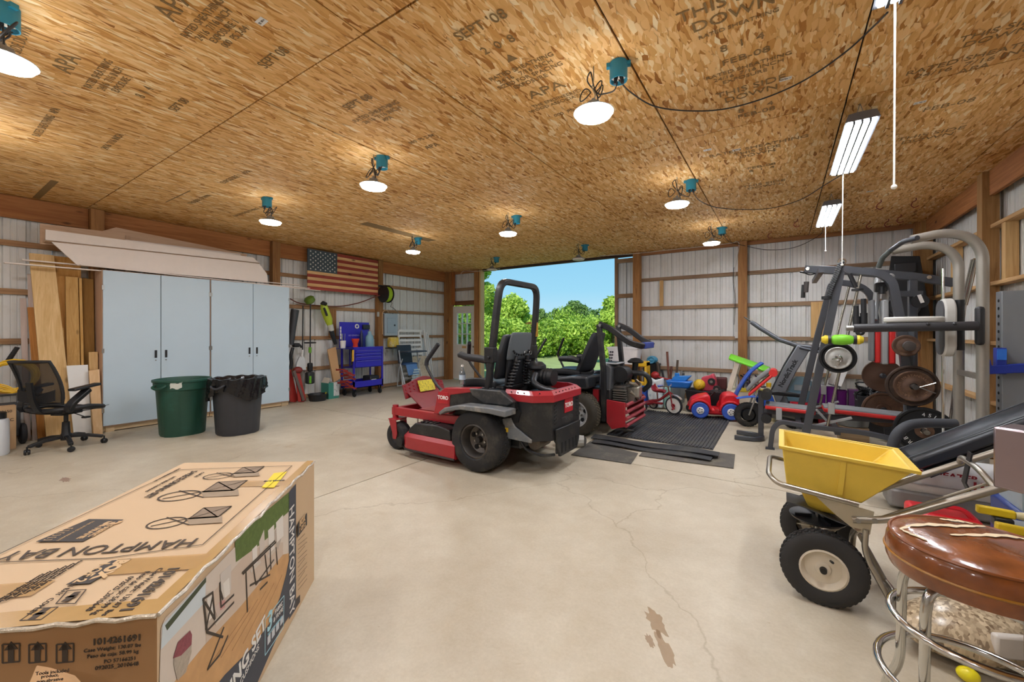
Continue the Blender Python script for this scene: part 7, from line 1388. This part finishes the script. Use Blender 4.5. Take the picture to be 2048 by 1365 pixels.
PI = mat('#4a3f36', .8, var=.1); PID = mat('#3f3a38', .7, var=.06)
def HT(x, y): p = G(x, y, BH+.0052); return p                        # a photo point on the carton's top
def deco(pts, m, parent, n, th=.0006, name='print'): return M().loft([[p for p in pts], [p+n*th for p in pts]]).build(name, m, parent, world=True)
def line(a, b, w, m, parent, n, name='printed_line'):
    d = (b-a).normalized(); s = d.cross(n).normalized()*w; return deco([a-s, b-s, b+s, a+s], m, parent, n, name=name)
tz = BH+.0054
# text on the top is read from the far left: right = -ul direction turned to the photo's order
tr = (HT(60, 1100)-HT(360, 1075)).normalized(); tu = wv*-1
R1 = -wv; U1 = -ul
def ttext(s, size, px, m=PI, sx=1.0, right=None, up=None, bold=0.0, align='CENTER'):
    p = G(*px, tz+.0009); text(s, size, right or wv, up or -ul, p, m, top, sx=sx, bold=bold, align=align, name='printed_text')
ttext('HAMPTON BAY', .082, (205, 1098), sx=.95)
# outline frame of the panel
for a, b in (((0, 1125), (215, 1117)), ((215, 1117), (405, 1090)), ((405, 1090), (584, 932)), ((0, 1108), (358, 940)), ((358, 940), (584, 932))): line(G(*a, tz), G(*b, tz), .0016, PI, top, UPV)
deco([G(*p, tz) for p in ((72, 1084), (166, 1084), (247, 1040), (178, 1039))], PID, top, UPV, name='dark_panel')
RB = dict(right=-ul, up=-wv); KL = mat('#c7a47b', .8)
ttext('3', .07, (222, 1047), KL, bold=.003, **RB); ttext('FABRIC\n& FRAME', .026, (192, 1063), KL, bold=.001, **RB); ttext('YEAR LIMITED WARRANTY', .012, (152, 1062), KL, **RB)
for k in range(3): ttext('[ ]', .026, (135-k*17, 1060+k*9), KL, **RB)
deco([G(*p, tz) for p in ((132, 1170), (180, 1168), (262, 1118), (224, 1122))], PID, top, UPV, name='dark_panel'); ttext('BOX', .046, (222, 1138), mat('#cfae84', .8), bold=.003, **RB); ttext('1 OF 2', .036, (185, 1145), mat('#cfae84', .8), bold=.001, **RB)
ttext('5-PIECE DINING SET', .038, (345, 967), bold=.001, **RB); ttext('COPLEY', .020, (398, 950), **RB); ttext('WITH BEIGE CUSHIONS', .018, (322, 968), **RB); ttext('Includes: 4 rocking chairs, 1 table', .014, (335, 950), **RB)
ttext('1014261691', .040, (303, 1176), bold=.0014, **RB)
for k, s_ in enumerate(('Case Weight: 130.07 lbs', 'Peso de caja: 58.99 kg', '092025_2010648')): ttext(s_, .021, (270-k*24, 1180+k*3), **RB)
for k in range(6): ttext('Assembly required. Keep dry.', .0125, (118-k*17, 1150+k*6), **RB)
ttext('HAMPTON BAY  COPLEY', .018, (130, 1180), **RB)
for px in (((112, 1208), (150, 1208), (172, 1180), (135, 1182)), ((40, 1242), (82, 1240), (116, 1215), (75, 1218))):
    for i in range(4): line(G(*px[i], tz), G(*px[(i+1) % 4], tz), .0014, PI, top, UPV)
    c = sum((G(*p, tz) for p in px), Vector())/4; line(c-ul*.02, c+ul*.02, .008, PI, top, UPV); line(c+wv*.012, c-wv*.012, .004, PI, top, UPV)
# printed chair drawings (line art)
def chairart(cx, cy, k):
    o = G(cx, cy, tz)
    def q(a, b): return o+ul*(a*k)+wv*(b*k)
    GA = mat('#8f7c68', .8)
    deco([q(.02, -.05), q(.12, -.05), q(.12, .05), q(.02, .05)], GA, top, UPV); deco([q(-.03, -.09), q(.03, -.06), q(.03, .06), q(-.03, .02)], mat('#9d8a74', .8), top, UPV)
    ring_ = [q(.0+.045*math.cos(a), .11+.06*math.sin(a)) for a in [2*math.pi*i/18 for i in range(19)]]
    for a, b in zip(ring_, ring_[1:]): line(a, b, .0028*k, PI, top, UPV)
    for a, b in (((-.03, .02), (.05, .14)), ((.03, .05), (-.02, .15)), ((.02, -.05), (.12, .05)), ((.02, .05), (.12, -.05)), ((.02, -.05), (.12, -.05)), ((.02, .05), (.12, .05)), ((.02, -.05), (.02, .05)), ((.12, -.05), (.12, .05))): line(q(*a), q(*b), .0024*k, PI, top, UPV)
chairart(400, 1042, 1.0); chairart(430, 988, 1.25); chairart(485, 950, 1.0)
deco([G(*p, tz) for p in ((523, 976), (548, 976), (574, 944), (548, 947))], mat('#e8cf2e', .6), top, UPV, name='yellow_label'); ttext('ORDER 5-PC', .016, (549, 962), BLACK, bold=.001)
# ---- right side: colour print
sf = bpy.data.objects['side_face']; nr = nR
def S(x, y, off=.0012):                                              # a photo point on the carton's side
    d = ray(x, y); p0 = FR_+nR*off; k = (p0-EYE).dot(nR)/d.dot(nR); return EYE+d*k
def sd_(px, col, off=.0012, name='print', rough=.6): return deco([S(x, y, off) for x, y in px], mat(col, rough, var=.05) if isinstance(col, str) else col, sf, nR, .0003, name)
def sl(a, b, w, col, off=.0030): return line(S(*a, off), S(*b, off), w, mat(col, .6), sf, nR)
sd_([(322, 1258), (330, 1238), (590, 972), (590, 1215), (470, 1400), (318, 1400)], '#d6c8ba')
sd_([(325, 1250), (412, 1156), (410, 1205), (322, 1300)], '#cfd8dc', .0018); sd_([(330, 1252), (412, 1155), (412, 1165), (334, 1262)], '#3f4a34', .0020)
sd_([(470, 1085), (500, 1050), (590, 975), (590, 1012), (560, 1040), (545, 1068), (520, 1090), (472, 1125)], mat('#5b7034', .7, var=.4, scale=60), .0018)
sd_([(320, 1400), (410, 1290), (480, 1215), (566, 1110), (588, 1105), (588, 1220), (470, 1400)], mat('#c99b68', .6, var=.2, scale=20), .0018); sd_([(410, 1205), (500, 1100), (566, 1085), (566, 1110), (480, 1215), (412, 1290)], '#cdb9a6', .0016)
for q in ([(536, 1062), (548, 1050), (549, 1100), (538, 1110)], [(552, 1046), (566, 1030), (567, 1072), (554, 1086)], [(504, 1100), (514, 1090), (515, 1128), (506, 1136)], [(414, 1198), (424, 1190), (427, 1232), (417, 1244)], [(446, 1168), (458, 1156), (460, 1188), (449, 1198)]): sd_(q, '#e3dcd3', .0023)
for q in ([(500, 1140), (520, 1120), (522, 1126), (502, 1147)], [(534, 1112), (552, 1094), (553, 1100), (536, 1119)], [(428, 1242), (455, 1214), (458, 1222), (432, 1252)]): sd_(q, '#cfc4b6', .0025)
for k in range(5): sl((420+k*22, 1330-k*14), (500+k*16, 1215-k*16), .0011, '#a87c4e', .0022)
sd_([(545, 1070), (563, 1040), (562, 1080), (556, 1100)], '#b8aa9c', .0022); sd_([(518, 1085), (528, 1060), (530, 1095), (520, 1108)], '#cfc4b8', .0022)
for a, b in (((484, 1147), (550, 1082)), ((486, 1149), (552, 1085)), ((492, 1143), (495, 1225)), ((540, 1090), (542, 1140)), ((407, 1200), (414, 1265)), ((425, 1185), (430, 1240)), ((405, 1200), (426, 1185)), ((413, 1264), (468, 1205)), ((410, 1205), (429, 1238)), ((426, 1190), (412, 1260)), ((440, 1180), (446, 1200)), ((414, 1265), (446, 1275)), ((448, 1255), (415, 1340)), ((415, 1340), (440, 1310)), ((440, 1310), (456, 1272)), ((505, 1125), (512, 1170)), ((512, 1170), (548, 1120)), ((500, 1172), (540, 1150)), ((530, 1110), (535, 1150)), ((552, 1095), (555, 1130)), ((520, 1180), (535, 1165)), ((440, 1165), (442, 1215)), ((442, 1215), (468, 1190))): sl(a, b, .0035, '#3a3129')
sd_([(409, 1200), (426, 1187), (430, 1238), (416, 1262)], '#b9aa9a', .0022); sd_([(440, 1150), (462, 1128), (462, 1180), (444, 1200)], '#d0c6bc', .0022); sd_([(428, 1215), (450, 1195), (456, 1215), (436, 1240)], '#c9b6aa', .0024); sd_([(438, 1206), (450, 1200), (450, 1215), (441, 1222)], '#c58f8a', .0026)
sd_([(347, 1330), (349, 1312), (362, 1290), (378, 1270), (383, 1280), (383, 1305), (372, 1345), (355, 1362)], mat('#b0a392', .7, var=.3, scale=90), .0024); sd_([(346, 1318), (356, 1285), (380, 1262), (384, 1270), (383, 1290), (362, 1312)], mat('#8e4a52', .7, var=.5, scale=90), .0026)
NAV = '#3d414c'
sd_([(470, 1400), (500, 1335), (520, 1295), (540, 1245), (560, 1195), (572, 1150), (580, 1110), (586, 1080), (590, 1080), (590, 1215), (560, 1262), (510, 1365), (500, 1400)], NAV, .0026); sd_([(410, 1400), (450, 1350), (500, 1300), (545, 1240), (560, 1262), (500, 1400)], NAV, .0025)
sd_([(566, 1005), (590, 970), (590, 1100), (572, 1130)], '#cdbfb2', .0019) if False else None
sd_([(578, 985), (592, 968), (592, 1218), (578, 1240)], NAV, .0028)
def stext(s, size, a, b, m, sx=1.0, bold=0.0, px=None, flip=1):
    A_, B_ = S(*a, .0036), S(*b, .0036); r = (B_-A_).normalized(); u = nR.cross(r); text(s, size, r, u, (A_+B_)/2, m, sf, sx=sx, bold=bold, name='printed_text')
WT = mat('#e6e3de', .6)
stext('HAMPTON BAY', .085, (583, 1010), (584, 1232), WT, sx=.85); stext('DINING SET', .075, (470, 1368), (512, 1278), WT, bold=.003) if False else None
stext('DINING SET', .075, (444, 1413), (512, 1280), WT, bold=.002); stext('WITH CUSHIONS', .03, (462, 1405), (512, 1305), WT)
for a, b in (((530, 1240), (568, 1192)), ((568, 1192), (567, 1255)), ((567, 1255), (530, 1312)), ((530, 1312), (530, 1240))): sl(a, b, .0018, '#a9d6e2')
stext('3', .10, (533, 1252), (547, 1234), mat('#a9d6e2', .6), bold=.003); stext('FABRIC\n& FRAME', .026, (548, 1235), (566, 1212), WT); stext('YEAR LIMITED WARRANTY', .012, (533, 1275), (566, 1232), mat('#a9d6e2', .6))
for k in range(4): x = 535+k*8.5; sd_([(x, 1292-k*13), (x+6, 1283-k*13), (x+6, 1266-k*12), (x, 1276-k*12)], '#c9cdd2', .0032)
stext('BOX', .05, (597, 1050), (613, 1030), mat('#cfae84', .7), bold=.002) if False else None
sd_([(595, 1050), (614, 1026), (614, 1050), (595, 1076)], PID, .0024); stext('BOX', .038, (596, 1053), (613, 1033), mat('#d0ad84', .8), bold=.002); stext('1 OF 2', .032, (596, 1066), (613, 1046), mat('#d0ad84', .8), bold=.001)
for k in range(12): sl((596, 1082+k*9), (600+14*(1 if k % 3 else .7), 1068+k*8.2), .0009, '#5a4a3a')
sd_([(592, 1200), (600, 1190), (600, 1205), (592, 1217)], PID, .0024)
# ---- front face: printed numbers, torn flap
ff = bpy.data.objects['front_face']
def Fp(x, y, off=.001): d = ray(x, y); p0 = FR_+nF*off; k = (p0-EYE).dot(nF)/d.dot(nF); return EYE+d*k
def ftext(s, size, px, bold=0.0): text(s, size, -wv, UPV, Fp(*px), PI, ff, bold=bold, name='printed_text')
ftext('1014261691', .0215, (234, 1281), .0006); ftext('Case Weight: 130.07 lbs', .0125, (225, 1297)); ftext('Peso de caja: 58.99 kg', .0125, (226, 1309)); ftext('PO 57166251', .0125, (240, 1321)); ftext('092025_2010648', .0135, (234, 1333))
for x in (22, 75, 130):
    q = [Fp(x-17, 1327), Fp(x+17, 1324), Fp(x+17, 1288), Fp(x-17, 1290)]
    for i in range(4): line(q[i], q[(i+1) % 4], .0015, PI, ff, nF)
    c = sum(q, Vector())/4; line(c-UPV*.02, c+UPV*.02, .006, PI, ff, nF); deco([c+UPV*.028, c-wv*.014+UPV*.008, c+wv*.014+UPV*.008], PI, ff, nF)
fl = [Fp(75, 1332, .02), Fp(100, 1336, .03), Fp(150, 1352, .05), Fp(165, 1368, .06), Fp(60, 1368, .06)]
flap = M().loft([fl, [p+nF*.003 for p in fl]]).build('torn_flap', mat('#d4ab7e', .75), t, world=True)
text('Tools included', .011, -wv, UPV, Fp(105, 1345, .07), PI, flap, name='printed_text'); text('product,\nnon-abrasive', .010, -wv, UPV, Fp(100, 1357, .075), PI, flap, name='printed_text')
